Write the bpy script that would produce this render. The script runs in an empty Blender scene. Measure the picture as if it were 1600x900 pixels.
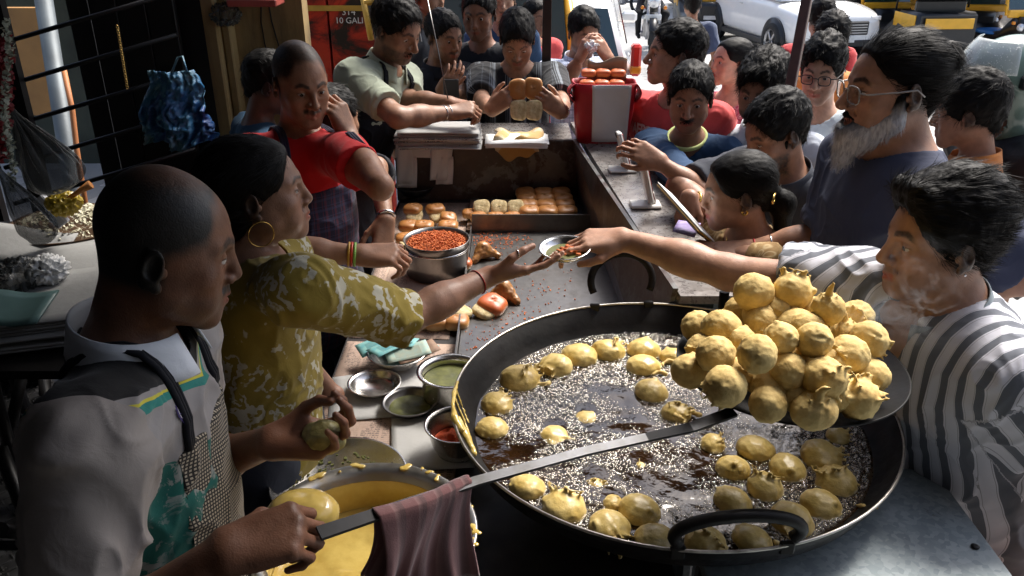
import bpy, bmesh, math, random
import numpy as np
from mathutils import Vector, Matrix, Euler
SC = bpy.context.scene
random.seed(7); rng = np.random.default_rng(7)
# ---------------------------------------------------------------- camera, sky, sun, exposure
ROOF_X1 = .62; ROOF_Y1 = 3.3
CAM_H = 2.0; CAM_PITCH = math.radians(25.0); FPX = 1300.0
cam = bpy.data.cameras.new('camera'); cam_o = bpy.data.objects.new('camera', cam); SC.collection.objects.link(cam_o)
cam_o.location = (0, 0, CAM_H); cam_o.rotation_euler = (math.radians(90)-CAM_PITCH, 0, 0)
cam.sensor_width = 36.0; cam.lens = 36.0*FPX/1600.0; cam.clip_start = .05; cam.clip_end = 500
SC.camera = cam_o
w = bpy.data.worlds.new('World'); SC.world = w; w.use_nodes = True
wn = w.node_tree.nodes; bg = wn['Background']; bg.inputs[1].default_value = .085
sky = wn.new('ShaderNodeTexSky'); sky.sky_type = 'NISHITA'; sky.sun_disc = False
SUN_EL, SUN_AZ = math.radians(52), math.radians(38)     # azimuth from +Y towards +X
sky.sun_elevation = SUN_EL; sky.sun_rotation = SUN_AZ; sky.air_density = 1.0; sky.dust_density = 4.0; sky.ozone_density = 1.0
w.node_tree.links.new(sky.outputs[0], bg.inputs[0])
sun = bpy.data.lights.new('sun', 'SUN'); sun.energy = 2.5; sun.angle = math.radians(26); sun.color = (1, .96, .9)
sun_o = bpy.data.objects.new('sun', sun); SC.collection.objects.link(sun_o)
sd = Vector((math.sin(SUN_AZ)*math.cos(SUN_EL), math.cos(SUN_AZ)*math.cos(SUN_EL), math.sin(SUN_EL)))
sun_o.rotation_euler = sd.to_track_quat('Z', 'Y').to_euler(); sun_o.location = sd*20
SC.view_settings.view_transform = 'Standard'; SC.view_settings.look = 'None'; SC.view_settings.exposure = 1.72; SC.view_settings.gamma = 1
G = -.22; SLOPE = .03                     # the road falls away gently beyond 8 m
def gz(y): return G-max(0., min(y, 45.)-8.)*SLOPE
# ---------------------------------------------------------------- helpers
PI = math.pi
f32 = np.float32
def col_link(o): SC.collection.objects.link(o); return o
def V(*a): return np.array(a, dtype=np.float64)
def nrm(v):
    v = np.asarray(v, dtype=np.float64); return v/(np.linalg.norm(v)+1e-12)
_s, _c = math.sin(CAM_PITCH), math.cos(CAM_PITCH)
def P(px, py, d):
    """world point whose picture place is px,py (of 1600x900) at camera depth d metres"""
    u = (450-py)/FPX*d
    return V((px-800)/FPX*d, d*_c + u*_s, CAM_H - d*_s + u*_c)
def PZ(px, py, z):
    """world point on the level z seen at px,py"""
    u = (450-py)/FPX
    dz = -_s + u*_c
    d = (z-CAM_H)/dz
    return P(px, py, d)
def PG(px, py):
    z = G
    for _ in range(40): p = PZ(px, py, z); z = z*.5+gz(p[1])*.5
    return V(p[0], p[1], gz(p[1]))
def mesh_np(name, v, quads=None, tris=None, smooth=True):
    me = bpy.data.meshes.new(name)
    v = np.asarray(v, dtype=f32)
    me.vertices.add(len(v)); me.vertices.foreach_set('co', v.ravel())
    loops = []; starts = []; n = 0
    if quads is not None and len(quads):
        q = np.asarray(quads, dtype=np.int32); loops.append(q.ravel()); starts.append(n+np.arange(len(q))*4); n += len(q)*4
    if tris is not None and len(tris):
        t = np.asarray(tris, dtype=np.int32); loops.append(t.ravel()); starts.append(n+np.arange(len(t))*3); n += len(t)*3
    loops = np.concatenate(loops); starts = np.concatenate(starts)
    me.loops.add(len(loops)); me.loops.foreach_set('vertex_index', loops.astype(np.int32))
    me.polygons.add(len(starts)); me.polygons.foreach_set('loop_start', starts.astype(np.int32))
    me.update(calc_edges=True); me.validate()
    if smooth: me.polygons.foreach_set('use_smooth', np.ones(len(me.polygons), dtype=bool))
    return me
def vcol(me, name, c):
    a = me.color_attributes.new(name, 'FLOAT_COLOR', 'POINT')
    c = np.asarray(c, dtype=f32)
    if c.shape[1] == 3: c = np.concatenate([c, np.ones((len(c), 1), f32)], 1)
    a.data.foreach_set('color', c.ravel())
def vvec(me, name, c):
    a = me.attributes.new(name, 'FLOAT_VECTOR', 'POINT'); a.data.foreach_set('vector', np.asarray(c, dtype=f32).ravel())
def tag(o, label=None, cat=None, group=None, kind=None):
    if label: o['label'] = label
    if cat: o['category'] = cat
    if group: o['group'] = group
    if kind: o['kind'] = kind
    return o
def empty(name, loc=(0, 0, 0), label=None, cat=None, group=None, rz=0):
    o = bpy.data.objects.new(name, None); o.location = loc; o.rotation_euler = (0, 0, rz); o.empty_display_size = .05
    col_link(o); return tag(o, label, cat, group)
def put(name, me, mat=None, parent=None, loc=(0, 0, 0), rot=(0, 0, 0), world=False):
    """object; with world=True the mesh is in world coordinates and stays there under its parent"""
    o = bpy.data.objects.new(name, me)
    if mat is not None:
        ms = mat if isinstance(mat, (list, tuple)) else [mat]
        if len(me.materials) == 0:
            for m in ms: me.materials.append(m)
    o.location = loc; o.rotation_euler = rot
    col_link(o)
    if parent is not None:
        o.parent = parent
        if world: o.matrix_parent_inverse = wm(parent).inverted()
    return o
def wm(o):
    m = Matrix.LocRotScale(o.location, o.rotation_euler, o.scale)
    if o.parent is not None: m = wm(o.parent) @ o.matrix_parent_inverse @ m
    return m
class BM:
    """collects shapes in one bmesh"""
    def __init__(s): s.b = bmesh.new(); s.mi = 0
    def _f(s, vs, idx, smooth=False):
        for f in idx:
            try:
                q = s.b.faces.new([vs[i] for i in f]); q.smooth = smooth; q.material_index = s.mi
            except ValueError: pass
    def box(s, c, h, R=None, bev=0):
        c = Vector(c); R = R or Matrix.Identity(3)
        if bev <= 0:
            vs = [s.b.verts.new(c + R @ Vector((x*h[0], y*h[1], z*h[2]))) for z in (-1, 1) for y in (-1, 1) for x in (-1, 1)]
            s._f(vs, [(0, 2, 3, 1), (4, 5, 7, 6), (0, 1, 5, 4), (1, 3, 7, 5), (3, 2, 6, 7), (2, 0, 4, 6)])
        else:
            bev = min(bev, *[0.49*2*k for k in h])
            g = {}
            for x in (-1, 1):
                for y in (-1, 1):
                    for z in (-1, 1):
                        for a in range(3):
                            p = [x*(h[0]-bev), y*(h[1]-bev), z*(h[2]-bev)]; p[a] = (x, y, z)[a]*h[a]
                            g[x, y, z, a] = s.b.verts.new(c + R @ Vector(p))
            S = (-1, 1)
            for a in range(3):
                b_, c_ = (a+1) % 3, (a+2) % 3
                for sa in S:
                    def k(sb, sc):
                        t = [0, 0, 0]; t[a] = sa; t[b_] = sb; t[c_] = sc; return g[t[0], t[1], t[2], a]
                    r = [k(-1, -1), k(1, -1), k(1, 1), k(-1, 1)]
                    if sa < 0: r.reverse()
                    f = s.b.faces.new(r); f.material_index = s.mi
            for a in range(3):
                b_, c_ = (a+1) % 3, (a+2) % 3
                for sb in S:
                    for sc in S:
                        def k(sa, n):
                            t = [0, 0, 0]; t[a] = sa; t[b_] = sb; t[c_] = sc; return g[t[0], t[1], t[2], n]
                        r = [k(-1, b_), k(1, b_), k(1, c_), k(-1, c_)]
                        if sb*sc < 0: r.reverse()
                        f = s.b.faces.new(r); f.material_index = s.mi
            for x in S:
                for y in S:
                    for z in S:
                        r = [g[x, y, z, 0], g[x, y, z, 1], g[x, y, z, 2]]
                        if x*y*z < 0: r.reverse()
                        f = s.b.faces.new(r); f.material_index = s.mi
        return s
    def tube(s, pts, r, n=10, cap=True, closed=False, flat=1.0, smooth=True):
        pts = [Vector(p) for p in pts]; m = len(pts)
        rr = r if isinstance(r, (list, tuple)) else [r]*m
        rings = []; up = None
        for i, p in enumerate(pts):
            if closed: t = (pts[(i+1) % m]-pts[i-1]).normalized()
            else: t = (pts[min(i+1, m-1)]-pts[max(i-1, 0)]).normalized()
            if up is None:
                up = Vector((0, 0, 1)) if abs(t.z) < .9 else Vector((1, 0, 0))
            x = t.cross(up)
            if x.length < 1e-4: x = t.cross(Vector((1, .3, 0)))
            x.normalize(); y = x.cross(t).normalized(); up = y
            rings.append([s.b.verts.new(p + (x*math.cos(2*PI*k/n) + y*math.sin(2*PI*k/n)*flat)*rr[i]) for k in range(n)])
        for i in range(m if closed else m-1):
            a, b = rings[i], rings[(i+1) % m]
            for k in range(n):
                f = s.b.faces.new((a[k], a[(k+1) % n], b[(k+1) % n], b[k])); f.smooth = smooth; f.material_index = s.mi
        if cap and not closed:
            f = s.b.faces.new(rings[0][::-1]); f.material_index = s.mi
            f = s.b.faces.new(rings[-1]); f.material_index = s.mi
        return s
    def lathe(s, prof, n=48, c=(0, 0, 0), sx=1, sy=1, smooth=True, closed=False, wob=None):
        c = Vector(c); rings = []
        for (r, z) in prof:
            if r < 1e-6: rings.append([s.b.verts.new(c+Vector((0, 0, z)))])
            else:
                ring = []
                for k in range(n):
                    a = 2*PI*k/n; q = wob(a, r, z) if wob else 1
                    ring.append(s.b.verts.new(c+Vector((r*sx*q*math.cos(a), r*sy*q*math.sin(a), z))))
                rings.append(ring)
        m = len(rings)
        for i in range(m if closed else m-1):
            a, b = rings[i], rings[(i+1) % m]
            for k in range(n):
                k2 = (k+1) % n
                if len(a) == 1 and len(b) == 1: continue
                if len(a) == 1: q = (a[0], b[k2], b[k])
                elif len(b) == 1: q = (a[k], a[k2], b[0])
                else: q = (a[k], a[k2], b[k2], b[k])
                f = s.b.faces.new(q); f.smooth = smooth; f.material_index = s.mi
        return s
    def prism(s, poly, z0, z1, R=None, c=(0, 0, 0)):
        """poly in xy, extruded z0..z1"""
        c = Vector(c); R = R or Matrix.Identity(3)
        lo = [s.b.verts.new(c+R@Vector((x, y, z0))) for x, y in poly]
        hi = [s.b.verts.new(c+R@Vector((x, y, z1))) for x, y in poly]
        n = len(poly)
        s._f(lo+hi, [tuple(range(n))[::-1], tuple(range(n, 2*n))] + [(i, (i+1) % n, n+(i+1) % n, n+i) for i in range(n)])
        return s
    def grid(s, f, nu, nv, smooth=True):
        vs = [[s.b.verts.new(Vector(f(i/nu, j/nv))) for j in range(nv+1)] for i in range(nu+1)]
        for i in range(nu):
            for j in range(nv):
                q = s.b.faces.new((vs[i][j], vs[i+1][j], vs[i+1][j+1], vs[i][j+1])); q.smooth = smooth; q.material_index = s.mi
        return s
    def sheet(s, f, nu, nv, th=.001, smooth=True):
        """thin sheet with real thickness below surface f(u,v)"""
        top = [[Vector(f(i/nu, j/nv)) for j in range(nv+1)] for i in range(nu+1)]
        nn = (top[nu//2+1][nv//2]-top[nu//2][nv//2]).cross(top[nu//2][nv//2+1]-top[nu//2][nv//2]).normalized()
        off = Vector((0, 0, th)) if abs(nn.z) > .5 else Vector((nn.x, nn.y, 0)).normalized()*(-th if nn.y < 0 else th)*(1 if nn.y > 0 else -1)*(-1 if nn.y < 0 else 1)
        T = [[s.b.verts.new(p) for p in r] for r in top]; B = [[s.b.verts.new(p-off) for p in r] for r in top]
        def F(*a):
            q = s.b.faces.new(a); q.smooth = smooth; q.material_index = s.mi
        for i in range(nu):
            for j in range(nv):
                F(T[i][j], T[i+1][j], T[i+1][j+1], T[i][j+1]); F(B[i][j], B[i][j+1], B[i+1][j+1], B[i+1][j])
        for i in range(nu): F(T[i][0], B[i][0], B[i+1][0], T[i+1][0]); F(T[i][nv], T[i+1][nv], B[i+1][nv], B[i][nv])
        for j in range(nv): F(T[0][j], T[0][j+1], B[0][j+1], B[0][j]); F(T[nu][j], B[nu][j], B[nu][j+1], T[nu][j+1])
        return s
    def mesh(s, name, fix=True):
        me = bpy.data.meshes.new(name)
        if fix: bmesh.ops.recalc_face_normals(s.b, faces=s.b.faces)
        s.b.to_mesh(me); s.b.free(); return me
    def obj(s, name, mat, parent=None, loc=(0, 0, 0), rot=(0, 0, 0), world=False):
        return put(name, s.mesh(name), mat, parent, loc, rot, world)
def dup(o, loc=None, rz=None, label=None, parent=None, scale=None):
    c = o.copy(); col_link(c); c.parent = parent
    if parent is not None: c.matrix_parent_inverse = o.matrix_parent_inverse.copy()
    for ch in list(o.children): dup(ch, parent=c)
    if loc is not None: c.location = loc
    if rz is not None: c.rotation_euler = (c.rotation_euler[0], c.rotation_euler[1], rz) if not isinstance(rz, tuple) else rz
    if scale is not None: c.scale = (scale,)*3
    if label: c['label'] = label
    return c
# ---------------------------------------------------------------- noise (numpy value noise)
def vnoise(p, seed=0):
    p = np.asarray(p, dtype=f32); i = np.floor(p).astype(np.int64); f = p-i; f = f*f*(3-2*f)
    def h(x, y, z):
        n = (x*73856093) ^ (y*19349663) ^ (z*83492791) ^ (seed*2654435)
        n = (n*(n*n*15731+789221)+1376312589) & 0x7fffffff
        return ((n >> 8) & 0xffff).astype(f32)/65535.
    x, y, z = i[:, 0], i[:, 1], i[:, 2]; r = 0
    for dx in (0, 1):
        wx = f[:, 0] if dx else 1-f[:, 0]
        for dy in (0, 1):
            wy = f[:, 1] if dy else 1-f[:, 1]
            for dz in (0, 1):
                wz = f[:, 2] if dz else 1-f[:, 2]
                r = r + wx*wy*wz*h(x+dx, y+dy, z+dz)
    return r*2-1
def fbm(p, o=3, seed=0):
    r = 0; a = 1; t = 0
    for k in range(o): r = r+a*vnoise(p*(2**k), seed+k); t += a; a *= .5
    return r/t
# ---------------------------------------------------------------- signed distance shapes -> one continuous mesh
class Frame:
    """local frame: R columns are the local axes in the world, o the origin, s the scale"""
    def __init__(f, o, R, s=1.0): f.o = np.asarray(o, float); f.R = np.asarray(R, float); f.s = s
    def p(f, *a): return f.o + f.R @ (np.array(a, float)*f.s)
    def inv(f, pts): return ((np.asarray(pts, float)-f.o) @ f.R)/f.s
def rc(a, b, ra, rb=None, k=.02, op=1, n=None, s=1., cap=False):
    return dict(t='rc', a=np.asarray(a, float), b=np.asarray(b, float), ra=ra, rb=ra if rb is None else rb, k=k, op=op, n=n, s=s, cap=cap)
def el(c, r, R=None, k=.02, op=1):
    return dict(t='el', a=np.asarray(c, float), r=np.asarray(r, float), R=np.eye(3) if R is None else R, k=k, op=op)
def bxp(c, h, R=None, r=.01, k=.01, op=1):
    return dict(t='bx', a=np.asarray(c, float), h=np.asarray(h, float), R=np.eye(3) if R is None else R, r=r, k=k, op=op)
def pl(c, n, k=.005, op=-1):
    """op -1: remove the side the normal points to"""
    return dict(t='pl', a=np.asarray(c, float), n=nrm(n), k=k, op=op)
def pd(q, p):
    t = q['t']
    if t == 'rc':
        a, b = q['a'], q['b']
        pa = p-a; ba = b-a; cut = pa
        if q['n'] is not None:
            n = nrm(q['n']); g = q['s']-1
            pa = pa+np.outer(pa@n, n)*g; ba = ba+n*(ba@n)*g
        L = ba@ba+1e-12; h = np.clip(pa@ba/L, 0, 1)
        w = pa-h[:, None]*ba
        d = np.sqrt(np.einsum('ij,ij->i', w, w))-(q['ra']+(q['rb']-q['ra'])*h)
        if q['n'] is not None: d = d/math.sqrt(q['s'])
        if q['cap']:
            u = nrm(b-a); d = np.maximum(d, cut@u-(b-a)@u)
        return d
    if t == 'el':
        l = (p-q['a'])@q['R']; r = q['r']
        k0 = np.sqrt(((l/r)**2).sum(1)); k1 = np.sqrt(((l/(r*r))**2).sum(1))
        return k0*(k0-1)/np.maximum(k1, 1e-9)
    if t == 'bx':
        l = np.abs((p-q['a'])@q['R'])-(q['h']-q['r'])
        return np.sqrt((np.maximum(l, 0)**2).sum(1))+np.minimum(l.max(1), 0)-q['r']
    return -((p-q['a'])@q['n'])
def sdf(prims, p, sel=None, D0=None):
    d = None
    for i, q in enumerate(prims):
        if sel is not None and not sel[i]: continue
        e = pd(q, p) if D0 is None else D0[i]
        k = q['k']
        if q['op'] == 1:
            if d is None: d = e; continue
            if k > 0:
                h = np.maximum(k-np.abs(d-e), 0)/k; d = np.minimum(d, e)-h*h*k*.25
            else: d = np.minimum(d, e)
        else:
            if d is None: continue
            e = -e
            if k > 0:
                h = np.maximum(k-np.abs(d-e), 0)/k; d = np.maximum(d, e)+h*h*k*.25
            else: d = np.maximum(d, e)
    return d if d is not None else np.full(len(p), 1., f32)
def sdf_mesh(prims, h, B=8):
    lo = np.full(3, 1e9); hi = -lo
    for q in prims:
        if q['op'] != 1: continue
        if q['t'] == 'rc': r = max(q['ra'], q['rb']); pts = [q['a']-r, q['a']+r, q['b']-r, q['b']+r]
        elif q['t'] == 'el': r = max(q['r']); pts = [q['a']-r, q['a']+r]
        else: r = np.linalg.norm(q['h']); pts = [q['a']-r, q['a']+r]
        lo = np.minimum(lo, np.min(pts, 0)); hi = np.maximum(hi, np.max(pts, 0))
    lo -= 2*h+.01; hi += 2*h+.01
    nb = np.ceil((hi-lo)/(B*h)).astype(int)
    bi = np.stack(np.meshgrid(*[np.arange(n) for n in nb], indexing='ij'), -1).reshape(-1, 3)
    cen = lo+(bi+.5)*B*h
    D0 = [pd(q, cen) for q in prims]
    d = sdf(prims, cen, D0=D0)
    R = B*h*.87
    dims = nb*B+1
    D = np.empty(dims, f32)
    big = np.where(d > 0, 1., -1.).reshape(nb)
    D[:-1, :-1, :-1] = np.repeat(np.repeat(np.repeat(big, B, 0), B, 1), B, 2)
    D[-1] = 1; D[:, -1] = 1; D[:, :, -1] = 1
    keep = np.abs(d) < R*1.6+.012
    D0 = np.array(D0)
    g = np.stack(np.meshgrid(*[np.arange(B+1)]*3, indexing='ij'), -1).reshape(-1, 3)*h
    cellsI = []
    ops = np.array([q['op'] for q in prims]); ks = np.array([q['k'] for q in prims])
    for j in np.nonzero(keep)[0]:
        dj = D0[:, j]
        sel = np.where(ops == 1, dj < R*1.7+ks+.012, dj < R*1.7+ks+.012)
        if not sel.any(): continue
        b = bi[j]
        p = lo+b*B*h+g
        val = sdf(prims, p, sel)
        x, y, z = b*B
        D[x:x+B+1, y:y+B+1, z:z+B+1] = val.reshape(B+1, B+1, B+1)
        cellsI.append(b*B)
    if not cellsI: return np.zeros((0, 3)), np.zeros((0, 4), int)
    c0 = np.array(cellsI)
    g2 = np.stack(np.meshgrid(*[np.arange(B)]*3, indexing='ij'), -1).reshape(-1, 3)
    cells = (c0[:, None, :]+g2[None]).reshape(-1, 3)
    st = np.array([dims[1]*dims[2], dims[2], 1])
    Df = D.ravel(); base = cells@st
    cor = np.array([[i >> 2 & 1, i >> 1 & 1, i & 1] for i in range(8)])
    co = cor@st
    c8 = Df[base[:, None]+co[None]]
    s8 = c8 < 0
    n = s8.sum(1); act = (n > 0) & (n < 8)
    cells = cells[act]; c8 = c8[act]; s8 = s8[act]; base = base[act]
    acc = np.zeros((len(cells), 3)); cnt = np.zeros(len(cells))
    for a in range(8):
        for bt in (1, 2, 4):
            b = a | bt
            if b == a: continue
            m = s8[:, a] != s8[:, b]
            da, db = c8[m, a], c8[m, b]
            t = (da/(da-db))[:, None]
            acc[m] += cor[a]*(1-t)+cor[b]*t; cnt[m] += 1
    v = lo+(cells+acc/cnt[:, None])*h
    order = np.argsort(base); sb = base[order]
    def find(ids):
        k = np.searchsorted(sb, ids); k = np.minimum(k, len(sb)-1)
        ok = sb[k] == ids
        return np.where(ok, order[k], -1)
    quads = []
    for ax in range(3):
        o = [4, 2, 1][ax]                      # corner one step along the axis
        m = s8[:, 0] != s8[:, o]
        ids = base[m]; u, w = [(1, 2), (2, 0), (0, 1)][ax]
        q = np.stack([find(ids), find(ids-st[u]), find(ids-st[u]-st[w]), find(ids-st[w])], 1)
        fl = s8[m, 0]
        q[~fl] = q[~fl][:, ::-1]
        quads.append(q[(q >= 0).all(1)])
    return v, np.concatenate(quads)
def vnormals(v, q):
    n = np.cross(v[q[:, 2]]-v[q[:, 0]], v[q[:, 3]]-v[q[:, 1]])
    N = np.zeros_like(v)
    for k in range(4): np.add.at(N, q[:, k], n)
    return N/(np.linalg.norm(N, axis=1)[:, None]+1e-12)
def smooth_v(v, q, it=1, f=.5):
    e = np.concatenate([q[:, [0, 1]], q[:, [1, 2]], q[:, [2, 3]], q[:, [3, 0]]])
    cnt = np.bincount(e[:, 0], minlength=len(v))+np.bincount(e[:, 1], minlength=len(v))
    for _ in range(it):
        s = np.stack([np.bincount(e[:, 0], v[e[:, 1], k], len(v))+np.bincount(e[:, 1], v[e[:, 0], k], len(v)) for k in range(3)], 1)
        v = v+(s/np.maximum(cnt, 1)[:, None]-v)*f
    return v
# ---------------------------------------------------------------- materials
class NT:
    def __init__(s, name):
        s.m = bpy.data.materials.new(name); s.m.use_nodes = True; s.t = s.m.node_tree; s.n = s.t.nodes; s.l = s.t.links
        s.b = s.n['Principled BSDF']; s.out = s.n['Material Output']
    def add(s, typ, **kw):
        n = s.n.new('ShaderNode'+typ)
        for k, v in kw.items():
            if k.startswith('i_'):
                key = k[2:]; key = int(key) if key.isdigit() else key
                s.set(n, key, v)
            else: setattr(n, k, v)
        return n
    def set(s, n, key, v):
        i = n.inputs[key]
        if isinstance(v, bpy.types.NodeSocket): s.l.new(v, i)
        elif isinstance(v, bpy.types.Node): s.l.new(v.outputs[0], i)
        else:
            if i.type == 'RGBA' and len(v) == 3: v = (*v, 1)
            i.default_value = v
    def coord(s, kind='Object', scale=None):
        c = s.add('TexCoord').outputs[kind]
        if scale is not None:
            m = s.add('Mapping'); s.l.new(c, m.inputs[0]); m.inputs['Scale'].default_value = scale if isinstance(scale, tuple) else (scale,)*3
            return m.outputs[0]
        return c
    def attr(s, name): return s.add('Attribute', attribute_name=name)
    def noise(s, scale=5, detail=3, vec=None, rough=.5, dist=0):
        n = s.add('TexNoise'); n.inputs['Scale'].default_value = scale; n.inputs['Detail'].default_value = detail; n.inputs['Roughness'].default_value = rough; n.inputs['Distortion'].default_value = dist
        s.l.new(vec if vec is not None else s.coord(), n.inputs['Vector']); return n.outputs['Fac']
    def ramp(s, fac, stops, interp='LINEAR'):
        r = s.add('ValToRGB'); s.l.new(fac, r.inputs[0]); cr = r.color_ramp; cr.interpolation = interp
        while len(cr.elements) < len(stops): cr.elements.new(.5)
        for e, (p, c) in zip(cr.elements, stops):
            e.position = p; c = (c, c, c) if not hasattr(c, '__len__') else c; e.color = (*c[:3], 1)
        return r.outputs[0]
    def math(s, op, a, b=0., c=0.):
        n = s.add('Math', operation=op); s.set(n, 0, a); s.set(n, 1, b); s.set(n, 2, c); return n.outputs[0]
    def mix(s, f, a, b, bt='MIX'):
        n = s.add('MixRGB', blend_type=bt); s.set(n, 0, f); s.set(n, 1, a); s.set(n, 2, b); return n.outputs[0]
    def sep(s, v):
        n = s.add('SeparateXYZ'); s.l.new(v, n.inputs[0]); return n.outputs
    def bump(s, h, strength=.3, dist=.002, nrm=None):
        n = s.add('Bump'); n.inputs['Strength'].default_value = strength; n.inputs['Distance'].default_value = dist; s.l.new(h, n.inputs['Height'])
        if nrm is not None: s.l.new(nrm, n.inputs['Normal'])
        return n.outputs[0]
    def fin(s, color=None, rough=None, metal=None, bump=None, spec=None, **kw):
        if color is not None: s.set(s.b, 'Base Color', color)
        if rough is not None: s.set(s.b, 'Roughness', rough)
        if metal is not None: s.set(s.b, 'Metallic', metal)
        if spec is not None: s.set(s.b, 'Specular IOR Level', spec)
        if bump is not None: s.l.new(bump, s.b.inputs['Normal'])
        for k, v in kw.items(): s.set(s.b, k.replace('_', ' '), v)
        return s.m
def m_plain(name, c, rough=.6, metal=0, var=.15, nscale=8, bump=.15, bd=.002, bscale=60, **kw):
    t = NT(name); c = np.array(c, float); n = t.noise(nscale, 4)
    t.fin(t.ramp(n, [(.3, tuple(c*(1-var))), (.7, tuple(np.minimum(c*(1+var), 1)))]), rough, metal, t.bump(t.noise(bscale, 3), bump, bd) if bump else None, **kw)
    return t.m
def m_steel(name, c=(.62, .60, .57), rough=.22, dirt=(.25, .2, .15), amt=.5, scale=6):
    t = NT(name); n = t.noise(scale, 6, rough=.7); n2 = t.noise(scale*9, 3)
    d = t.ramp(n, [(.5, 0.), (.75, 1.)])
    t.fin(t.mix(t.math('MULTIPLY', d, amt), c, dirt), t.math('ADD', t.math('MULTIPLY', n2, .16), rough-.06), t.math('SUBTRACT', 1., t.math('MULTIPLY', d, amt*.8)), t.bump(n2, .05, .001))
    return t.m
# ---------------------------------------------------------------- materials of people and cloth
M = {}
def mk_skin():
    t = NT('skin'); a = t.attr('Col').outputs['Color']; n = t.noise(38, 4); n2 = t.noise(420, 2)
    c = t.mix(.5, a, t.mix(1, a, t.ramp(n, [(.3, (.62, .58, .56)), (.7, (1.3, 1.24, 1.18))]), 'MULTIPLY'))
    t.fin(c, t.math('ADD', t.math('MULTIPLY', n, .25), .36), 0, t.bump(n2, .5, .0008, t.bump(t.noise(95, 4), .35, .0016, t.bump(n, .2, .003))), spec=.36, Subsurface_Weight=.06, Subsurface_Radius=(.012, .004, .002), Subsurface_Scale=.5)
    return t.m
def mk_hair(name, c=(.0040, .0034, .0030), attr=False, rough=.58):
    t = NT(name)
    if attr: c = t.attr('Col').outputs['Color']
    n = t.noise(300, 2, t.coord('Object', (1, 1, .2)))
    t.fin(c, rough, 0, t.bump(n, .6, .001), spec=.14)
    return t.m
def cloth(name, c, rough=.85, weave=900, var=.10, bump=.25, sheen=.15):
    t = NT(name); n = t.noise(7, 4); w = t.noise(weave, 2); c = np.array(c, float)
    col = t.ramp(n, [(.3, tuple(c*(1-var))), (.7, tuple(np.minimum(c*(1+var), 1)))])
    t.fin(col, rough, 0, t.bump(w, bump, .0007, t.bump(t.noise(26, 3, dist=.6), .35, .006)), spec=.25, Sheen_Weight=sheen if c.sum() > .2 else .02)
    return t.m
def cloth_n(t, col, rough=.85, weave=900, sheen=.1):
    t.fin(col, rough, 0, t.bump(t.noise(weave, 2), .25, .0007, t.bump(t.noise(26, 3, dist=.6), .35, .006)), spec=.25, Sheen_Weight=sheen)
    return t.m
def stripes(name, bands, axis=0, period=.06, base=(.8, .8, .8), weave=700, warp=.004):
    """bands: list of (start, end, colour) over one period"""
    t = NT(name); cc = t.attr('cc').outputs['Vector']
    x = t.sep(cc)[axis]; x = t.math('ADD', x, t.math('MULTIPLY', t.noise(5, 2, cc), warp))
    f = t.math('FRACT', t.math('ADD', t.math('DIVIDE', x, period), 20.))
    st = [(0, base)]
    for a, b, c in bands: st += [(a, c), (b, base)]
    return cloth_n(t, t.ramp(f, st, 'CONSTANT'), weave=weave)
def plaid(name, base, b1, b2, p=.05):
    t = NT(name); cc = t.attr('cc').outputs['Vector']; s = t.sep(cc)
    fx = t.math('FRACT', t.math('ADD', t.math('DIVIDE', s[0], p), 20.)); fz = t.math('FRACT', t.math('ADD', t.math('DIVIDE', s[2], p), 20.))
    rx = t.ramp(fx, [(0, 0.), (.35, .75), (.6, 0.), (.78, 1.), (.84, 0.)], 'CONSTANT'); rz = t.ramp(fz, [(0, 0.), (.35, .75), (.6, 0.), (.78, 1.), (.84, 0.)], 'CONSTANT')
    c = t.mix(t.math('MULTIPLY', rx, .55), base, b1); c = t.mix(t.math('MULTIPLY', rz, .55), c, b2)
    return cloth_n(t, c)
M['skin'] = mk_skin(); M['hair'] = mk_hair('hair'); M['hair_grey'] = mk_hair('hair_grey', attr=True, rough=.5)
M['eye_white'] = m_plain('eye_white', (.42, .38, .35), .25, var=.05, bump=0); M['iris'] = m_plain('iris', (.025, .012, .007), .15, bump=0, var=.2); M['pupil'] = m_plain('pupil', (.003, .003, .003), .1, bump=0)
M['shoe'] = m_plain('shoe_leather', (.03, .025, .02), .5); M['trouser'] = cloth('trouser_cloth', (.035, .04, .055)); M['trouser_black'] = cloth('trouser_black', (.012, .012, .014))
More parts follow.
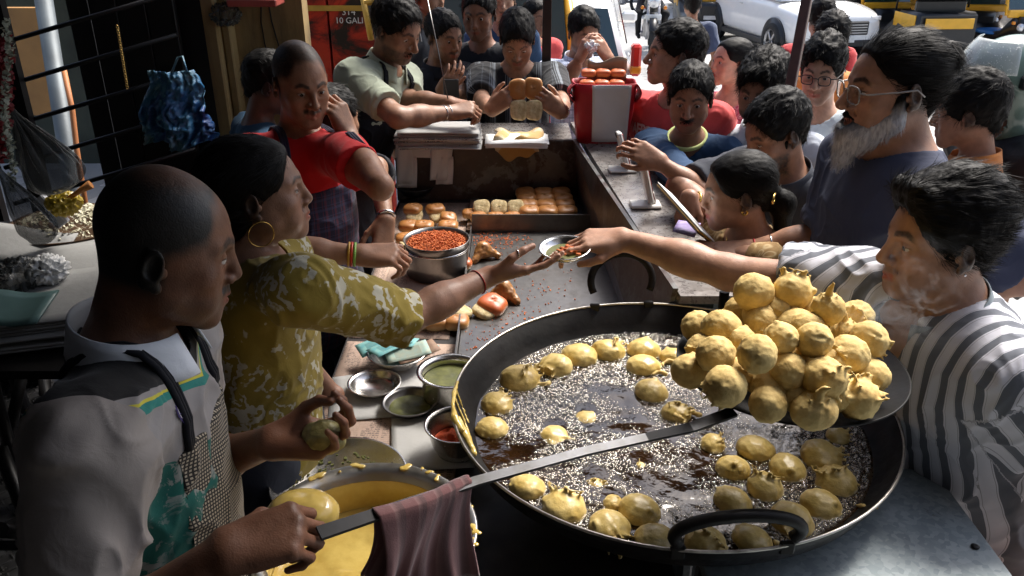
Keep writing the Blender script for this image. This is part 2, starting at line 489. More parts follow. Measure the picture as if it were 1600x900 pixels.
# ---------------------------------------------------------------- people
def facing(deg): a = math.radians(deg); return V(math.sin(a), -math.cos(a), 0)   # 0 = towards the viewer, 90 = to the right
def head_frame(pos, yaw, pitch=0, roll=0, s=1.0):
    """local x = the person's right... y = face, z = up; pitch>0 looks down"""
    f = facing(yaw); up = V(0, 0, 1); x = np.cross(f, up)
    a = math.radians(pitch); f2 = f*math.cos(a)-up*math.sin(a); u2 = up*math.cos(a)+f*math.sin(a)
    b = math.radians(roll); x2 = x*math.cos(b)+u2*math.sin(b); u3 = -x*math.sin(b)+u2*math.cos(b)
    return Frame(pos, np.stack([x2, f2, u3], 1), s)
def head_prims(F, o):
    W = o.get('w', 1.); N = o.get('nose', 1.); fat = o.get('fat', 0.); J = o.get('jaw', 1.); mo = o.get('mouth', 0.)
    s = F.s; q = []
    def E(c, r, k=.02, op=1, R=None): q.append(el(F.p(*c), np.array(r)*s, F.R if R is None else F.R@R, k*s, op))
    def C(a, b, ra, rb=None, k=.01, op=1, n=None, sq=1.): q.append(rc(F.p(*a), F.p(*b), ra*s, (ra if rb is None else rb)*s, k*s, op, None if n is None else F.R@np.array(n, float), sq))
    cd = o.get('cd', 1.)
    E((0, -.022+.093*(1-cd), .036), (.074*W, .093*cd, .083))
    E((0, .030, .022), (.062*W, .062, .070), .03)
    E((0, .030, -.030), (.058*W+fat*.01, .054, .070), .03)
    C((.036*W+fat*.006, .016, -.055), (.020*J, .068, -.092), .026+fat*.006, .017, .03)
    C((-.036*W-fat*.006, .016, -.055), (-.020*J, .068, -.092), .026+fat*.006, .017, .03)
    C((-.009, .078, -.095), (.009, .078, -.095), .0155*J, None, .02)
    for g in (-1, 1):
        E((g*.041*W, .060, -.022), (.021+fat*.004, .020, .020), .022)
        C((g*.014, .0855, .0245), (g*.046*W, .067, .026), .0085, .006, .016)
        E((g*.0325*W, .092, .005), (.0175, .014, .0125), .012, -1)
        E((g*.0315*W, .0745, .004), (.0148, .0135, .0130), .004)
        C((g*.020*W, .0868, .0035), (g*.042*W, .0815, .003), .0035, .0022, .002, -1, (0, 1, 0), .6)
        E((g*.0335*W, .062, -.058), (.018+fat*.012, .022, .024), .02)
    E((0, .080, -.060), (.024, .018, .026), .02)
    C((0, .086, .022), (0, .1105*(.55+.45*N)+.0005, -.026), .0065, .0105*N, .012)
    E((0, .105*(.6+.4*N), -.032), (.010*N, .009, .008), .006)
    for g in (-1, 1):
        E((g*.0135*N, .0955, -.033), (.0075*N, .0105, .0075), .006)
        E((g*.0075, .1015, -.0405), (.0042, .0062, .004), .003, -1)
    C((0, .0965, -.045), (0, .0985, -.054), .0035, .0035, .008)
    for g in (-1, 1):
        C((0, .0985, -.0575), (g*.0225, .084, -.0615), .0052, .003, .004)
        C((0, .0965, -.0705-mo*.004), (g*.020, .084, -.0655), .0064, .003, .004)
    C((-.019, .099, -.0638-mo*.001), (.019, .099, -.0638-mo*.001), .0016+mo*.003, None, .003, -1)
    for g in (-1, 1):
        C((g*.0165, .0935, -.036), (g*.030, .080, -.058), .0022, .0016, .006, -1)      # fold beside the mouth
        C((g*.020, .0815, -.0085), (g*.040*W, .074, -.0115), .0018, .0014, .005, -1)   # under the eye
    for g in (-1, 1):                               # ears
        t = math.radians(-12); RR = np.array([[1, 0, 0], [0, math.cos(t), -math.sin(t)], [0, math.sin(t), math.cos(t)]])
        a = math.radians(-24)*g; RZ = np.array([[math.cos(a), -math.sin(a), 0], [math.sin(a), math.cos(a), 0], [0, 0, 1]])
        R3 = RZ@RR
        E((g*.0800*W, -.014, -.004), (.0085, .0175, .0300), .006, 1, R3)
        E((g*.0865*W, -.0115, .002), (.0055, .0105, .0185), .004, -1, R3)
        E((g*.0800*W, -.004, -.030), (.006, .0075, .009), .005, 1, R3)
        E((g*.0790*W, .003, -.008), (.0055, .005, .008), .004)
    return q
def col_head(l, skin, o):
    """colour of the skin by place on the head (lips, brows, stubble, moustache, shaved scalp)"""
    c = np.tile(np.asarray(skin, float), (len(l), 1)); x = np.abs(l[:, 0]); y = l[:, 1]; z = l[:, 2]
    W = o.get('w', 1.)
    def mixc(m, t):
        m = np.clip(m, 0, 1)[:, None]; c[:] = c*(1-m)+np.asarray(t)*m
    def g(v, a, b): return np.clip((v-a)/(b-a), 0, 1)
    sk = np.asarray(skin)
    rough = vnoise(l*260, 3)*.5+.5
    near = g(y, .035, .06)
    mixc(near*g(.030-x, 0, .012)*g(.0735+z+o.get('mouth', 0)*.006+.0, 0, .004)*g(-.0535-z, 0, .004)*g(.0245-x, 0, .004), sk*np.array(o.get('lip', (.95, .55, .55))))
    mixc(np.exp(-((x-.044)**2+(z+.025)**2)/.0004)*near*.25, sk*V(1.15, .9, .85))
    mixc(np.exp(-((x-.031)**2+(z-.001)**2)/.00022)*near*.35, sk*V(.6, .55, .55))
    # brows
    br = .0275+.006*np.clip((x-.012)/.02, 0, 1)-.010*np.clip((x-.036)/.014, 0, 1)
    mixc(near*g(.0052*o.get('brow', 1.)-np.abs(z-br), 0, .0025)*g(x, .009, .014)*g(.054*W-x, 0, .008)*(.65+.35*rough), (.012, .010, .009))
    # lash line
    mixc(near*g(.0022-np.abs(z-.0075-.001*np.cos(x*60)), 0, .0012)*g(x, .018, .022)*g(.046-x, 0, .004)*.8, (.01, .008, .008))
    st = o.get('stubble', .0)
    if st:
        jaw = np.maximum(g(-.040-z, 0, .012), g(.012-y, 0, .02)*g(y, -.01, .0)*g(.02-z, 0, .02))*g(y, .0, .015)*g(.004-z, 0, .03)*g(z, -.16, -.125)
        lip = g(.026-x, 0, .004)*g(.0745+z, 0, .004)*g(-.0525-z, 0, .004)*near
        mixc(jaw*(1-lip)*st*(.5+.6*rough), (.03, .026, .024))
    if o.get('mous', 0):
        mixc(near*g(z, -.0575, -.054)*g(-.041-z, 0, .004)*g(.030-x, 0, .006)*o['mous']*(.7+.5*rough), (.012, .010, .009))
    sc = o.get('scalp', .85 if o.get('hair', 'short') not in ('buzz', 'none') else 0)
    if sc:          # shaved hair on the scalp
        hl = o.get('hairline', o.get('line', .078)+.001)
        line = np.where(y > .0, hl-.010*g(x, .02, .05)+x*.0, -.04)
        line = hl-(.10-y)*o.get('recede', .35)
        side = g(x, .035, .06)
        edge = line-side*.045+vnoise(l*90, 5)*.003
        top = g(z-edge, 0, .022)
        back = g(.010-y, 0, .012)*g(z, -.055, -.03)*g(x*0+1, 0, 1)
        bald = o.get('bald', 0)
        b = np.exp(-((x/.050)**2+((y-.02)/.07)**2))*g(z, .09, .105)*bald if bald else 0
        mixc(np.maximum(top*g(.075-y, 0, .02), back*(1-.0*x))*sc*(1-b)*(.85+.25*rough), (.008, .007, .006))
    return c
def hand_prims(F, side, curl=.3, thumb=None, spread=1., s=1., fing=None):
    """side +1 right hand. F: x to the fingertips, z out of the back of the hand"""
    q = []; S = F.s
    def C(a, b, ra, rb, k=.004): q.append(rc(F.p(*a), F.p(*b), ra*S, rb*S, k*S))
    base = [(.090, .029), (.095, .009), (.090, -.011), (.081, -.029)]
    Ls = [(.041, .025, .021), (.046, .029, .022), (.042, .027, .021), (.033, .020, .019)]
    rr = [.0088, .0090, .0085, .0074]
    for i, (bx, by) in enumerate(base):
        C((.004, by*.55*side, 0), (bx-.004, by*side, 0), .0165, .0115, .016)
    q.append(el(F.p(.040, .024*side, -.010), V(.032, .016, .015)*S, F.R, .014*S))
    q.append(el(F.p(.045, -.020*side, -.008), V(.035, .014, .013)*S, F.R, .014*S))
    for i in range(4):
        cv = (fing[i] if fing is not None else curl)
        cv = cv if hasattr(cv, '__len__') else (cv*1.0, cv*1.35, cv*.9)
        p = np.array([base[i][0], base[i][1]*side, .0]); yaw = (base[i][1]*3.2*spread-.01)*side; a = 0
        for j in range(3):
            a += cv[j]
            d = np.array([math.cos(a)*math.cos(yaw), math.sin(yaw)*math.cos(a*.6), -math.sin(a)])
            e = p+d*Ls[i][j]
            C(p, e, rr[i]*(1-.08*j), rr[i]*(1-.08*(j+1))*(.95 if j == 2 else 1), .007 if j == 0 else .0035)
            p = e
    th = thumb or [(.022, .024, -.008), (.058, .050, -.020), (.085, .058, -.026), (.108, .060, -.030)]
    for j in range(3):
        a, b = th[j], th[j+1]
        C((a[0], a[1]*side, a[2]), (b[0], b[1]*side, b[2]), [.0135, .0105, .0095][j], [.0105, .0095, .0078][j], .008 if j == 0 else .004)
    return q
def hframe(wrist, xdir, back, s=1.):
    x = nrm(xdir); z = np.asarray(back, float); z = nrm(z-x*(z@x)); y = np.cross(z, x)
    return Frame(wrist, np.stack([x, y, z], 1), s)
def ik(a, c, l1, l2, pole):
    a = np.asarray(a, float); c = np.asarray(c, float); d = np.linalg.norm(c-a)
    if d > (l1+l2)*.995: g = d/(l1+l2)*1.006; l1 *= g; l2 *= g
    x = (l1*l1-l2*l2+d*d)/(2*d); h = math.sqrt(max(l1*l1-x*x, 0)); u = (c-a)/d
    p = np.asarray(pole, float); p = nrm(p-u*(p@u))
    return a+u*x+p*h
def eyeball(F, side, o, parent, gaze=(0, 0)):
    W = o.get('w', 1.); c = F.p(side*.0315*W, .0745, .004); r = .0122*F.s
    b = BM(); prof = [(0, -1), (.6, -.8), (.95, -.3), (1, 0), (.95, .3), (.72, .69), (.5, .86), (.40, .915), (.30, .95), (.16, .985), (0, 1.0)]
    b.lathe([(a*r, z*r) for a, z in prof], 14)
    me = b.mesh('eye')
    ga = gaze[0]; gb = gaze[1]
    d = F.R@nrm(V(math.sin(ga), math.cos(ga)*math.cos(gb), math.sin(gb)))
    R = Vector(d).to_track_quat('Z', 'Y').to_matrix()
    for p in me.polygons: p.material_index = 0 if p.center.z < .88*r else (1 if p.center.z < .966*r else 2)
    me.transform(R.to_4x4()); me.transform(Matrix.Translation(Vector(c)))
    return put('eye', me, [M['eye_white'], M['iris'], M['pupil']], parent, world=True)
def ribbons(roots, dirs, norms, L, w, seg=4, grav=0., curl=.3, lift=.3, seed=0, comb=None):
    """thin flat strands growing along the surface"""
    g = np.random.default_rng(seed); n = len(roots)
    P0 = roots.copy(); D = dirs.copy(); N = norms
    Ls = L*(.6+.8*g.random(n)); pts = [P0]
    ph = g.random(n)*6.28
    for k in range(seg):
        wig = np.stack([vnoise(P0*55+k*.35, 1+seed), vnoise(P0*55+k*.35+9, 2), vnoise(P0*55+k*.35+5, 3)], 1)
        D = D+wig*curl+N*lift*(.6-k/seg)+V(0, 0, -grav)
        D /= np.linalg.norm(D, axis=1)[:, None]
        P0 = P0+D*(Ls/seg)[:, None]; pts.append(P0)
    side = np.cross(dirs, N); side /= np.linalg.norm(side, axis=1)[:, None]+1e-9
    side = side+N*(g.random(n)[:, None]-.5)*1.2
    vs = []; 
    for k, p in enumerate(pts):
        ww = w*(1-.85*(k/seg)**2)*.5
        vs += [p-side*ww, p+side*ww]
    v = np.stack(vs, 1).reshape(-1, 3); m = 2*(seg+1)
    b = np.arange(n)*m; qs = [np.stack([b+2*k, b+2*k+1, b+2*k+3, b+2*k+2], 1) for k in range(seg)]
    return v, np.concatenate(qs)
def hair_obj(F, o, parent, h, near):
    st = o.get('hair', 'short')
    if st in ('none', 'buzz'): return
    s = F.s; q = []; W = o.get('w', 1.)
    T = o.get('thick', .010); tt = o.get('top', .012)
    def E(c, r, k=.015, op=1, R=None): q.append(el(F.p(*c), np.array(r)*s, F.R if R is None else F.R@R, k*s, op))
    def C(a, b, ra, rb=None, k=.012, op=1): q.append(rc(F.p(*a), F.p(*b), ra*s, (ra if rb is None else rb)*s, k*s, op))
    cd = o.get('cd', 1.)
    E((0, -.024+.093*(1-cd), .036+tt*.45), (.074*W+T, .093*cd+T, .083+T*.4+tt*.5))
    E((0, .022, .040+tt*.35), (.062*W+T*.7, .064+T*.6, .066+tt*.55), .02)
    if st == 'long' or st == 'bun':
        C((0, -.070, -.02), (0, -.072, -.07), .055, .040, .03)
        C((.045, -.035, -.03), (.03, -.055, -.07), .030, .022, .02); C((-.045, -.035, -.03), (-.03, -.055, -.07), .030, .022, .02)
    else:
        C((0, -.070, -.02), (0, -.070, -.050), .042, .030, .03)
    fl = o.get('line', .078)                       # height of the hairline on the forehead
    E((0, .100, fl-.090), (.070*W, .075, .090), .022, -1)         # the face
    q.append(pl(F.p(0, .064, -.006), F.R@V(0, .9, -1.0), .012, -1))    # cut in front of and below
    for g in (-1, 1):
        E((g*.090*W, -.004, -.020), (.030, .022, .046), .008, -1)      # clear the ears
    if st not in ('long', 'bun'): q.append(pl(F.p(0, -.05, -.078), F.R@V(0, .25, -1), .02, -1))
    if st == 'bun': E((0, -.125, -.020), (.030, .028, .032), .012); 
    if st == 'topknot': E((0, -.118, .055), (.024, .034, .040), .012)
    if st == 'pony':
        C((0, -.11, -.03), (0, -.135, -.06), .030, .040, .02); C((0, -.135, -.06), (0, -.13, -.13), .040, .028, .02)
    if st == 'quiff' or st == 'fringe':
        C((-.03, .070, fl+.032), (.035, .074, fl+.028), .018, .018, .02)
        if st == 'fringe': C((-.045, .058, fl+.01), (.045, .060, fl+.012), .014, .014, .02)
    for e in o.get('hadd', []): C(*e)
    v, f = sdf_mesh(q, h)
    if len(v) == 0: return
    n = vnormals(v, f); l = F.inv(v)
    amp = o.get('hamp', .0058); fr = o.get('hfreq', 80)
    if st == 'curly': amp, fr = o.get('hamp', .009), 45
    v = v+n*((fbm(l*V(fr, fr*.6, fr), 3, o.get('seed', 1))*amp)[:, None])*s
    n = vnormals(v, f)
    vv, ff = [v], [f]; off = len(v); near = max(near, 700)
    if near > 0:
        near = near*1.8; g = np.random.default_rng(o.get('seed', 1)); k = g.integers(0, len(v), int(near))
        crown = V(0, -.055, .12); ll = l[k]
        comb = o.get('comb', (0, .35, 0))
        d = ll-crown+np.array(comb)*.25
        if st in ('long', 'bun', 'topknot', 'pony', 'back'): d = V(0, -.12, -.01 if st != 'topknot' else .05)-ll
        d = d@F.R.T; nn = n[k]; d = d-nn*np.einsum('ij,ij->i', d, nn)[:, None]; d /= np.linalg.norm(d, axis=1)[:, None]+1e-9
        L = o.get('slen', .028)*s
        rv, rf = ribbons(v[k]-nn*.001, d, nn, L, o.get('sw', .0010)*s*(1.8 if near < 2500 else 1), 4, .05, o.get('scurl', .35), o.get('lift', .22), o.get('seed', 1))
        vv.append(rv); ff.append(rf+off)
    me = mesh_np('hair', np.concatenate(vv), np.concatenate(ff))
    ob = put('hair', me, M[o.get('hmat', 'hair')], parent, world=True)
    return ob
def beard_obj(F, o, parent, h, near):
    bd = o.get('beard')
    if not bd: return
    s = F.s; q = []; L = bd.get('len', .01)
    def E(c, r, k=.015, op=1): q.append(el(F.p(*c), np.array(r)*s, F.R, k*s, op))
    def C(a, b, ra, rb=None, k=.012, op=1): q.append(rc(F.p(*a), F.p(*b), ra*s, (ra if rb is None else rb)*s, k*s, op))
    if bd.get('full', 1):
        t = bd.get('t', .005)
        for g in (-1, 1):
            C((g*.062, .008, -.012), (g*.052, .018, -.055), .012+t*.5, .018+t, .012)
            C((g*.046, .022, -.062), (g*.022, .070, -.094), .020+t, .017+t+L*.2, .012)
        C((0, .082, -.092), (0, .082+L*.35, -.100-L), .018+t+L*.20, .012+t+L*.10, .012)
        E((0, .112, -.066), (.021, .026, .0115), .006, -1)
    mr = .0055 if bd.get('full', 1) else .0040
    C((0, .1005, -.0500), (.024, .0885, -.0580), mr, mr*.75, .003); C((0, .1005, -.0500), (-.024, .0885, -.0580), mr, mr*.75, .003)
    v, f = sdf_mesh(q, h); n = vnormals(v, f); l = F.inv(v)
    v = v+n*(fbm(l*V(90, 90, 50), 3, 4)*(.0015+L*.06))[:, None]*s
    vv, ff = [v], [f]
    if near:
        g = np.random.default_rng(5); k = g.integers(0, len(v), int(near)); ll = l[k]
        d = np.stack([ll[:, 0]*.8, np.full(len(k), .25), np.full(len(k), -1.)], 1)@F.R.T
        nn = n[k]; d = d-nn*np.einsum('ij,ij->i', d, nn)[:, None]*.8; d /= np.linalg.norm(d, axis=1)[:, None]
        rv, rf = ribbons(v[k]-nn*.001, d, nn, (.006+(.004+L*.28)*np.clip((-ll[:, 2]-.02)/.06, .15, 1))*s, .0011*s, 4, .05, .45, .25, 3)
        ff.append(rf+len(v)); vv.append(rv)
    v = np.concatenate(vv); me = mesh_np('beard', v, np.concatenate(ff)); 
    l = F.inv(v); gr = bd.get('grey', 0)
    k = np.clip((np.abs(l[:, 0])*18+(-l[:, 2]-.075)*22), 0, 1)*gr if gr else np.zeros(len(v))
    nz = vnoise(l*V(400, 400, 60), 2)*.5+.5
    k = np.clip(k*(.45+nz*.9), 0, 1)[:, None]
    vcol(me, 'Col', V(.005, .0045, .004)*(1-k)+V(.50, .50, .52)*k)
    return put('beard' if bd.get('full', 1) else 'moustache', me, M['hair_grey'], parent, world=True)

def person(label, head, yaw, pitch=0, roll=0, s=1.0, h=.006, skin=(.26, .14, .085), near=0, o=None, chest=None, lean=(0, 0), sw=.19,
           arms=None, cloth=None, legs=True, group=None, neckline=None, hipz=None, bulk=1.0, nd=.075):
    """head: centre of the head; chest: yaw of the trunk; lean: offset of the hips from the neck (forward, sideways)"""
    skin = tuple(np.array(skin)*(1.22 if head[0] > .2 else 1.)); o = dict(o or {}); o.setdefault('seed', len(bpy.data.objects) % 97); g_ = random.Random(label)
    for k_, a_, b_ in (('w', .95, 1.05), ('nose', .85, 1.2), ('jaw', .8, 1.2), ('fat', 0, .7), ('brow', .8, 1.4)): o.setdefault(k_, g_.uniform(a_, b_))
    F = head_frame(head, yaw, pitch, roll, s)
    cy = yaw if chest is None else chest
    cf = facing(cy); cx = np.cross(cf, V(0, 0, 1)); up = V(0, 0, 1)
    neck = F.p(0, -.030, -.105)
    nb = neck-up*nd*s-cf*.012
    fwd, sid = lean
    hip = nb-up*.50*s-cf*fwd+cx*sid
    if hipz is not None: hip[2] = hipz
    sp = nrm(nb-hip); cfu = nrm(cf-sp*(cf@sp)); cxu = np.cross(cfu, sp)
    sh = [nb-sp*.052*s+cxu*g*(sw-.012)*s for g in (1, -1)]          # right (+), left (-)
    for i_, k_ in enumerate('rl'):
        if (arms or {}).get(k_) and 'S' in arms[k_]: sh[i_] = np.asarray(arms[k_]['S'], float)
    root = empty('person', (float(hip[0]), float(hip[1]), 0.), label, 'person', group)
    # ---- skin
    q = head_prims(F, o)
    q.append(rc(F.p(0, -.022, -.040), nb-cf*.005, .050*s*(1+.12*(bulk-1)), .056*s*bulk, .035*s))
    q.append(rc(nb-sp*.03*s, sh[0], .050*s, .046*s, .05*s)); q.append(rc(nb-sp*.03*s, sh[1], .050*s, .046*s, .05*s))
    b = bulk
    q.append(rc(nb-sp*.14*s+cfu*.005, nb-sp*.28*s+cfu*.01, .145*s*b, .135*s*b, .05*s, n=cfu, s=1.5))
    q.append(rc(nb-sp*.28*s, hip, .125*s*b, .150*s*b, .05*s, n=cfu, s=1.45))
    nh = len(q)
    A = []
    for i, g in enumerate((1, -1)):
        a = (arms or {}).get('r' if g == 1 else 'l')
        S = sh[i]
        if a is None:
            W_ = hip+cxu*g*.235*s*b+cf*.06+up*.0; a = dict(w=W_, pole=-cf+cxu*g*.3, hand=dict(x=(0, 0, -1), z=cxu*g, curl=.35))
        a = dict(a); 
        if 'S' in a: S = np.asarray(a['S'], float)
        Wp = np.asarray(a['w'], float); r = a.get('r', 1.)*s
        El = np.asarray(a['e'], float) if 'e' in a else ik(S, Wp, .285*s, .255*s, a.get('pole', -up))
        a.update(S=S, E=El, g=g, W=Wp, rr=r); A.append(a)
        q.append(rc(S-sp*.01, El, .050*r, .036*r, .03*s))
        q.append(rc(El, El+(Wp-El)*.45, .036*r, .036*r, .02*s)); q.append(rc(El+(Wp-El)*.35, Wp, .037*r, .0235*r, .02*s, n=None))
        hd = a.get('hand')
        if hd:
            hf = hframe(Wp, hd['x'], hd['z'], hd.get('s', 1.)*s)
            a['hf'] = hf
            q += hand_prims(hf, g, hd.get('curl', .3), hd.get('thumb'), hd.get('spread', 1.), fing=hd.get('fing'))
    v, f = sdf_mesh(q, h)
    v = smooth_v(v, f, 1, .3)
    l = F.inv(v)
    c = np.tile(np.asarray(skin, float), (len(v), 1))
    hm = (np.abs(l[:, 0]) < .12) & (l[:, 2] > -.17) & (l[:, 1] > -.14) & (l[:, 1] < .14) & (l[:, 2] < .15)
    c[hm] = col_head(l[hm], skin, o)
    for a in A:                                      # palms and finger ends a little lighter
        if 'hf' in a:
            hl = a['hf'].inv(v); m = (hl[:, 0] > -.02) & (hl[:, 0] < .22) & (np.abs(hl[:, 1]) < .1) & (np.abs(hl[:, 2]) < .12)
            pal = np.clip(-hl[:, 2]*80, 0, 1)*.35*m
            c = c*(1-pal[:, None])+np.asarray(skin)*V(1.5, 1.35, 1.3)*pal[:, None]
    me = mesh_np('body', v, f); vcol(me, 'Col', c)
    put('body', me, M['skin'], root, world=True)
    eg = o.get('gaze', (0, -.1))
    if h < .0075 and not o.get('closed'):
        for g in (-1, 1): eyeball(F, g, o, root, eg)
    hh = h*1.1
    hair_obj(F, o, root, max(hh, .0035), near)
    beard_obj(F, o, root, max(hh*.8, .003), near*.9)
    B = dict(F=F, nb=nb, hip=hip, sp=sp, cf=cf, cx=cx, cfu=cfu, cxu=cxu, sh=sh, A=A, s=s, h=h, root=root, b=b, up=up)
    if cloth: dress(B, cloth, legs)
    return B
def torso_prims(B, t, drop=.0):
    s, b, nb, sp, cfu, hip = B['s'], B['b'], B['nb'], B['sp'], B['cfu'], B['hip']
    q = [rc(nb-sp*.14*s+cfu*.005, nb-sp*.28*s+cfu*.01, .145*s*b+t, .135*s*b+t, .05*s, n=cfu, s=1.5),
         rc(nb-sp*.28*s, hip-sp*drop, .128*s*b+t, .155*s*b+t, .05*s, n=cfu, s=1.4)]
    for a in (0, 1): q.append(rc(nb-sp*.040*s, B['sh'][a], .050*s+t, .046*s+t, .06*s))
    return q
def folds(v, n, B, amp, seed, A):
    nb, sp, cxu, cfu = B['nb'], B['sp'], B['cxu'], B['cfu']
    l = (v-nb)@np.stack([cxu, cfu, sp], 1)
    w = fbm(l*7, 2, seed)
    d = 0
    r1 = 1-np.abs(fbm(l*V(11, 8, 3.2)+w[:, None]*1.2, 2, seed+7)); r2 = 1-np.abs(fbm((l+l[:, [2, 0, 1]]*.6)*V(5, 5, 12)+w[:, None]*1.4, 2, seed+17))
    m = vnoise(l*4, seed+3)*.5+.5
    d = (r1**5*m+r2**5*(1-m))-.35
    # creases round elbows and armpits
    for a in A:
        x = a['S']; u = nrm(a['E']-a['S']); t = (v-x)@u; rad = np.linalg.norm(v-x-np.outer(t, u), axis=1)
        k = np.clip(1-np.abs(t-.24)/.12, 0, 1)*np.clip(1-rad/.13, 0, 1)
        d = d+k*np.sin(t*120+w*6)*.35
    return v+n*(d*amp)[:, None]
def dress(B, cl, legs):
    root, s, h, nb, sp, cfu, cxu, hip, up = B['root'], B['s'], B['h'], B['nb'], B['sp'], B['cfu'], B['cxu'], B['hip'], B['up']
    hc = max(h*1.25, .0045); t = cl.get('t', .012)
    q = torso_prims(B, t, cl.get('drop', .06))
    sl = cl.get('sleeve', .62)
    for a in B['A']:
        S, E_, W_ = a['S'], a['E'], a['W']; r = a['rr']; ta = t+cl.get('loose', .006)*.6
        k = a.get('sl', sl)
        if k <= 1: e = S+(E_-S)*k; q.append(rc(S, e, .050*r+ta, (.050-.014*k)*r+ta*1.15, .045*s, cap=True))
        else:
            q.append(rc(S, E_, .050*r+ta, .036*r+ta, .045*s)); e = E_+(W_-E_)*(k-1)
            q.append(rc(E_, e, .037*r+ta, (.036-.010*(k-1))*r+ta, .03*s, cap=True))
    # neck opening
    nk = cl.get('neck', 'crew'); C0 = nb+sp*.030*s+cfu*.010
    w0 = cl.get('nw', .066)
    q.append(rc(C0+sp*.10*s-cfu*.01, nb-sp*.004*s+cfu*.018*s, (w0+.02)*s, w0*s, .004, -1))
    if nk == 'v': q.append(rc(nb+cfu*.11*s+sp*.03*s, nb-sp*cl.get('vd', .10)*s+cfu*.15*s, .045*s, .006, .004, -1))
    v, f = sdf_mesh(q, hc); v = smooth_v(v, f, 1, .4)
    n = vnormals(v, f); v = folds(v, n, B, cl.get('fold', .009)*s, cl.get('seed', 3), B['A'])
    me = mesh_np('shirt', v, f)
    l = (v-nb)@np.stack([cxu, cfu, sp], 1)
    # cloth coordinates: on the sleeves they follow the arm
    co = l.copy(); 
    for a in B['A']:
        u = nrm(a['E']-a['S']); t_ = (v-a['S'])@u; rad = np.linalg.norm(v-a['S']-np.outer(t_, u), axis=1)
        ll = l@V(a['g'], 0, 0)
        m = (ll > .165*s) & (t_ > .02) & (rad < .11)
        e2 = nrm(np.cross(u, cfu)); e3 = np.cross(e2, u); w_ = v-a['S']
        ang = np.arctan2(w_@e3, w_@e2)
        co[m] = np.stack([a['g']*(.19+(ang[m]+PI)*.055), (w_@e3)[m], -t_[m]], 1)
    vvec(me, 'cc', co/s)
    put(cl.get('name', 'shirt'), me, M[cl['mat']], root, world=True)
    B['shirt'] = me
    if cl.get('collar'):
        b_ = BM(); n0 = 28
        def cf_(u_, v_):
            a = math.radians(-158+316*u_); r = (w0+.010+.014*v_+.5*t+.03*max(0, B['b']-1))*s
            rr = math.cos(a); drop = .020+.034*v_+.018*max(0, -0)-.0
            fr = max(0, -math.cos(a+PI)) if False else 0
            x = math.sin(a)*r; y = -math.cos(a)*r*.95
            fk = (1-math.cos(a))*.5                      # 1 at the front gap ends
            z = .034+.9*t-.030*fk-(v_*.036*(1+.35*fk))+.014*(1-v_)*1.0
            return nb+cxu*x+cfu*(y+.012+v_*.012*fk)+sp*z*s
        b_.grid(cf_, n0, 4)
        me2 = b_.mesh('collar', fix=True); o_ = put('collar', me2, M[cl.get('cmat', cl['mat'])], root, world=True)
        md = o_.modifiers.new('t', 'SOLIDIFY'); md.thickness = .003
        vvec(me2, 'cc', np.array([(p.co.x, p.co.y, p.co.z) for p in me2.vertices]))
    if cl.get('apron'):
        ap = cl['apron']; q = torso_prims(B, t+.010, .10)
        fx = ap.get('front', .035)
        q.append(pl(nb+cfu*fx*s, -cfu, .004, -1)); q.append(pl(nb-sp*ap.get('top', .10)*s, sp, .01, -1))
        q.append(rc(B['sh'][0]-sp*.12*s+cxu*(.015)*s, B['sh'][0]-sp*.02+cxu*.02*s, .07*s, .11*s, .01, -1)); q.append(rc(B['sh'][1]-sp*.12*s-cxu*(.015)*s, B['sh'][1]-sp*.02-cxu*.02*s, .07*s, .11*s, .01, -1))
        v, f = sdf_mesh(q, hc); v = smooth_v(v, f, 1, .4); n = vnormals(v, f); v = folds(v, n, B, .008*s, 31, [])
        me = mesh_np('apron', v, f); vvec(me, 'cc', (v-nb)@np.stack([cxu, cfu, sp], 1)/s)
        ao = put('apron', me, M[ap['mat']], root, world=True)
        b_ = BM()
        from mathutils.bvhtree import BVHTree
        sm = B['shirt']; bvh = BVHTree.FromPolygons([v_.co for v_ in sm.vertices], [tuple(p.vertices) for p in sm.polygons])
        for g in (-1, 1):
            pts = []
            for k in range(13):
                an = math.radians(-20+12.5*k); dr = cfu*math.cos(an)+sp*math.sin(an); og = nb+cxu*g*(.088-.0022*k)*s-sp*.09*s
                hit = bvh.ray_cast(Vector(og+dr*.5), Vector(-dr))
                if hit[0] is not None: pts.append(np.array(hit[0])+dr*.004)
            if len(pts) < 3: continue
            for j in (-1, 0, 1): b_.tube([p+cxu*j*.008*s for p in pts], .0055*s, 6)
            b_.obj('apron_strap', M[ap.get('smat', ap['mat'])], root, world=True); b_ = BM()
    if legs:
        q = []
        G = -.12 if not isinstance(legs, dict) else legs.get('g', -.12)
        cf = B['cf']; cx = B['cx']
        for g in (-1, 1):
            hp = hip+cxu*g*.085*s-sp*.03; kn = V(hip[0], hip[1], (hip[2]+G)/2+.02)+cx*g*.10*s+cf*.04; fo = V(hip[0], hip[1], G+.09)+cx*g*.11*s-cf*.01
            q += [rc(hp, kn, .092*s, .064*s, .04), rc(kn, fo, .064*s, .052*s, .03)]
            b_ = BM()
            def sh_(u_, v_, g=g, fo=fo):
                a = u_*2*PI; L = .14; y = -math.cos(a)*L+.055; wv = (.048+.006*math.sin(a*.5))*(1 if v_ < .7 else 1-(v_-.7)*2.2)
                hz = v_*.09 if y < .06 else v_*(.09-(y-.06)*.25)
                y2 = y*(1 if v_ < .8 else .8)
                p = V(fo[0], fo[1], G)+cf*y2+cx*math.sin(a)*wv; p[2] = G+.002+hz; return p
            b_.grid(sh_, 16, 5); b_.obj('shoe', M['shoe'], root, world=True)
        q.append(rc(hip+up*.06*s+cxu*.05*s, hip+up*.06*s-cxu*.05*s, .108*s*B['b'], None, .05, n=cfu, s=1.2))
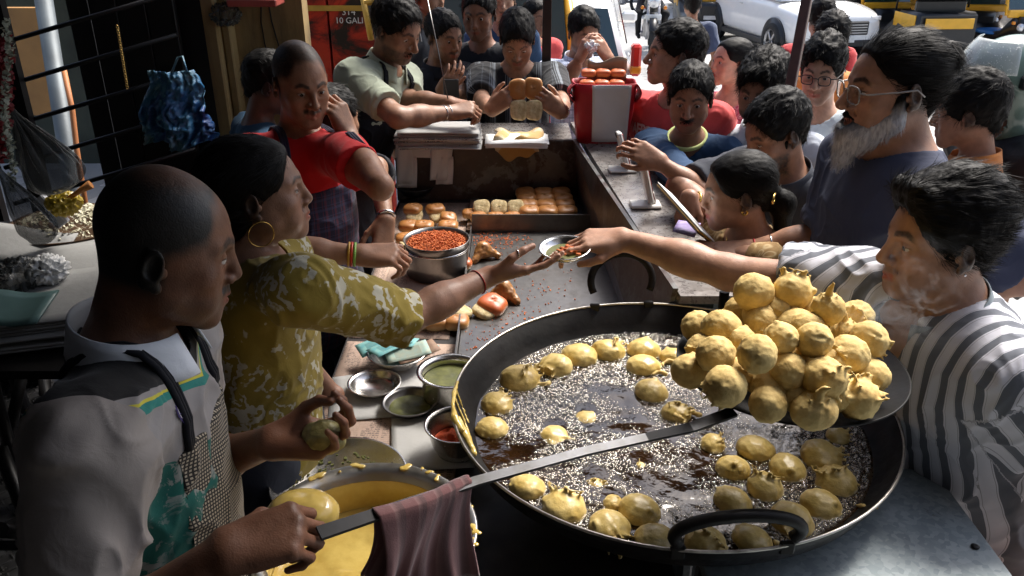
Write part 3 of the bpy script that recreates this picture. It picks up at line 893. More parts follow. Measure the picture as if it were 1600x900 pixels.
        v, f = sdf_mesh(q, max(h*1.8, .011)); n = vnormals(v, f); v = v+n*(fbm(v*V(16, 16, 9), 2, 5)*.008)[:, None]
        put('trousers', mesh_np('trousers', v, f), M[cl.get('legs', 'trouser')], root, world=True)
# ---------------------------------------------------------------- setting: ground, road, pavement, stall
def mk_road():
    t = NT('road_concrete'); c = t.coord('Object'); n = t.noise(.7, 5, c, .65); n2 = t.noise(40, 3, c); w = t.ramp(t.noise(.45, 4, c, .6, .8), [(.42, 0.), (.58, 1.)])
    col = t.ramp(n, [(.3, (.30, .295, .285)), (.6, (.42, .415, .40)), (.8, (.50, .49, .475))])
    col = t.mix(t.math('MULTIPLY', w, .35), col, (.16, .155, .15))
    t.fin(col, t.math('SUBTRACT', .75, t.math('MULTIPLY', w, .5)), 0, t.bump(n2, .25, .004)); return t.m
M['road'] = mk_road()
M['pave'] = m_plain('pavement_tile', (.22, .21, .20), .7, var=.25, bump=.3, bscale=40)
def struct(o): tag(o, kind='structure'); return o
b = BM()
ys_ = [-60, -20, 0, 4, 8, 8.6, 12, 20, 30, 44, 46, 90, 200]
b.grid(lambda u, v: (-150+300*u, ys_[int(round(v*12))], gz(ys_[int(round(v*12))])), 4, 12)
struct(b.obj('road', M['road']))
# pavement with slabs round the stall
b = BM(); b.box((1.35, 2.2, -.176), (1.0, 3.4, .05)); pv = struct(b.obj('pavement', M['pave']))
mslab = BM().box((0, 0, 0), (.293, .293, .012), bev=.006).mesh('slab'); mslab.materials.append(M['pave'])
for i in range(3):
    for j in range(11): put('paving_slab', mslab, None, pv, loc=(.66+i*.6+.05, -.8+j*.6, -.117+random.uniform(-.002, .002)))
# chequer plate floor of the stall
t = NT('chequer_plate'); t.fin(t.ramp(t.noise(9, 5), [(.3, (.03, .028, .026)), (.7, (.16, .16, .165))]), t.ramp(t.noise(14, 4), [(.3, .22), (.7, .55)]), .8, t.bump(t.noise(60, 3), .3, .002)); M['chequer'] = t.m
b = BM(); b.box((-1.55, 1.6, -.06), (2.1, 3.0, .055)); fl = struct(b.obj('stall_floor', M['chequer']))
b = BM()
for i in range(54):
    for j in range(100):
        x = -2.55+i*.036; y = .3+j*.030; a = PI/4 if (i+j) % 2 else -PI/4
        if x > -.6: continue
        R = Matrix.Rotation(a, 3, 'Z'); b.box((x, y, -.0045), (.013, .0035, .0035), R, .0018)
o = b.obj('floor_tread', M['chequer'], fl); tag(o, kind='stuff')

M['tableiron'] = m_plain('painted_iron', (.035, .030, .030), .55, .3, var=.4, nscale=14)
def mk_wallmetal():
    t = NT('worn_brown_metal'); c = t.coord('Object'); n = t.noise(5.5, 6, c, .62, .6); n2 = t.noise(26, 5, c, .7, .4)
    w = t.ramp(t.math('ADD', t.math('MULTIPLY', n, .68), t.math('MULTIPLY', n2, .32)), [(.515, 0.), (.55, 1.)])
    col = t.mix(w, t.ramp(n2, [(.3, (.030, .017, .014)), (.7, (.060, .036, .030))]), t.ramp(t.noise(9, 4, c), [(.3, (.08, .08, .08)), (.7, (.17, .17, .165))]))
    t.fin(col, t.ramp(n2, [(.3, .28), (.7, .5)]), t.math('MULTIPLY', w, .7), t.bump(w, -.2, .001)); return t.m
M['wallmetal'] = mk_wallmetal()
def mk_shelf():
    t = NT('scratched_shelf'); c = t.coord('Object'); n = t.noise(8, 7, c, .68, .5); n2 = t.noise(60, 4, c, .7)
    col = t.ramp(n, [(.32, (.10, .085, .075)), (.5, (.22, .20, .19)), (.68, (.34, .33, .32))])
    t.fin(col, t.ramp(n2, [(.3, .20), (.7, .42)]), .55, t.bump(n2, .15, .001)); return t.m
M['shelf'] = mk_shelf()
def mk_galv():
    t = NT('galvanised'); c = t.coord('Object'); vo = t.add('TexVoronoi'); vo.inputs['Scale'].default_value = 95; t.l.new(c, vo.inputs['Vector'])
    n = t.noise(7, 5, c, .6); g = t.ramp(vo.outputs['Color'], [(.2, (.32, .38, .40)), (.8, (.50, .56, .57))])
    rust = t.ramp(t.noise(6, 6, c, .7, .5), [(.66, 0.), (.72, 1.)])
    t.fin(t.mix(rust, t.mix(.35, g, t.ramp(n, [(.3, (.10, .12, .13)), (.7, (.40, .44, .45))])), (.05, .03, .022)), t.ramp(n, [(.3, .48), (.7, .7)]), t.math('MULTIPLY', t.math('SUBTRACT', 1., rust), .35), t.bump(t.noise(180, 3, c), .15, .001)); return t.m
M['galv'] = mk_galv(); M['steel'] = m_steel('steel'); M['steel_d'] = m_steel('worn_steel', (.21, .205, .20), .30, (.06, .045, .035), .8, 9)
M['black'] = m_plain('black_iron', (.012, .011, .011), .45, .3, var=.3)
# the stall counter: one thing with its parts
st = empty('stall_counter', (0, 2.2, 0), 'dark metal stall counter with raised brown worn side walls holding trays, pots and bread', 'counter')
b = BM(); b.box((-.09, 2.08, .775), (.41, 1.44, .021)); b.box((.31, 1.05, .70), (.0101, .5, .09)); b.obj('table_top', M['tableiron'], st, world=True)
b = BM(); b.box((-.108, 3.526, .926), (.400, .014, .138), bev=.004); b.obj('back_panel', M['wallmetal'], st, world=True)
def wallseg(p0, p1, z0, z1, th, mat, name, lean=.0):
    p0 = Vector(p0).to_3d(); p1 = Vector(p1).to_3d(); d = (p1-p0).normalized(); n = Vector((d.y, -d.x, 0))
    b = BM(); vs = []
    for q in (p0, p1):
        for (off, z, l) in ((0, z0, 0), (th, z0, 0), (0, z1, lean), (th, z1, lean)):
            vs.append(b.b.verts.new(q+n*(off+l)+Vector((0, 0, z))))
    b._f(vs, [(0, 1, 3, 2), (4, 6, 7, 5), (0, 4, 5, 1), (2, 3, 7, 6), (0, 2, 6, 4), (1, 5, 7, 3)])
    return b.obj(name, mat, st, world=True)
wallseg((.375, .98), (.245, 3.33), .80, 1.115, .012, M['wallmetal'], 'side_panel', lean=.02) if False else None
b = BM()
def quad8(b, A, B_):
    vs = [b.b.verts.new(Vector(p)) for p in list(A)+list(B_)]
    b._f(vs, [(0, 1, 2, 3), (7, 6, 5, 4), (0, 4, 5, 1), (1, 5, 6, 2), (2, 6, 7, 3), (3, 7, 4, 0)])
quad8(b, [(.379, 2.0, .79), (.290, 3.51, .79), (.310, 3.51, .79), (.393, 2.0, .79)], [(.428, 2.0, 1.066), (.262, 3.51, 1.066), (.276, 3.51, 1.066), (.442, 2.0, 1.066)])
b.obj('side_panel', M['wallmetal'], st, world=True)
b = BM(); quad8(b, [(.440, 1.97, 1.035), (.272, 3.86, 1.035), (.50, 3.86, 1.035), (.62, 1.97, 1.035)], [(.443, 1.97, 1.058), (.274, 3.86, 1.058), (.50, 3.86, 1.058), (.62, 1.97, 1.058)])
b.obj('customer_shelf', M['shelf'], st, world=True)
b = BM(); b.box((-.120, 3.69, 1.045), (.382, .155, .012)); b.obj('back_shelf', M['shelf'], st, world=True)
b = BM(); quad8(b, [(.54, 2.0, -.12), (.40, 3.8, -.12), (.42, 3.8, -.12), (.56, 2.0, -.12)], [(.54, 2.0, 1.033), (.40, 3.8, 1.033), (.42, 3.8, 1.033), (.56, 2.0, 1.033)]); b.obj('front_board', M['galv'], st, world=True)
for x, y, zt in ((-.48, .72, .75), (-.48, 3.3, .75), (-.48, 2.0, .75), (.2, .72, .75), (.28, 3.3, .75), (.50, 3.8, 1.03), (.59, 2.0, 1.03)):
    b = BM(); b.box((x, y, (zt)/2-.06), (.018, .018, zt/2+.06)); b.obj('leg', M['black'], st, world=True)
gl = empty('galvanised_ledge', (.72, 1.0, 0), 'dull galvanised sheet ledge with dark screws beside the big frying pan', 'ledge')
b = BM(); b.box((.62, .93, .895), (.275, .51, .012), bev=.003); b.obj('sheet', M['galv'], gl, world=True)
b = BM(); b.box((.888, .93, .845), (.006, .51, .04)); b.obj('edge_strip', M['galv'], gl, world=True)
for y in (.55, .72, .96, 1.2): 
    b = BM(); b.lathe([(0, .0), (.007, .0), (.008, .003), (.004, .005), (0, .005)], 12, (.862, y, .9075)); b.obj('screw', M['black'], gl, world=True)
for x, y in ((.42, .45), (.87, .45), (.87, 1.4)):
    b = BM(); b.box((x, y, .38), (.016, .016, .50)); b.obj('leg', M['black'], gl, world=True)
# burner below the pan
bn = empty('gas_burner', (.34, 1.53, 0), 'dark iron gas burner stand under the big frying pan', 'burner')
b = BM(); b.tube([(.34+.26*math.cos(a*PI/12), 1.53+.26*math.sin(a*PI/12), .84) for a in range(24)], .014, 8, closed=True); b.obj('ring', M['black'], bn, world=True)
for k in range(4):
    a = PI/4+k*PI/2; b = BM(); b.box((.34+.26*math.cos(a), 1.53+.26*math.sin(a), .42), (.015, .015, .42)); b.obj('leg', M['black'], bn, world=True)
# roof, roof posts, dark boards
M['roof'] = m_plain('dark_tarpaulin', (.03, .03, .035), .8, var=.3, bump=.4)
rf = empty('stall_roof', (-.6, 1.0, 0), 'dark sloping stall roof sheet above the vendors', 'roof')
b = BM(); b.sheet(lambda u, v: (-2.9+ROOF_X1*u+2.9*u, -1.6+(ROOF_Y1+1.6)*v, 2.20+.42*u+.010*math.sin(u*60)), 80, 2, .006); b.obj('sheet', M['roof'], rf, world=True)
sg = BM().box((-.75, 4.55, 2.32), (1.25, .02, .28), bev=.004).obj('shade_board', M['roof']); tag(sg, 'plain dark unseen board added above the stall front to cut light', 'board')  # added out of view to keep street light off the vendors
M['pole'] = m_plain('brown_pole', (.075, .035, .028), .45, .2, var=.35, nscale=20)
A = P(1272, -60, 2.95); B_ = P(1222, 205, 2.95); B2 = V(B_[0], B_[1], 0)+(B_-A)*0
b = BM(); d_ = nrm(B_-A); R = Vector(d_).to_track_quat('Z', 'Y').to_matrix(); mid = (A+B_)/2
L = 2.9; c0 = A-d_*.25+d_*L/2; b.box(c0, (.017, .030, L/2), R, .003); po = b.obj('pole', M['pole']); tag(po, 'leaning square brown painted post beside the young man in glasses', 'post')
A = P(856, -40, 3.95); b = BM(); b.box((A[0]+.0, A[1], 1.2), (.022, .022, 1.45), bev=.003); o = b.obj('pole', M['black']); tag(o, 'dark upright post above the young man in the striped shirt', 'post')
b = BM(); A = P(662, -30, 3.05); B_ = P(700, 155, 3.05); b.tube([A, B_], .0022, 6); o = b.obj('hanging_wire', M['steel_d']); tag(o, 'thin pale wire hanging beside the man leaning on the counter', 'wire')
def mk_wallY():
    t = NT('stained_yellow_wall'); c = t.coord('Object'); n = t.noise(2.2, 6, c, .65, .5); s = t.noise(5, 4, t.coord('Object', (3, 1, .5)), .7)
    col = t.ramp(n, [(.3, (.26, .16, .06)), (.6, (.42, .30, .13)), (.8, (.52, .40, .21))]); col = t.mix(t.ramp(s, [(.45, .0), (.75, .7)]), col, (.08, .055, .035))
    t.fin(col, .8, 0, t.bump(t.noise(30, 4, c), .3, .004)); return t.m
M['wally'] = mk_wallY()
wl = empty('stall_or_shade_wall', (-1.25, 3.7, 0), 'stained yellow brown plaster wall with jutting ledge behind the man in the red shirt', 'wall')
b = BM(); b.box((-1.275, 3.75, 1.15), (.185, .05, 1.15)); b.obj('plaster', M['wally'], wl, world=True)
b = BM(); b.box((-1.25, 3.60, 1.93), (.20, .12, .085), bev=.01); b.obj('ledge', M['wally'], wl, world=True)
b = BM(); b.box((-1.47, 3.66, 1.2), (.045, .07, 1.5), bev=.008); b.box((-1.405, 3.68, 1.2), (.018, .05, 1.5), bev=.006); b.obj('pilaster', M['wally'], wl, world=True)
for k, x in enumerate((-1.25, -1.21)):
    b = BM(); b.tube([(x+.02*math.sin(i*.9+k), 3.695, 1.98-.09*i) for i in range(9)], .003, 5); b.obj('cable', M['black'], wl, world=True)
wl.location.x += .20
# cupboard of dark boards
cb = empty('dark_cupboard', (-2.0, 3.3, 0), 'black open shutter cupboard at the back left of the stall', 'cupboard')
for k in range(3):
    b = BM(); b.box((-1.585-.116*k*1.0, 3.52, 1.3), (.056, .016, 1.35), bev=.003); b.obj('board', M['black'], cb, world=True)
for k in range(5):
    b = BM(); z = .95+.155*k; b.tube([(-1.50, 3.42, z+.10), (-2.25, 3.30, z-.10)], .010, 6); b.obj('bar', M['black'], cb, world=True)
b = BM(); b.box((-1.725, 3.60, 1.2), (.275, .012, 1.3)); b.obj('back_panel', M['black'], cb, world=True)
b = BM(); b.box((-2.13, 3.30, 1.3), (.040, .02, 1.35)); b.obj('frame_post', M['black'], cb, world=True)
b = BM(); b.box((-2.35, 3.29, 1.865), (.5, .02, .075)); b.obj('lintel', M['black'], cb, world=True)
b = BM(); b.box((-2.70, 3.30, 1.3), (.40, .02, 1.35)); b.obj('shade_side_board', M['black'], cb, world=True)  # out of view, widened to cut light through the left gap
cb.location.x += .17
# unseen walls left, right and behind the viewer, put in to block light
o = BM().box((2.0, -.6, 1.5), (.03, 1.0, 1.6)).obj('stall_or_shade_wall', M['roof']); tag(o, 'dark unseen wall added right of the viewer to cut light', 'wall')  # added out of view to cut fill light on the left cook
for nm, c, h in (('stall_or_shade_wall', (-2.95, .9, 1.35), (.03, 2.5, 1.38)), ('stall_or_shade_wall', (1.2, -1.65, 3.9), (7.0, .03, 4.1))):
    b = BM(); b.box(c, h); o = b.obj(nm, M['roof']); tag(o, 'dark unseen wall added left of the stall to block light' if c[0] < -2 else 'tall dark unseen wall added behind the viewer to cut light', 'wall')  # near wall raised building high to remove light from behind the viewer
# galvanised pipe seen through the railing
M['pipe'] = m_plain('grey_pipe', (.07, .085, .095), .55, .3, var=.3, nscale=6)
A = P(62, -40, 4.6); B_ = P(105, 235, 4.6); b = BM(); d_ = nrm(B_-A); b.tube([A, A+d_*2.6], .048, 20); o = b.obj('drain_pipe', M['pipe']); tag(o, 'leaning grey weathered pipe seen through the dark railing', 'pipe')
for k, (p, q, c) in enumerate((((100, 110), (120, 235), (.35, .12, .03)),)):
    A = P(*p, 4.3); B_ = P(*q, 4.3); b = BM(); b.tube([A, (A+B_)/2+V(.01, 0, 0), B_, B_+(B_-A)*2], .014, 6); o = b.obj('rope', m_plain('orange_rope', c)); tag(o, 'frayed orange cable beside the grey pipe', 'rope')
b = BM(); b.box((-3.0, 5.2, 1.1), (.20, .03, .32)); o = b.obj('notice_board', m_plain('ochre_board', (.30, .15, .04))); tag(o, 'ochre board behind the railing at the far left', 'board')
o = BM().box((-5.2, 7.6, 1.2), (3.2, .1, 2.6)).obj('lane_shade_wall', m_plain('dark_olive_wall', (.035, .040, .028), .9, var=.5, nscale=2)); tag(o, 'dark olive wall added across the lane to dim the far left', 'wall')  # wall added, in a dark colour, so the lane behind stays dim
b = BM(); b.box((-4.1, 7.2, 2.1), (.9, .04, .5)); o = b.obj('blue_sheet', m_plain('blue_sheet', (.05, .22, .36))); tag(o, 'blue plastic sheet across the lane at the top left', 'sheet')
# red metal cabinet
def mk_red():
    t = NT('red_rusty_metal'); c = t.coord('Object'); n = t.noise(3.2, 6, c, .7, .7)
    col = t.ramp(n, [(.40, (.012, .010, .010)), (.46, (.20, .012, .008)), (.54, (.50, .030, .012)), (.8, (.45, .06, .03))])
    t.fin(col, .5, .1, t.bump(n, .2, .004)); return t.m
M['redmetal'] = mk_red()
rc_ = empty('red_cabinet', (-1.3, 5.0, 0), 'rusty red and black metal cabinet with yellow band behind the vendors', 'cabinet')
cx0, cx1 = P(450, 60, 4.7)[0], P(596, 60, 4.7)[0]; yy = 4.75
for k in range(2):
    w_ = (cx1-cx0)/2; b = BM(); b.box((cx0+w_*(k+.5), yy, 1.0), (w_/2-.006, .02, 1.2), bev=.004); b.obj('door', M['redmetal'], rc_, world=True)
b = BM(); b.box(((cx0+cx1)/2, yy+.17, 1.0), ((cx1-cx0)/2, .14, 1.2)); b.obj('carcass', M['redmetal'], rc_, world=True)
zb = P(520, 17, 4.4)[2]; b = BM(); b.box(((cx0+cx1)/2, yy-.024, zb), ((cx1-cx0)/2, .004, .014)); b.obj('band', m_plain('yellow_paint', (.55, .33, .05), var=.3), rc_, world=True)
M['white'] = m_plain('white_paint', (.7, .7, .68), .5, bump=.05)
def text(s, size, name, mat, parent, loc, rot=(PI/2, 0, 0), ext=.001, bold=0, curve=None, align='CENTER'):
    c = bpy.data.curves.new('txt', 'FONT'); c.body = s; c.size = size; c.extrude = ext; c.offset = bold; c.align_x = align; c.align_y = 'CENTER'; c.resolution_u = 3
    o = bpy.data.objects.new('txt', c); SC.collection.objects.link(o)
    dg = bpy.context.evaluated_depsgraph_get(); me = bpy.data.meshes.new_from_object(o.evaluated_get(dg)); me.name = name
    bpy.data.objects.remove(o); bpy.data.curves.remove(c)
    if parent == 'mesh': return me
    return put(name, me, mat, parent, Vector(loc), rot, world=True)
p_ = P(538, 30, 4.4); text('314', .05, 'painted_text', M['white'], rc_, (p_[0], yy-.025, p_[2]+.02)); text('10 GALI', .045, 'painted_text', M['white'], rc_, (p_[0], yy-.025, p_[2]-.025))
# board with yellow frame
fb = empty('framed_board', (-.7, 4.4, 0), 'grey board in a slanting yellow frame above the man leaning on the counter', 'board')
ym = m_plain('yellow_frame', (.62, .38, .06), .5)
A, B_, C_ = P(562, -30, 4.2), P(580, 62, 4.2), P(640, -30, 4.2)
b = BM(); b.tube([A, B_], .016, 6); b.obj('frame', ym, fb, world=True); b = BM(); b.tube([P(566, 6, 4.2), P(640, -8, 4.2)], .016, 6); b.obj('frame', ym, fb, world=True)
cm = (P(575, 5, 4.25)+P(640, 45, 4.25))/2; b = BM(); b.box(cm+V(.02, .03, 0), (.12, .008, .15), Matrix.Rotation(math.radians(-8), 3, 'Y')); b.obj('panel', m_plain('grey_panel', (.13, .14, .155), .4), fb, world=True)
# ---------------------------------------------------------------- street behind
M['carwhite'] = m_plain('car_white', (.80, .80, .79), .18, 0, var=.02, bump=0, Coat_Weight=.6)
M['glass'] = (lambda t: t.fin((.02, .045, .045), .05, 0, spec=.8, Coat_Weight=.8))(NT('car_glass'))
M['tyre'] = m_plain('tyre', (.018, .018, .018), .8); M['rim'] = m_plain('alloy', (.45, .45, .46), .3, .8, bump=0); M['blackp'] = m_plain('black_plastic', (.015, .015, .016), .4, bump=.05)
M['tail'] = m_plain('tail_lamp', (.55, .02, .01), .2, bump=0); M['lamp'] = m_plain('lamp_glass', (.75, .76, .78), .1, .4, bump=0); M['amber'] = m_plain('amber_lamp', (.75, .25, .02), .2, bump=0)
M['autoy'] = m_plain('taxi_yellow', (.80, .42, .03), .35, var=.06, bump=.03); M['autok'] = m_plain('taxi_black', (.014, .015, .017), .3, bump=.03); M['canvas'] = m_plain('black_canvas', (.02, .02, .022), .8)
def wheel(parent, x, y, r, w, G0=0):
    b = BM(); b.lathe([(r*.62, -w/2), (r*.93, -w/2), (r, -w*.3), (r, w*.3), (r*.93, w/2), (r*.62, w/2)], 28, closed=True)
    me = b.mesh('wheel'); me.transform(Matrix.Rotation(PI/2, 4, 'Y')); wh = put('wheel', me, M['tyre'], parent, (x, y, r+G0))
    b = BM(); b.lathe([(0, w*.30), (r*.15, w*.34), (r*.2, w*.25), (r*.60, w*.28), (r*.62, w*.5), (r*.66, w*.5)], 28)
    for k in range(5):
        a = k*2*PI/5; b.box((math.cos(a)*r*.36, math.sin(a)*r*.36, w*.36), (r*.28, r*.065, w*.05), Matrix.Rotation(a, 3, 'Z'), .004)
    me = b.mesh('rim'); me.transform(Matrix.Rotation(PI/2 if x > 0 else -PI/2, 4, 'Y')); put('rim', me, M['rim'], wh)
    return wh
def loft(b, secs, smooth=True, cap=True):
    """secs: list of rings (same length) of points"""
    R = [[b.b.verts.new(Vector(p)) for p in s] for s in secs]; n = len(R[0])
    for i in range(len(R)-1):
        for k in range(n):
            f = b.b.faces.new((R[i][k], R[i][(k+1) % n], R[i+1][(k+1) % n], R[i+1][k])); f.smooth = smooth; f.material_index = b.mi
    if cap: b.b.faces.new(R[0][::-1]); b.b.faces.new(R[-1])
def car(loc, rz, label, s=1.0, van=False):
    """x across, +y the front"""
    root = empty('parked_car', loc, label, 'car', 'white cars on the street', rz); root.scale = (s, s, s)
    W, L = .88, 2.05
    def ring(y, z0, z1, w, tum=.08, n=6):
        pts = []
        for k in range(n+1):
            t_ = k/n; z = z0+(z1-z0)*t_; x = w*(1-.10*(1-math.sin(PI*min(t_*1.5, .5)))-(tum*max(0, t_-.6)/.4)); pts.append((x, y, z))
        return pts+[(-x, y_, z) for x, y_, z in pts[::-1]]
    b = BM()
    top = [(-2.05, .42, .80, .80), (-2.0, .30, 1.02, .84), (-1.7, .24, 1.05, .88), (-1.0, .22, 1.05, .89), (0, .22, 1.03, .89), (.9, .22, 1.02, .89), (1.35, .24, 1.00, .88), (1.8, .26, .93, .84), (2.0, .30, .86, .78), (2.06, .36, .74, .72)]
    if van: top[0] = (-2.05, .40, 1.0, .83)
    loft(b, [ring(y, a, c, w_) for y, a, c, w_ in top]); bo = b.obj('body', M['carwhite'], root)
    md = bo.modifiers.new('s', 'SUBSURF'); md.levels = md.render_levels = 1
    b = BM()
    cab = [(-1.98, 1.0, .78), (-1.72, 1.50, .64), (-1.0, 1.60, .62), (-.1, 1.62, .63), (.45, 1.50, .65), (1.15, 1.0, .80)]
    loft(b, [[(w_*1.0, y, 1.0), (w_*.99, y, 1.0+(z-1.0)*.5), (w_*.93, y, z-.04 if z > 1.1 else z), (w_*.72, y, z+.01), (-w_*.72, y, z+.01), (-w_*.93, y, z-.04 if z > 1.1 else z), (-w_*.99, y, 1.0+(z-1.0)*.5), (-w_, y, 1.0)] for y, z, w_ in [(y, z+.001, .80 if 0 else (.80-(z-1.0)*.25)) for y, z, w_ in cab]]); b.obj('roof', M['carwhite'], root)
    # glass panes, proud of the cabin
    def pane(name, pts, mat=None):
        b = BM(); c = sum((Vector(p) for p in pts), Vector())/len(pts); vs = [b.b.verts.new(Vector(p)) for p in pts]; b.b.faces.new(vs)
        me = b.mesh(name, fix=False); o = put(name, me, mat or M['glass'], root); m_ = o.modifiers.new('t', 'SOLIDIFY'); m_.thickness = .012; m_.offset = 0
    pane('windscreen', [(-.72, 1.10, 1.045), (.72, 1.10, 1.045), (.60, .50, 1.50), (-.60, .50, 1.50)])
    pane('rear_window', [(-.68, -1.975, 1.10), (.68, -1.975, 1.10), (.58, -1.765, 1.47), (-.58, -1.765, 1.47)])
    for g in (-1, 1):
        for y0, y1, yt0, yt1 in ((-.92, .02, -.90, .0), (.10, .92, .08, .42)):
            pane('side_window', [(g*.812, y0, 1.08), (g*.812, y1, 1.08), (g*.705, yt1, 1.50), (g*.705, yt0, 1.50)])
        b = BM(); b.box((g*.96, .82, 1.10), (.085, .05, .06), bev=.03); b.obj('mirror', M['carwhite'], root)
        b = BM(); b.box((g*.66, 1.985, .78), (.10, .03, .035), bev=.01); b.obj('headlight', M['lamp'], root)
        b = BM(); b.box((g*.64, 1.99, .52), (.07, .04, .07), bev=.01); b.obj('headlight', M['lamp'], root)
        b = BM(); b.box((g*.80, -1.985, 1.12), (.04, .06, .12), bev=.02); b.obj('tail_light', M['tail'], root)
        b = BM(); b.box((g*.80, -1.99, 1.05), (.042, .062, .03), bev=.01); b.obj('indicator', M['amber'], root)
        for y in (-1.28, 1.28):
            b = BM(); b.lathe([(0, .0), (.40, .0), (.40, .06), (0, .06)], 28); me = b.mesh('wheel_arch'); me.transform(Matrix.Rotation(PI/2, 4, 'Y')); put('wheel_arch', me, M['blackp'], root, (g*.878-.03, y, .34))
            wheel(root, g*.84, y, .325, .21)
        b = BM(); b.box((g*.87, 0, .27), (.03, .92, .05), bev=.01); b.obj('sill', M['blackp'], root)
        b = BM(); b.box((g*.905, -.1, .85), (.008, .06, .012), bev=.003); b.obj('door_handle', M['rim'], root)
    b = BM(); b.box((0, 2.03, .62), (.52, .035, .12), bev=.02); b.obj('grille', M['blackp'], root)
    for k in range(4):
        b = BM(); b.box((0, 2.068, .545+k*.045), (.48, .006, .007)); b.obj('grille_bar', M['rim'], root)
    b = BM(); b.box((0, 2.02, .36), (.60, .05, .06), bev=.02); b.obj('bumper', M['blackp'], root)
    b = BM(); b.box((0, 2.075, .44), (.26, .006, .055)); b.obj('number_plate', M['white'], root)
    b = BM(); b.box((0, -2.06, .62), (.26, .01, .06)); b.obj('number_plate', M['amber'] if van else M['white'], root)
    b = BM(); b.box((0, -2.03, .42), (.72, .05, .09), bev=.03); b.obj('bumper', M['blackp'], root)
    return root
def auto(loc, rz, label, s=1.):
    root = empty('auto_rickshaw', loc, label, 'auto rickshaw', 'black and yellow auto rickshaws', rz); root.scale = (s, s, s)
    b = BM()   # tub
    secs = []
    for y, w_, z0, z1 in ((-1.25, .60, .35, .95), (-1.1, .64, .28, 1.0), (-.5, .65, .25, .98), (.1, .62, .25, .55), (.45, .55, .28, .52), (.70, .42, .30, .60), (1.0, .36, .34, .92), (1.22, .30, .42, .90), (1.30, .22, .5, .82)):
        secs.append([(w_, y, z0), (w_, y, (z0+z1)/2), (w_*.96, y, z1), (-w_*.96, y, z1), (-w_, y, (z0+z1)/2), (-w_, y, z0)])
    loft(b, secs); b.obj('body', M['autok'], root)
    b = BM()   # yellow cowl below and round the windscreen
    b.box((0, 1.06, .965), (.55, .035, .075), Matrix.Rotation(-.15, 3, 'X'), .02)
    for g in (-1, 1): b.tube([(g*.56, 1.04, .93), (g*.565, .93, 1.3), (g*.54, .80, 1.62)], .035, 8)
    b.box((0, .80, 1.64), (.55, .04, .05), bev=.02); b.obj('cowl', M['autoy'], root)
    b = BM(); vs = [b.b.verts.new(p) for p in ((-.53, 1.045, 1.03), (.53, 1.045, 1.03), (.51, .83, 1.60), (-.51, .83, 1.60))]; b.b.faces.new(vs); o = put('windscreen', b.mesh('windscreen'), M['glass'], root); m_ = o.modifiers.new('t', 'SOLIDIFY'); m_.thickness = .01
    b = BM(); loft(b, [[(.60, y, 1.25 if y < -.2 else 1.58), (.61, y, z-.10), (.45, y, z), (-.45, y, z), (-.61, y, z-.10), (-.60, y, 1.25 if y < -.2 else 1.58)] for y, z in ((-1.22, 1.58), (-1.0, 1.70), (-.3, 1.75), (.4, 1.74), (.82, 1.69))]); b.obj('hood', M['canvas'], root)
    for g in (-1, 1):
        b = BM(); b.box((g*.63, -.72, .80), (.012, .42, .14), bev=.004); b.obj('side_panel', M['autoy'], root)
        b = BM(); b.tube([(g*.60, -.25, .95), (g*.60, -.25, 1.62)], .018, 6); b.obj('pillar', M['autok'], root)
        b = BM(); b.lathe([(0, .03), (.06, .02), (.075, 0), (.075, -.05)], 20); me = b.mesh('headlight'); me.transform(Matrix.Rotation(-PI/2, 4, 'X')); put('headlight', me, M['lamp'], root, (g*.30, 1.22, .72))
        b = BM(); b.box((g*.44, 1.14, .80), (.03, .03, .03), bev=.01); b.obj('indicator', M['amber'], root)
        b = BM(); b.tube([(g*.56, 1.0, 1.1), (g*.70, 1.08, 1.18)], .008, 5); b.box((g*.74, 1.09, 1.2), (.06, .012, .04), bev=.008); b.obj('mirror', M['autok'], root)
        wheel(root, g*.56, -.85, .22, .10)
    wheel(root, .001, 1.02, .22, .10)
    b = BM(); b.lathe([(.26, 0), (.27, .05), (.20, .12), (0, .14)], 16, (0, 1.02, .40), sx=.45); b.obj('mudguard', M['autok'], root)
    b = BM(); b.box((0, -.55, .62), (.52, .24, .08), bev=.03); b.box((0, -.85, .95), (.52, .06, .26), bev=.03); b.obj('seat', M['blackp'], root)
    b = BM(); b.box((0, -1.30, .80), (.5, .02, .10), bev=.01); b.obj('tail_panel', M['autoy'], root)
    b = BM(); b.box((0, 1.315, .56), (.17, .008, .045)); b.obj('number_plate', M['white'], root)
    return root
def gp(px, py): return tuple(PG(px, py))
# car seen from its front corner, right of centre
A_, B_ = PG(1207, 87), PG(1139, 57); h_ = nrm(A_-B_); s0 = .93; h_ = nrm(V(.20, -1, 0)); cc_ = A_-h_*1.28*s0+V(-h_[1], h_[0], 0)*(-.84)*s0*(-1)
cc_ = A_-h_*1.28*s0-V(h_[1], -h_[0], 0)*.84*s0
car((cc_[0], cc_[1], gz(cc_[1])-.02), math.atan2(-h_[0], h_[1]), 'white hatchback on the road facing us with black grille and alloy wheels', s0)
car((.26, 8.6, gz(8.6)), math.radians(-3), 'white car seen from behind with wide rear window above the eating man', 1.0, True)
car((-1.6, 16.5, gz(16.5)), math.radians(8), 'white car farthest up the street beyond the counter crowd', 1.0)
auto((-.23, 7.0, G), math.radians(186), 'yellow fronted auto rickshaw behind the bread reading youth, windscreen towards us')
for px, py, rz_, lb in ((1112, 62, 176, 'black auto rickshaw with round headlamp facing us left of the white hatchback'), (1372, 78, 186, 'auto rickshaw facing us just right of the white hatchback'), (1462, 98, 4, 'auto rickshaw with its orange tail band towards us right of the blue sheet'), (1600, 98, 184, 'auto rickshaw at the top right corner with yellow windscreen frame'), (1525, 84, 178, 'dark auto rickshaw behind the lidded drum')):
    p_ = PG(px, py); auto((p_[0], p_[1]+1.0, gz(p_[1]+1.0)), math.radians(rz_), lb, .80)
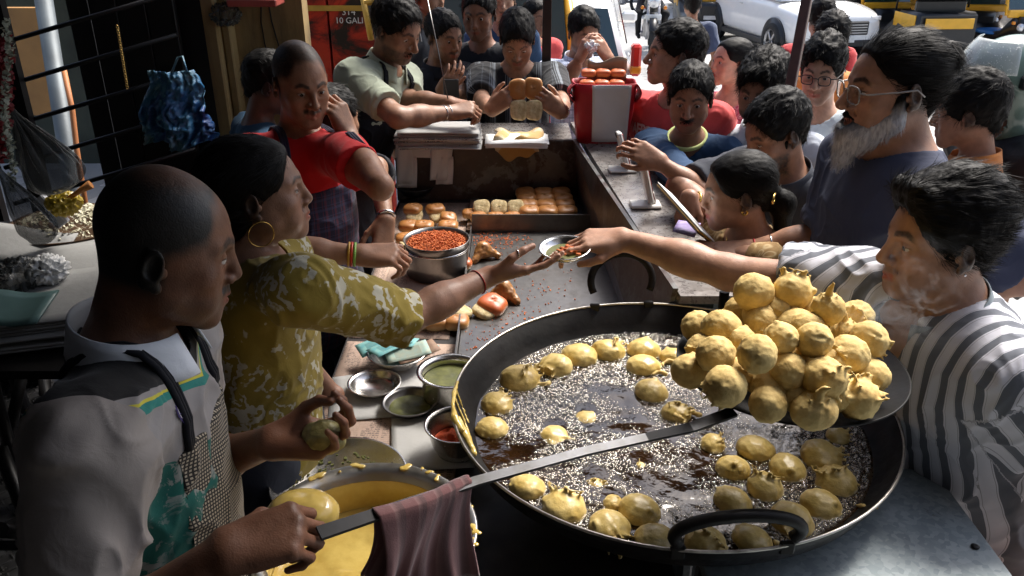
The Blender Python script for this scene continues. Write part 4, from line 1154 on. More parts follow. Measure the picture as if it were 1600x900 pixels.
# blue corrugated sheet, tub, sack, plant
M['blue'] = m_plain('blue_plastic', (.02, .16, .50), .4, var=.15)
b = BM(); bp = PG(1418, 60); b.sheet(lambda u, v: (bp[0]-.42+.84*u, bp[1]+.03*math.sin(u*2*PI*7), bp[2]+.2+2.4*v), 84, 1, .004); o = b.obj('corrugated_sheet', M['blue']); tag(o, 'blue corrugated sheet standing between the auto rickshaws', 'sheet')
A = PG(1543, 88); bt = empty('water_drum', tuple(A), 'dark grey drum with bright blue lid between the auto rickshaws', 'drum')
b = BM(); b.lathe([(0, 0), (.20, 0), (.25, .12), (.24, .36), (.22, .40)], 24); b.obj('drum', m_plain('grey_drum', (.08, .09, .10)), bt)
b = BM(); b.lathe([(0, .46), (.24, .45), (.29, .42), (.29, .395), (0, .395)], 24); b.obj('lid', M['blue'], bt)
A = PG(1545, 74)
o = BM().lathe([(0, 0), (.11, 0), (.13, .3), (.12, .32), (0, .32)], 18).obj('bucket', M['blue'], None, (A[0]-.1, A[1]+.6, A[2]+.35)); tag(o, 'small bright blue tub standing behind the lidded drum', 'tub')
o = BM().lathe([(0, 0), (.3, .02), (.36, .25), (.34, .6), (.22, .85), (.1, .93), (0, .95)], 18, wob=lambda a, r, z: 1+.06*math.sin(a*3+z*7)+.04*math.sin(a*7)).obj('sack', m_plain('sack', (.22, .20, .14)), None, (A[0]+.15, A[1]+.9, A[2]+.15)); tag(o, 'bulging beige sack beside the blue tub', 'sack')
A = PG(1398, 62); pt = empty('potted_plant', tuple(A), 'small green plant in a round earthen pot near the auto rickshaws', 'plant')
b = BM(); b.lathe([(0, 0), (.28, .02), (.42, .25), (.40, .42), (.30, .5), (.27, .48), (0, .44)], 20, wob=lambda a, r, z: 1+.05*math.sin(a*3)); b.obj('pot', m_plain('earthen', (.10, .085, .065)), pt)
M['leaf'] = m_plain('leaf', (.05, .18, .03), .5)
for k in range(26):
    a = random.uniform(0, 6.28); l = random.uniform(.10, .28); z0 = .48+random.uniform(0, .28)
    b = BM(); d = Vector((math.cos(a), math.sin(a), random.uniform(.2, .9))).normalized(); sdv = d.cross(Vector((0, 0, 1))).normalized()*.05; c = Vector((math.cos(a)*.05, math.sin(a)*.05, z0))
    vs = [b.b.verts.new(c), b.b.verts.new(c+d*l*.5+sdv), b.b.verts.new(c+d*l), b.b.verts.new(c+d*l*.5-sdv)]; b.b.faces.new(vs[:3]); b.b.faces.new((vs[0], vs[2], vs[3])); b.obj('leaf', M['leaf'], pt)
b = BM(); b.tube([(0, 0, .4), (.02, 0, .8)], .01, 5); b.obj('stem', M['leaf'], pt)
# shop row across the street and houses round it, mostly above the frame
M['shopdark'] = m_plain('shop_dark', (.03, .028, .028), .7, var=.4); M['facade'] = m_plain('facade', (.30, .27, .22), .8, var=.25, nscale=1.5)
def shop(x0, x1, y, lab, hgt=6, mat=None):
    G = gz(y)-.05; r = empty('shop', ((x0+x1)/2, y, G), lab, 'shop')
    b = BM(); b.box(((x0+x1)/2, y+2, G+hgt/2+.0), ((x1-x0)/2-.02, 1.9, hgt/2)); b.obj('wall', mat or M['facade'], r, world=True)
    n = max(1, int((x1-x0)/2.6)); w_ = (x1-x0)/n
    for k in range(n):
        cx_ = x0+w_*(k+.5)
        b = BM(); b.box((cx_, y+.08, G+1.25), (w_*.42, .03, 1.25)); b.obj('shutter', M['shopdark'], r, world=True)
        b = BM(); b.box((cx_, y-.35, G+2.75), (w_*.46, .45, .02), Matrix.Rotation(.15, 3, 'X')); b.obj('awning', M['blue'] if k % 2 else M['canvas'], r, world=True)
        for f_ in range(1, int(hgt/2.8)):
            b = BM(); b.box((cx_, y+.08, G+3.2+2.4*(f_-1)+.6), (w_*.25, .03, .55)); fr = b.obj('window', M['shopdark'], r, world=True)
shop(4.6, 17.0, 22.0, 'dark shop fronts across the street behind the row of auto rickshaws', 7, M['shopdark'])
shop(-14, -4.2, 27.5, 'pale shop house at the far left end of the street', 8)
# motorcycle and rider
def motorcycle(loc, rz, label):
    r = empty('motorcycle', loc, label, 'motorcycle', None, rz)
    for y, nm in ((.66, 'wheel'), (-.62, 'wheel')):
        b = BM(); b.lathe([(.24, -.045), (.29, -.045), (.305, 0), (.29, .045), (.24, .045)], 26, closed=True); me = b.mesh('wheel'); me.transform(Matrix.Rotation(PI/2, 4, 'Y')); wh = put('wheel', me, M['tyre'], r, (0, y, .305))
        b = BM(); b.lathe([(.0, .02), (.05, .02), (.05, -.02), (0, -.02)], 12)
        for k in range(8): a = k*PI/4; b.box((math.cos(a)*.14, math.sin(a)*.14, 0), (.11, .008, .008), Matrix.Rotation(a, 3, 'Z'))
        me = b.mesh('rim'); me.transform(Matrix.Rotation(PI/2, 4, 'Y')); put('rim', me, M['rim'], wh)
    b = BM()
    for g in (-1, 1): b.tube([(g*.09, .66, .30), (g*.09, .46, .92)], .024, 8)
    b.obj('fork', M['rim'], r)
    b = BM(); b.lathe([(0, -.13), (.12, -.12), (.165, 0), (.12, .12), (0, .14)], 16, (0, .15, .82), sy=1.7); b.obj('fuel_tank', M['blackp'], r)
    b = BM(); b.box((0, -.35, .80), (.13, .36, .05), bev=.03); b.obj('seat', M['blackp'], r)
    b = BM(); b.box((0, .0, .42), (.15, .22, .18), bev=.05); b.tube([(.16, .1, .3), (.18, -.3, .3), (.18, -.8, .42)], .04, 8); b.obj('engine', M['rim'], r)
    b = BM(); b.tube([(-.36, .38, 1.02), (-.2, .46, 1.0), (.2, .46, 1.0), (.36, .38, 1.02)], .014, 6); b.obj('handlebar', M['blackp'], r)
    b = BM(); b.lathe([(0, .08), (.08, .07), (.105, 0), (.09, -.06), (0, -.08)], 18); me = b.mesh('headlight'); me.transform(Matrix.Rotation(-PI/2, 4, 'X')); put('headlight', me, M['lamp'], r, (0, .60, .90))
    b = BM(); b.box((0, .68, .66), (.13, .012, .045), bev=.01); b.obj('number_plate', M['white'], r)
    b = BM(); b.sheet(lambda u, v: ((-.06+.12*v), .66+.33*math.cos(.5+u*2.0), .305+.35*math.sin(.5+u*2.0)), 10, 2, .008); b.obj('mudguard', M['blackp'], r)
    for g in (-1, 1):
        b = BM(); b.tube([(g*.28, .42, 1.02), (g*.34, .40, 1.2)], .006, 5); b.box((g*.35, .40, 1.23), (.06, .01, .035), bev=.01); b.obj('mirror', M['blackp'], r)
        b = BM(); b.lathe([(0, .02), (.03, .01), (.03, -.02)], 10); me = b.mesh('indicator'); me.transform(Matrix.Rotation(-PI/2, 4, 'X')); put('indicator', me, M['amber'], r, (g*.19, .55, .80))
    return r
ml = gp(1016, 80)
motorcycle(ml, math.radians(180-8), 'black motorcycle with white headlamp cowl ridden towards us')
motorcycle(tuple(PG(965, 22)), math.radians(60), 'dark parked motorcycle behind the rider at the top of the street')
motorcycle(tuple(PG(1050, 14)), math.radians(75), 'dark parked motorcycle nearest the shops at the top of the street')
# ---------------------------------------------------------------- things on the stall
TZ = .797
def mk_news(name, base, ink=(.04, .035, .035), stain=.35):
    t = NT(name); c = t.coord('Object'); s = t.sep(c)
    ln = t.ramp(t.math('FRACT', t.math('MULTIPLY', s[1], 115.)), [(0, 0.), (.5, 1.)], 'CONSTANT')
    wd = t.ramp(t.noise(1, 2, t.coord('Object', (190, 115, 1)), .8), [(.45, 0.), (.5, 1.)])
    colm = t.ramp(t.math('FRACT', t.math('MULTIPLY', s[0], 19.)), [(0, 0.), (.07, 1.), (.93, 0.)], 'CONSTANT')
    blk = t.ramp(t.noise(1, 0, t.coord('Object', (19, 11, 1))), [(.5, 1.), (.52, .25)], 'CONSTANT')
    f = t.math('MULTIPLY', t.math('MULTIPLY', ln, wd), t.math('MULTIPLY', colm, blk))
    st = t.ramp(t.noise(9, 6, c, .7, .5), [(.55, 0.), (.72, 1.)]); b_ = np.array(base)
    col = t.mix(t.math('MULTIPLY', f, .9), base, ink); col = t.mix(t.math('MULTIPLY', st, stain), col, tuple(b_*V(.42, .33, .2)))
    t.fin(col, .8, 0, t.bump(t.noise(12, 4, c), .4, .004)); return t.m
M['news_pink'] = mk_news('pink_newsprint', (.42, .30, .235)); M['news_grey'] = mk_news('grey_newsprint', (.40, .39, .37))
M['paper'] = (lambda t: t.fin(t.ramp(t.noise(4, 5), [(.3, (.36, .355, .34)), (.7, (.50, .495, .48))]), .6, 0, t.bump(t.noise(14, 5, rough=.65), .5, .006)))(NT('plain_paper'))
M['paper_w'] = (lambda t: t.fin(t.ramp(t.noise(4, 5), [(.3, (.70, .70, .69)), (.7, (.82, .82, .80))]), .7, 0, t.bump(t.noise(14, 5, rough=.65), .4, .005)))(NT('white_paper'))
def sheet_on(name, poly, z, mat, lab, cat='paper', amp=.002, n=12, seed=0, rotobj=0):
    """poly: 4 corners in x,y"""
    p = [V(*q) for q in poly]
    def f(u, v):
        q = (p[0]*(1-u)+p[1]*u)*(1-v)+(p[3]*(1-u)+p[2]*u)*v
        hz = float(vnoise(np.array([[q[0]*9+seed, q[1]*9, seed]]), seed)[0])*.5+.5
        return (q[0], q[1], z+hz*amp)
    c = (p[0]+p[2])/2
    b = BM(); b.sheet(lambda u, v: tuple(V(*f(u, v))-V(c[0], c[1], 0)), n, n, .0006); o = b.obj(name, mat, None, (c[0], c[1], 0)); 
    return tag(o, lab, cat)
def q4(*pp, z=TZ): return [PZ(x, y, z)[:2] for x, y in pp]
sheet_on('newspaper', [(-.495, 1.62), (-.15, 1.60), (-.16, 2.18), (-.495, 2.20)], TZ, M['news_pink'], 'pinkish newspaper with stains under the bowl of banknotes')
sheet_on('newspaper', [(-.495, 2.22), (-.19, 2.21), (-.185, 3.46), (-.49, 3.46)], TZ, M['news_pink'], 'pinkish newspaper under the torn buns and the steel pot of masala', seed=3)
sheet_on('newspaper', [(-.182, 3.10), (.20, 3.10), (.22, 3.47), (-.182, 3.47)], TZ+.012, M['news_pink'], 'pinkish newspaper edge behind the tray under the split buns', seed=5)
sheet_on('newspaper', [(-.495, 1.10), (-.14, 1.08), (-.13, 1.60), (-.49, 1.63)], TZ+.001, M['news_pink'], 'pinkish newspaper showing between the white sheet and the batter vessel', seed=7)
sheet_on('newspaper', [(-.19, .86), (-.03, .84), (-.02, 1.11), (-.17, 1.13)], TZ+.006, M['news_grey'], 'grey printed newspaper at the bottom beside the pan', seed=9)
o = text('Resident adda', .026, 'headline', M['blackp'], None, (-.075, 1.30, TZ+.0075), (0, 0, PI/2), .0004); tag(o, 'upright printed headline on the pinkish newspaper near the pan', 'print')
o = text('loaded', .016, 'headline', M['blackp'], None, (-.245, 1.575, TZ+.0075), (0, 0, 0), .0004); tag(o, 'small bold headline on the pinkish newspaper above the steel plate', 'print')
sheet_on('paper_sheet', q4((520, 592), (700, 566), (735, 646), (512, 662)), TZ+.004, M['paper'], 'large off white wrinkled sheet under the steel bowls', amp=.003, seed=2)
sheet_on('paper_sheet', q4((612, 655), (722, 648), (742, 735), (612, 742)), TZ+.008, M['paper'], 'pale wrinkled sheet beside the pan below the red powder bowl', amp=.003, seed=4)
def bowl(name, c, r, h, lab, mat=None, fill=None, fm=None, lip=.006, base=.6, fillname='chutney', rough=0, t=.0015, cat='bowl', n=56):
    root = empty(name, tuple(c), lab, cat)
    pr = [(0, 0), (r*base*.9, 0), (r*base, .003), (r*(base+.25*(1-base)*2), h*.35), (r*.97, h*.85), (r, h), (r+lip, h+.001), (r+lip, h-.0015), (r-t, h-.001), (r*.97-t, h*.85), (r*(base+.25*(1-base)*2)-t, h*.35+t), (r*base-t, .003+t), (0, .002+t)]
    b = BM(); b.lathe(pr, n); b.obj('dish', mat or M['steel'], root)
    if fill:
        z = h*fill; b = BM(); rf = r*(.97 if fill > .6 else base+.25*(1-base)*2*min(1, fill/.35))-t*2
        g = random.random()*9
        def fz(rr, a): return z+rough*float(vnoise(np.array([[rr*math.cos(a)*70+g, rr*math.sin(a)*70, g]]))[0])
        rings = [[b.b.verts.new((rf*k/8*math.cos(2*PI*i/40), rf*k/8*math.sin(2*PI*i/40), fz(rf*k/8, 2*PI*i/40) if k < 8 else z-.001)) for i in range(40)] for k in range(1, 9)]
        c0 = b.b.verts.new((0, 0, z))
        for i in range(40):
            b._f([c0, rings[0][i], rings[0][(i+1) % 40]], [(0, 1, 2)], True)
            for k in range(7): b._f([rings[k][i], rings[k+1][i], rings[k+1][(i+1) % 40], rings[k][(i+1) % 40]], [(0, 1, 2, 3)], True)
        b.obj(fillname, fm, root)
    return root
def wet(name, c, c2, rough=.2, sc=30, bump=.3):
    t = NT(name); n = t.noise(sc, 5, rough=.65); t.fin(t.ramp(n, [(.3, c), (.7, c2)]), rough, 0, t.bump(n, bump, .004), spec=.6); return t.m
M['gchut'] = wet('green_chutney', (.040, .048, .005), (.14, .145, .02), .6); M['redpow'] = wet('red_chilli_powder', (.40, .035, .006), (.62, .09, .012), .8, 120, .8); M['masala'] = wet('orange_masala', (.30, .050, .005), (.58, .14, .014), .8, 60, .8)
M['batter'] = wet('gram_batter', (.48, .32, .07), (.66, .49, .14), .16, 14, .25)
bowl('steel_bowl', PZ(586, 610, TZ+.004), .066, .026, 'empty shallow steel bowl left of the green chutney dish', base=.7)
bowl('chutney_dish', PZ(641, 640, TZ+.004), .066, .026, 'shallow steel dish smeared with dark green chutney', fill=.45, fm=M['gchut'], rough=.003, base=.7, mat=M['steel_d'])
mb = bowl('money_bowl', PZ(622, 572, TZ+.003), .079, .048, 'steel bowl heaped with blue green and brown banknotes', base=.5)
pot = bowl('chutney_pot', PZ(706, 622, TZ+.003), .078, .085, 'tall steel pot of thin green chutney tucked against the pan', base=.96, fill=.72, fm=M['gchut'], rough=.001, lip=.012)
bowl('powder_bowl', PZ(716, 705, TZ+.012), .072, .078, 'steel bowl of bright red powder half hidden by the pan rim', base=.7, fill=.42, fm=M['redpow'], rough=.012, fillname='red_powder')
# banknotes in the bowl
def note_mat(name, a, b_):
    t = NT(name); c = t.coord('Generated'); s = t.sep(c); e = t.math('MAXIMUM', t.math('ABSOLUTE', t.math('SUBTRACT', s[0], .5)), t.math('ABSOLUTE', t.math('SUBTRACT', s[1], .5)))
    m = t.ramp(e, [(.0, 1.), (.30, 0.)], 'CONSTANT'); col = t.mix(t.ramp(t.noise(60, 3), [(.4, .25), (.6, .75)]), a, b_)
    t.fin(t.mix(t.math('MULTIPLY', m, .5), col, tuple(np.array(a)*.45)), .7, 0, t.bump(t.noise(25, 3), .3, .002)); return t.m
nm = [note_mat('note_blue', (.10, .38, .42), (.28, .52, .46)), note_mat('note_brown', (.22, .12, .08), (.30, .20, .13)), note_mat('note_pale', (.42, .44, .33), (.30, .48, .44))]
mbl = PZ(622, 572, TZ+.003)
for k, (dx, dy, dz, rz, tl, mi, lb) in enumerate(((-.055, .03, .055, .5, .15, 0, 'blue green banknote at the back left of the money bowl'), (-.02, .012, .063, .75, -.05, 0, 'blue green banknote lying on top of the money bowl'), (.03, -.01, .056, .35, .18, 2, 'pale green banknote at the front of the money bowl'), (.055, -.004, .052, .5, .10, 1, 'brown banknote on the right of the money bowl'), (.085, .004, .050, .9, .12, 0, 'narrow blue banknote sticking out at the right of the money bowl'), (-.01, .045, .053, -.2, -.1, 0, 'blue banknote folded under the others at the back of the bowl'))):
    w_, h_ = (.062, .032) if k != 4 else (.035, .014)
    b = BM(); b.sheet(lambda u, v: ((u-.5)*2*w_, (v-.5)*2*h_, .003*math.sin(u*4+k)+.001*math.sin(v*4)), 8, 4, .0004)
    o = b.obj('banknote', nm[mi], None, (mbl[0]+dx, mbl[1]+dy, mbl[2]+dz-.002), (tl, -.1, rz)); tag(o, lb, 'banknote', 'banknotes in the steel bowl')
# steel masala pot and glass
pc = PZ(684, 425, TZ+.004)
mp = bowl('masala_pot', pc, .112, .128, 'wide steel pot heaped with orange red masala', base=.97, fill=.86, fm=M['masala'], rough=.022, lip=.004, fillname='masala', mat=M['steel_d'])
b = BM()
for k in range(1100):
    a = random.random()*6.28; r_ = .100*math.sqrt(random.random()); s_ = random.uniform(.0010, .0030); b.box((r_*math.cos(a), r_*math.sin(a), .116+.016*(1-(r_/.1)**2)+random.uniform(-.003, .004)), (s_*random.uniform(.8, 2), s_, s_*.8), Matrix.Rotation(random.random()*6, 3, Vector((random.random(), random.random(), random.random()+.01))), s_*.4)
tag(b.obj('masala_crumbs', M['masala'], mp), kind='stuff')
b = BM(); b.lathe([(.112, .094), (.1145, .096), (.1145, .099), (.112, .101)], 56); b.obj('rib', M['steel'], mp)
gp_ = PZ(655, 418, TZ+.004); gl_ = empty('steel_glass', tuple(gp_), 'dull steel tumbler standing left of the masala pot', 'tumbler')
b = BM(); b.lathe([(0, 0), (.030, 0), (.031, .002), (.040, .098), (.0415, .1), (.038, .099), (.029, .004), (0, .004)], 36); b.obj('cup', M['steel_d'], gl_)
bowl('steel_bowl', PZ(650, 306, TZ+.004), .085, .05, 'dark steel bowl at the far end behind the torn buns', base=.5, mat=M['steel_d'])
# serving tray (open steel griddle tray)
tr = empty('steel_tray', (.09, 2.6, TZ), 'long steel serving tray sprinkled with orange crumbs beside the pan', 'tray')
b = BM(); ty0, ty1 = 1.95, 3.08
b.box(((-.155+.35)/2, (ty0+ty1)/2, TZ+.012), (.2525, (ty1-ty0)/2, .002)); b.obj('base', M['steel_d'], tr, world=True)
b = BM(); quad8(b, [(-.158, ty1, TZ+.013), (.348, ty1, TZ+.013), (.348, ty1+.004, TZ+.013), (-.158, ty1+.004, TZ+.013)], [(-.158, ty1+.004, TZ+.082), (.352, ty1+.004, TZ+.082), (.352, ty1+.012, TZ+.082), (-.158, ty1+.012, TZ+.082)]); b.obj('end_wall', M['steel_d'], tr, world=True)
b = BM(); b.box((-.160, (ty0+ty1)/2, TZ+.026), (.002, (ty1-ty0)/2, .018)); b.obj('side_wall', M['steel_d'], tr, world=True)
b = BM(); b.box((.354, (ty0+ty1)/2, TZ+.030), (.002, (ty1-ty0)/2, .022)); b.obj('side_wall', M['steel_d'], tr, world=True)
b = BM()
for k in range(750):
    c = random.choice([(-.11, 3.0, .05, .12), (-.10, 2.92, .03, .09), (-.02, 2.98, .07, .09), (.05, 2.5, .14, .3), (-.05, 2.15, .09, .2)]); x = random.gauss(c[0], c[2]*.6); y = random.gauss(c[1], c[3]*.5)
    if not (-.152 < x < .345 and ty0+.02 < y < ty1-.005): continue
    s_ = random.uniform(.0006, .0024); b.box((x, y, TZ+.0145+s_*.5), (s_*random.uniform(.6, 1.6), s_, s_*.6), Matrix.Rotation(random.random()*3, 3, Vector((random.random(), random.random(), 1))))
o = b.obj('crumbs', M['masala'], tr, world=True); tag(o, kind='stuff')
# ---------------------------------------------------------------- bread
def crust_mat(name, top=(.36, .15, .04), side=(.62, .48, .26)):
    t = NT(name); c = t.coord('Object'); z = t.sep(c)[2]; n = t.noise(22, 4, c)
    f = t.math('ADD', t.math('MULTIPLY', z, 21.), t.math('MULTIPLY', n, .55))
    tp = np.array(top)
    col = t.ramp(f, [(.45, side), (.85, tuple(tp*V(1.35, 1.6, 1.8))), (1.0, tuple(tp))]); col = t.mix(.25, col, t.mix(1, col, t.ramp(t.noise(45, 3, c), [(.3, (.6, .55, .5)), (.7, (1.2, 1.2, 1.2))]), 'MULTIPLY'))
    t.fin(col, .42, 0, t.bump(t.noise(90, 3, c), .15, .001), spec=.45); return t.m
M['crust'] = crust_mat('bun_crust'); M['crust_r'] = crust_mat('bun_crust_red', (.45, .10, .025)); M['crumb'] = (lambda t: t.fin(t.ramp(t.noise(60, 5), [(.3, (.36, .26, .11)), (.6, (.62, .50, .28))]), .9, 0, t.bump(t.noise(120, 5, rough=.7), .8, .003)))(NT('bread_crumb'))
def bun_mesh(seed=0, w=.042, h=.042, mat='crust'):
    b = BM(); g = random.Random(seed); e = 3.2; ph = g.random()*6; n = 26; rows = 12
    vs = []
    for i in range(rows+1):
        ph_ = -PI/2+PI*i/rows; cz = math.sin(ph_); cr = math.cos(ph_)
        z = h*(.5+.5*(math.copysign(abs(cz)**.8, cz))); rr = abs(cr)**(.42 if cz < 0 else .62)
        ring = []
        for k in range(n):
            a = 2*PI*k/n; ca, sa = math.cos(a), math.sin(a); q = (abs(ca)**e+abs(sa)**e)**(-1/e); wob = 1+.03*math.sin(a*3+ph)+.02*math.sin(a*5+ph*2+i*.4)
            ring.append(b.b.verts.new((w*rr*q*ca*wob, w*rr*q*sa*wob, z*(1+.03*math.sin(a*2+ph)))))
        vs.append(ring)
    for i in range(rows):
        for k in range(n): b._f([vs[i][k], vs[i][(k+1) % n], vs[i+1][(k+1) % n], vs[i+1][k]], [(0, 1, 2, 3)], True)
    b._f(vs[0][::-1], [tuple(range(n))], True); b._f(vs[-1], [tuple(range(n))], True)
    me = b.mesh('bun'); me.materials.append(M[mat]); return me
BUN = [bun_mesh(i) for i in range(5)]; BUNR = [bun_mesh(i+9, mat='crust_r') for i in range(2)]
CRB = [bun_mesh(i+20, .040, .028, 'crumb') for i in range(3)]
def bun(x, y, z, lab, grp, rz=0, rot=None, k=0, s=1., me=None):
    o = put('bread_bun', me or BUN[k % 5], None, None, (x, y, z), rot or (0, 0, rz)); o.scale = (s, s, s); tag(o, lab, 'bread bun', grp); return o
# block of buns 3 wide at the back right of the tray
for j in range(4):
    for i in range(3):
        c = PZ(853+i*27+j*1.5, 296+j*13.5, TZ+.05)
        bun(.105+i*.072-.004*j, 3.335-.0-j*.0, 0, '', '', 0) if False else None
for j in range(4):
    for i in range(3):
        x = .058+i*.077+j*.004; y = 3.435-j*.078; z = TZ+.034
        bun(x, y, z, ['left', 'middle', 'right'][i]+' bun in the '+['rearmost', 'second', 'third', 'nearest'][j]+' row of the golden bun slab at the back right', 'golden buns joined in a slab at the back right', random.uniform(-.06, .06), k=i+j*2, s=1.0)
# split buns with white crumb showing
for i in range(3):
    c = PZ(752+i*26, 332, TZ+.04); b_ = bun(-.135+i*.068, 3.155, TZ+.030, ['left', 'middle', 'right'][i]+' of three pale buns standing split behind the tray wall', 'split pale buns behind the tray wall', k=i, s=.82)
    o = put('bread_bun', CRB[i], None, None, (-.124+i*.070, 3.225, TZ+.058), (.75, 0, 0)); o.scale = (.85, .85, .85); tag(o, ['left', 'middle', 'right'][i]+' of three white cut bread halves leaning behind the split buns', 'cut bread', 'white cut bread halves')
bun(-.172, 3.22, TZ+.022, 'single browned bun at the left end of the split buns', None, k=3, s=.8)
# torn bun heap behind the masala pot (upper left)
H = [(645, 326, .045, 0), (680, 326, .045, 1), (638, 352, .018, 2), (662, 352, .02, 3), (634, 372, .0, 0), (660, 374, .0, 1), (700, 352, .02, 4)]
tl = ['rear left torn bun of the heap behind the masala pot', 'rear middle torn bun of the heap behind the masala pot', 'middle left torn bun of the heap behind the masala pot', 'torn bun in the centre of the heap behind the masala pot', 'front left torn bun next to the steel tumbler', 'front torn bun touching the rim of the masala pot', 'brown bun just right of the heap centre behind the masala pot']
for k, (x, y, dz, m_) in enumerate(H):
    c = PZ(x, y, TZ+.025+dz*0.9); o = bun(c[0], c[1], c[2]-.022, tl[k], 'torn buns heaped behind the masala pot', random.uniform(-.4, .4), k=m_, s=.93)
    if k in (0, 1, 3, 4): q = put('bread_bun', CRB[k % 3], None, None, (c[0]+.008, c[1]-.028, c[2]-.030), (.5, .1, .3*k)); q.scale = (.85,)*3; tag(q, 'ragged white crumb half under the '+tl[k].replace(' behind the masala pot', '').replace(' of the heap', ''), 'cut bread', 'ragged crumb halves in the heap')
c = PZ(692, 327, TZ+.075); o = bun(c[0]+.02, c[1]-.03, c[2]-.04, 'split bun with white filling, standing right of the torn heap', None, rot=(.2, .2, .1), k=2, s=.80)
o = put('bread_bun', CRB[1], None, None, (c[0]+.022, c[1]-.035, c[2]-.035), (.2, .2, .1)); o.scale = (.86, .86, .6); tag(o, 'white filling layer of the split bun right of the torn heap', 'cut bread')
bun(*PZ(722, 418, TZ+.02), 'pale orange bun peeking out beside the masala pot below the arm', None, k=1, me=BUNR[0], s=.85)
# buns in front of the woman's arm
for k, (x, y) in enumerate(((652, 502), (682, 503), (713, 503))):
    c = PZ(x, y, TZ+.02); bun(c[0], c[1], TZ+.002, ['left', 'middle', 'right'][k]+' of three browned buns in a row below the outstretched arm', 'browned buns below the outstretched arm', .05*k, k=k, s=.96)
for k, (x, y) in enumerate(((668, 484), (698, 482), (718, 480))):
    c = PZ(x, y, TZ+.05); o = put('bread_bun', CRB[k], None, None, (c[0], c[1], TZ+.018), (.2, .1, .5*k)); o.scale = (.95, .8, 1.1); tag(o, ['left', 'middle', 'right'][k]+' ragged crumb half lying behind the browned buns', 'cut bread', 'ragged crumb halves below the arm')
c = PZ(768, 478, TZ+.03); bun(c[0], c[1], TZ+.016, 'shiny reddish bun filled with a fritter on the steel tray', None, rot=(.1, .25, -.5), me=BUNR[1], s=1.05)
o = put('bread_bun', CRB[2], None, None, (c[0]-.02, c[1]-.022, TZ+.014), (.1, .2, -.5)); tag(o, 'torn pale lower half of the filled bun on the tray', 'cut bread')
M['fried'] = wet('fried_crust', (.18, .07, .015), (.42, .19, .05), .4, 40, .5)
def samosa(px, py, rz, lab, s=1.):
    c = PZ(px, py, TZ+.03); b = BM(); R_ = []
    pts = [(-.045, -.03, 0), (.05, -.025, .002), (.0, .045, .004)]; top = (.0, .0, .048)
    prims = [rc(V(*pts[0]), V(*top)*.75, .012, .014, .02), rc(V(*pts[1]), V(*top)*.75, .012, .014, .02), rc(V(*pts[2]), V(*top)*.75, .010, .014, .02), el(V(0, 0, .014), V(.034, .03, .02), None, .02)]
    v, f = sdf_mesh(prims, .004); n = vnormals(v, f); v = v+n*(fbm(v*90, 3)*.004)[:, None]
    v = v*s; o = put('samosa', mesh_np('samosa', v, f), M['fried'], None, (c[0], c[1], TZ+.022), (0, 0, rz)); tag(o, lab, 'samosa')
samosa(755, 397, .4, 'brown samosa on the orange crumbs at the left of the tray', 1.0); samosa(788, 460, 1.8, 'brown samosa lying behind the filled reddish bun', 1.05)
samosa(772, 472, .2, 'small brown samosa end touching the filled bun', .7)
# ---------------------------------------------------------------- the big pan (kadai)
KC = V(.34, 1.53, 1.022); KR = .466
M['iron'] = (lambda t: t.fin(t.ramp(t.noise(6, 5), [(.3, (.004, .004, .004)), (.7, (.014, .012, .011))]), t.ramp(t.noise(16, 5, rough=.7), [(.35, .36), (.65, .6)]), 0, t.bump(t.noise(70, 4), .3, .002), spec=.14))(NT('seasoned_iron'))
kd = empty('frying_pan', tuple(KC-V(0, 0, .18)), 'huge round black iron frying pan full of bubbling oil', 'frying pan')
b = BM(); prof = [(0, -.170), (.15, -.165), (.28, -.142), (.38, -.100), (.44, -.045), (KR, 0.), (KR+.004, .002), (KR+.004, -.002), (.447, -.050), (.385, -.108), (.285, -.150), (.15, -.173), (0, -.178)]
b.lathe(prof, 96, KC); b.obj('bowl', M['iron'], kd, world=True)
b = BM(); b.tube([(KC[0]+(KR+.002)*math.cos(a*2*PI/96), KC[1]+(KR+.002)*math.sin(a*2*PI/96), KC[2]+.001) for a in range(96)], .0032, 6, closed=True); b.obj('rim', m_steel('worn_rim', (.45, .42, .38), .3, (.03, .02, .015), .9, 14), kd, world=True)
def ringh(A, B_, top, nm='ring_handle', rr=.010):
    """loop standing on the rim: two feet and a point at the top of the loop"""
    A, B_, T = V(*A), V(*B_), V(*top); m = (A+B_)/2; x = (B_-A)/2; y = T-m; pts = []
    for k in range(25):
        a = math.radians(205-230*k/24)
        pts.append(m+x*math.cos(a)*1.14+y*(.5+.0+.5*math.sin(a)*1.0))
    b = BM(); b.tube(pts, rr, 12); b.box(A, (.013, .005, .014), bev=.003); b.box(B_, (.013, .005, .014), bev=.003); b.obj(nm, M['iron'], kd, world=True)
ang = lambda d: (KC[0]+KR*math.cos(math.radians(d)), KC[1]+KR*math.sin(math.radians(d)))
f1 = ang(103); f2 = ang(84); ringh((*ang(105), KC[2]-.005), (*ang(87), KC[2]-.005), (KC[0]-.048, KC[1]+KR+.050, KC[2]+.125))
ringh((*ang(-98), KC[2]-.005), (*ang(-75), KC[2]-.005), (KC[0]+.030, KC[1]-KR-.015, KC[2]+.088), rr=.011)
b = BM(); A = P(1128, 500, 1.95); B_ = P(1132, 456, 1.93); b.tube([A, B_], .012, 8); b.obj('ring_handle', M['iron'], kd, world=True)
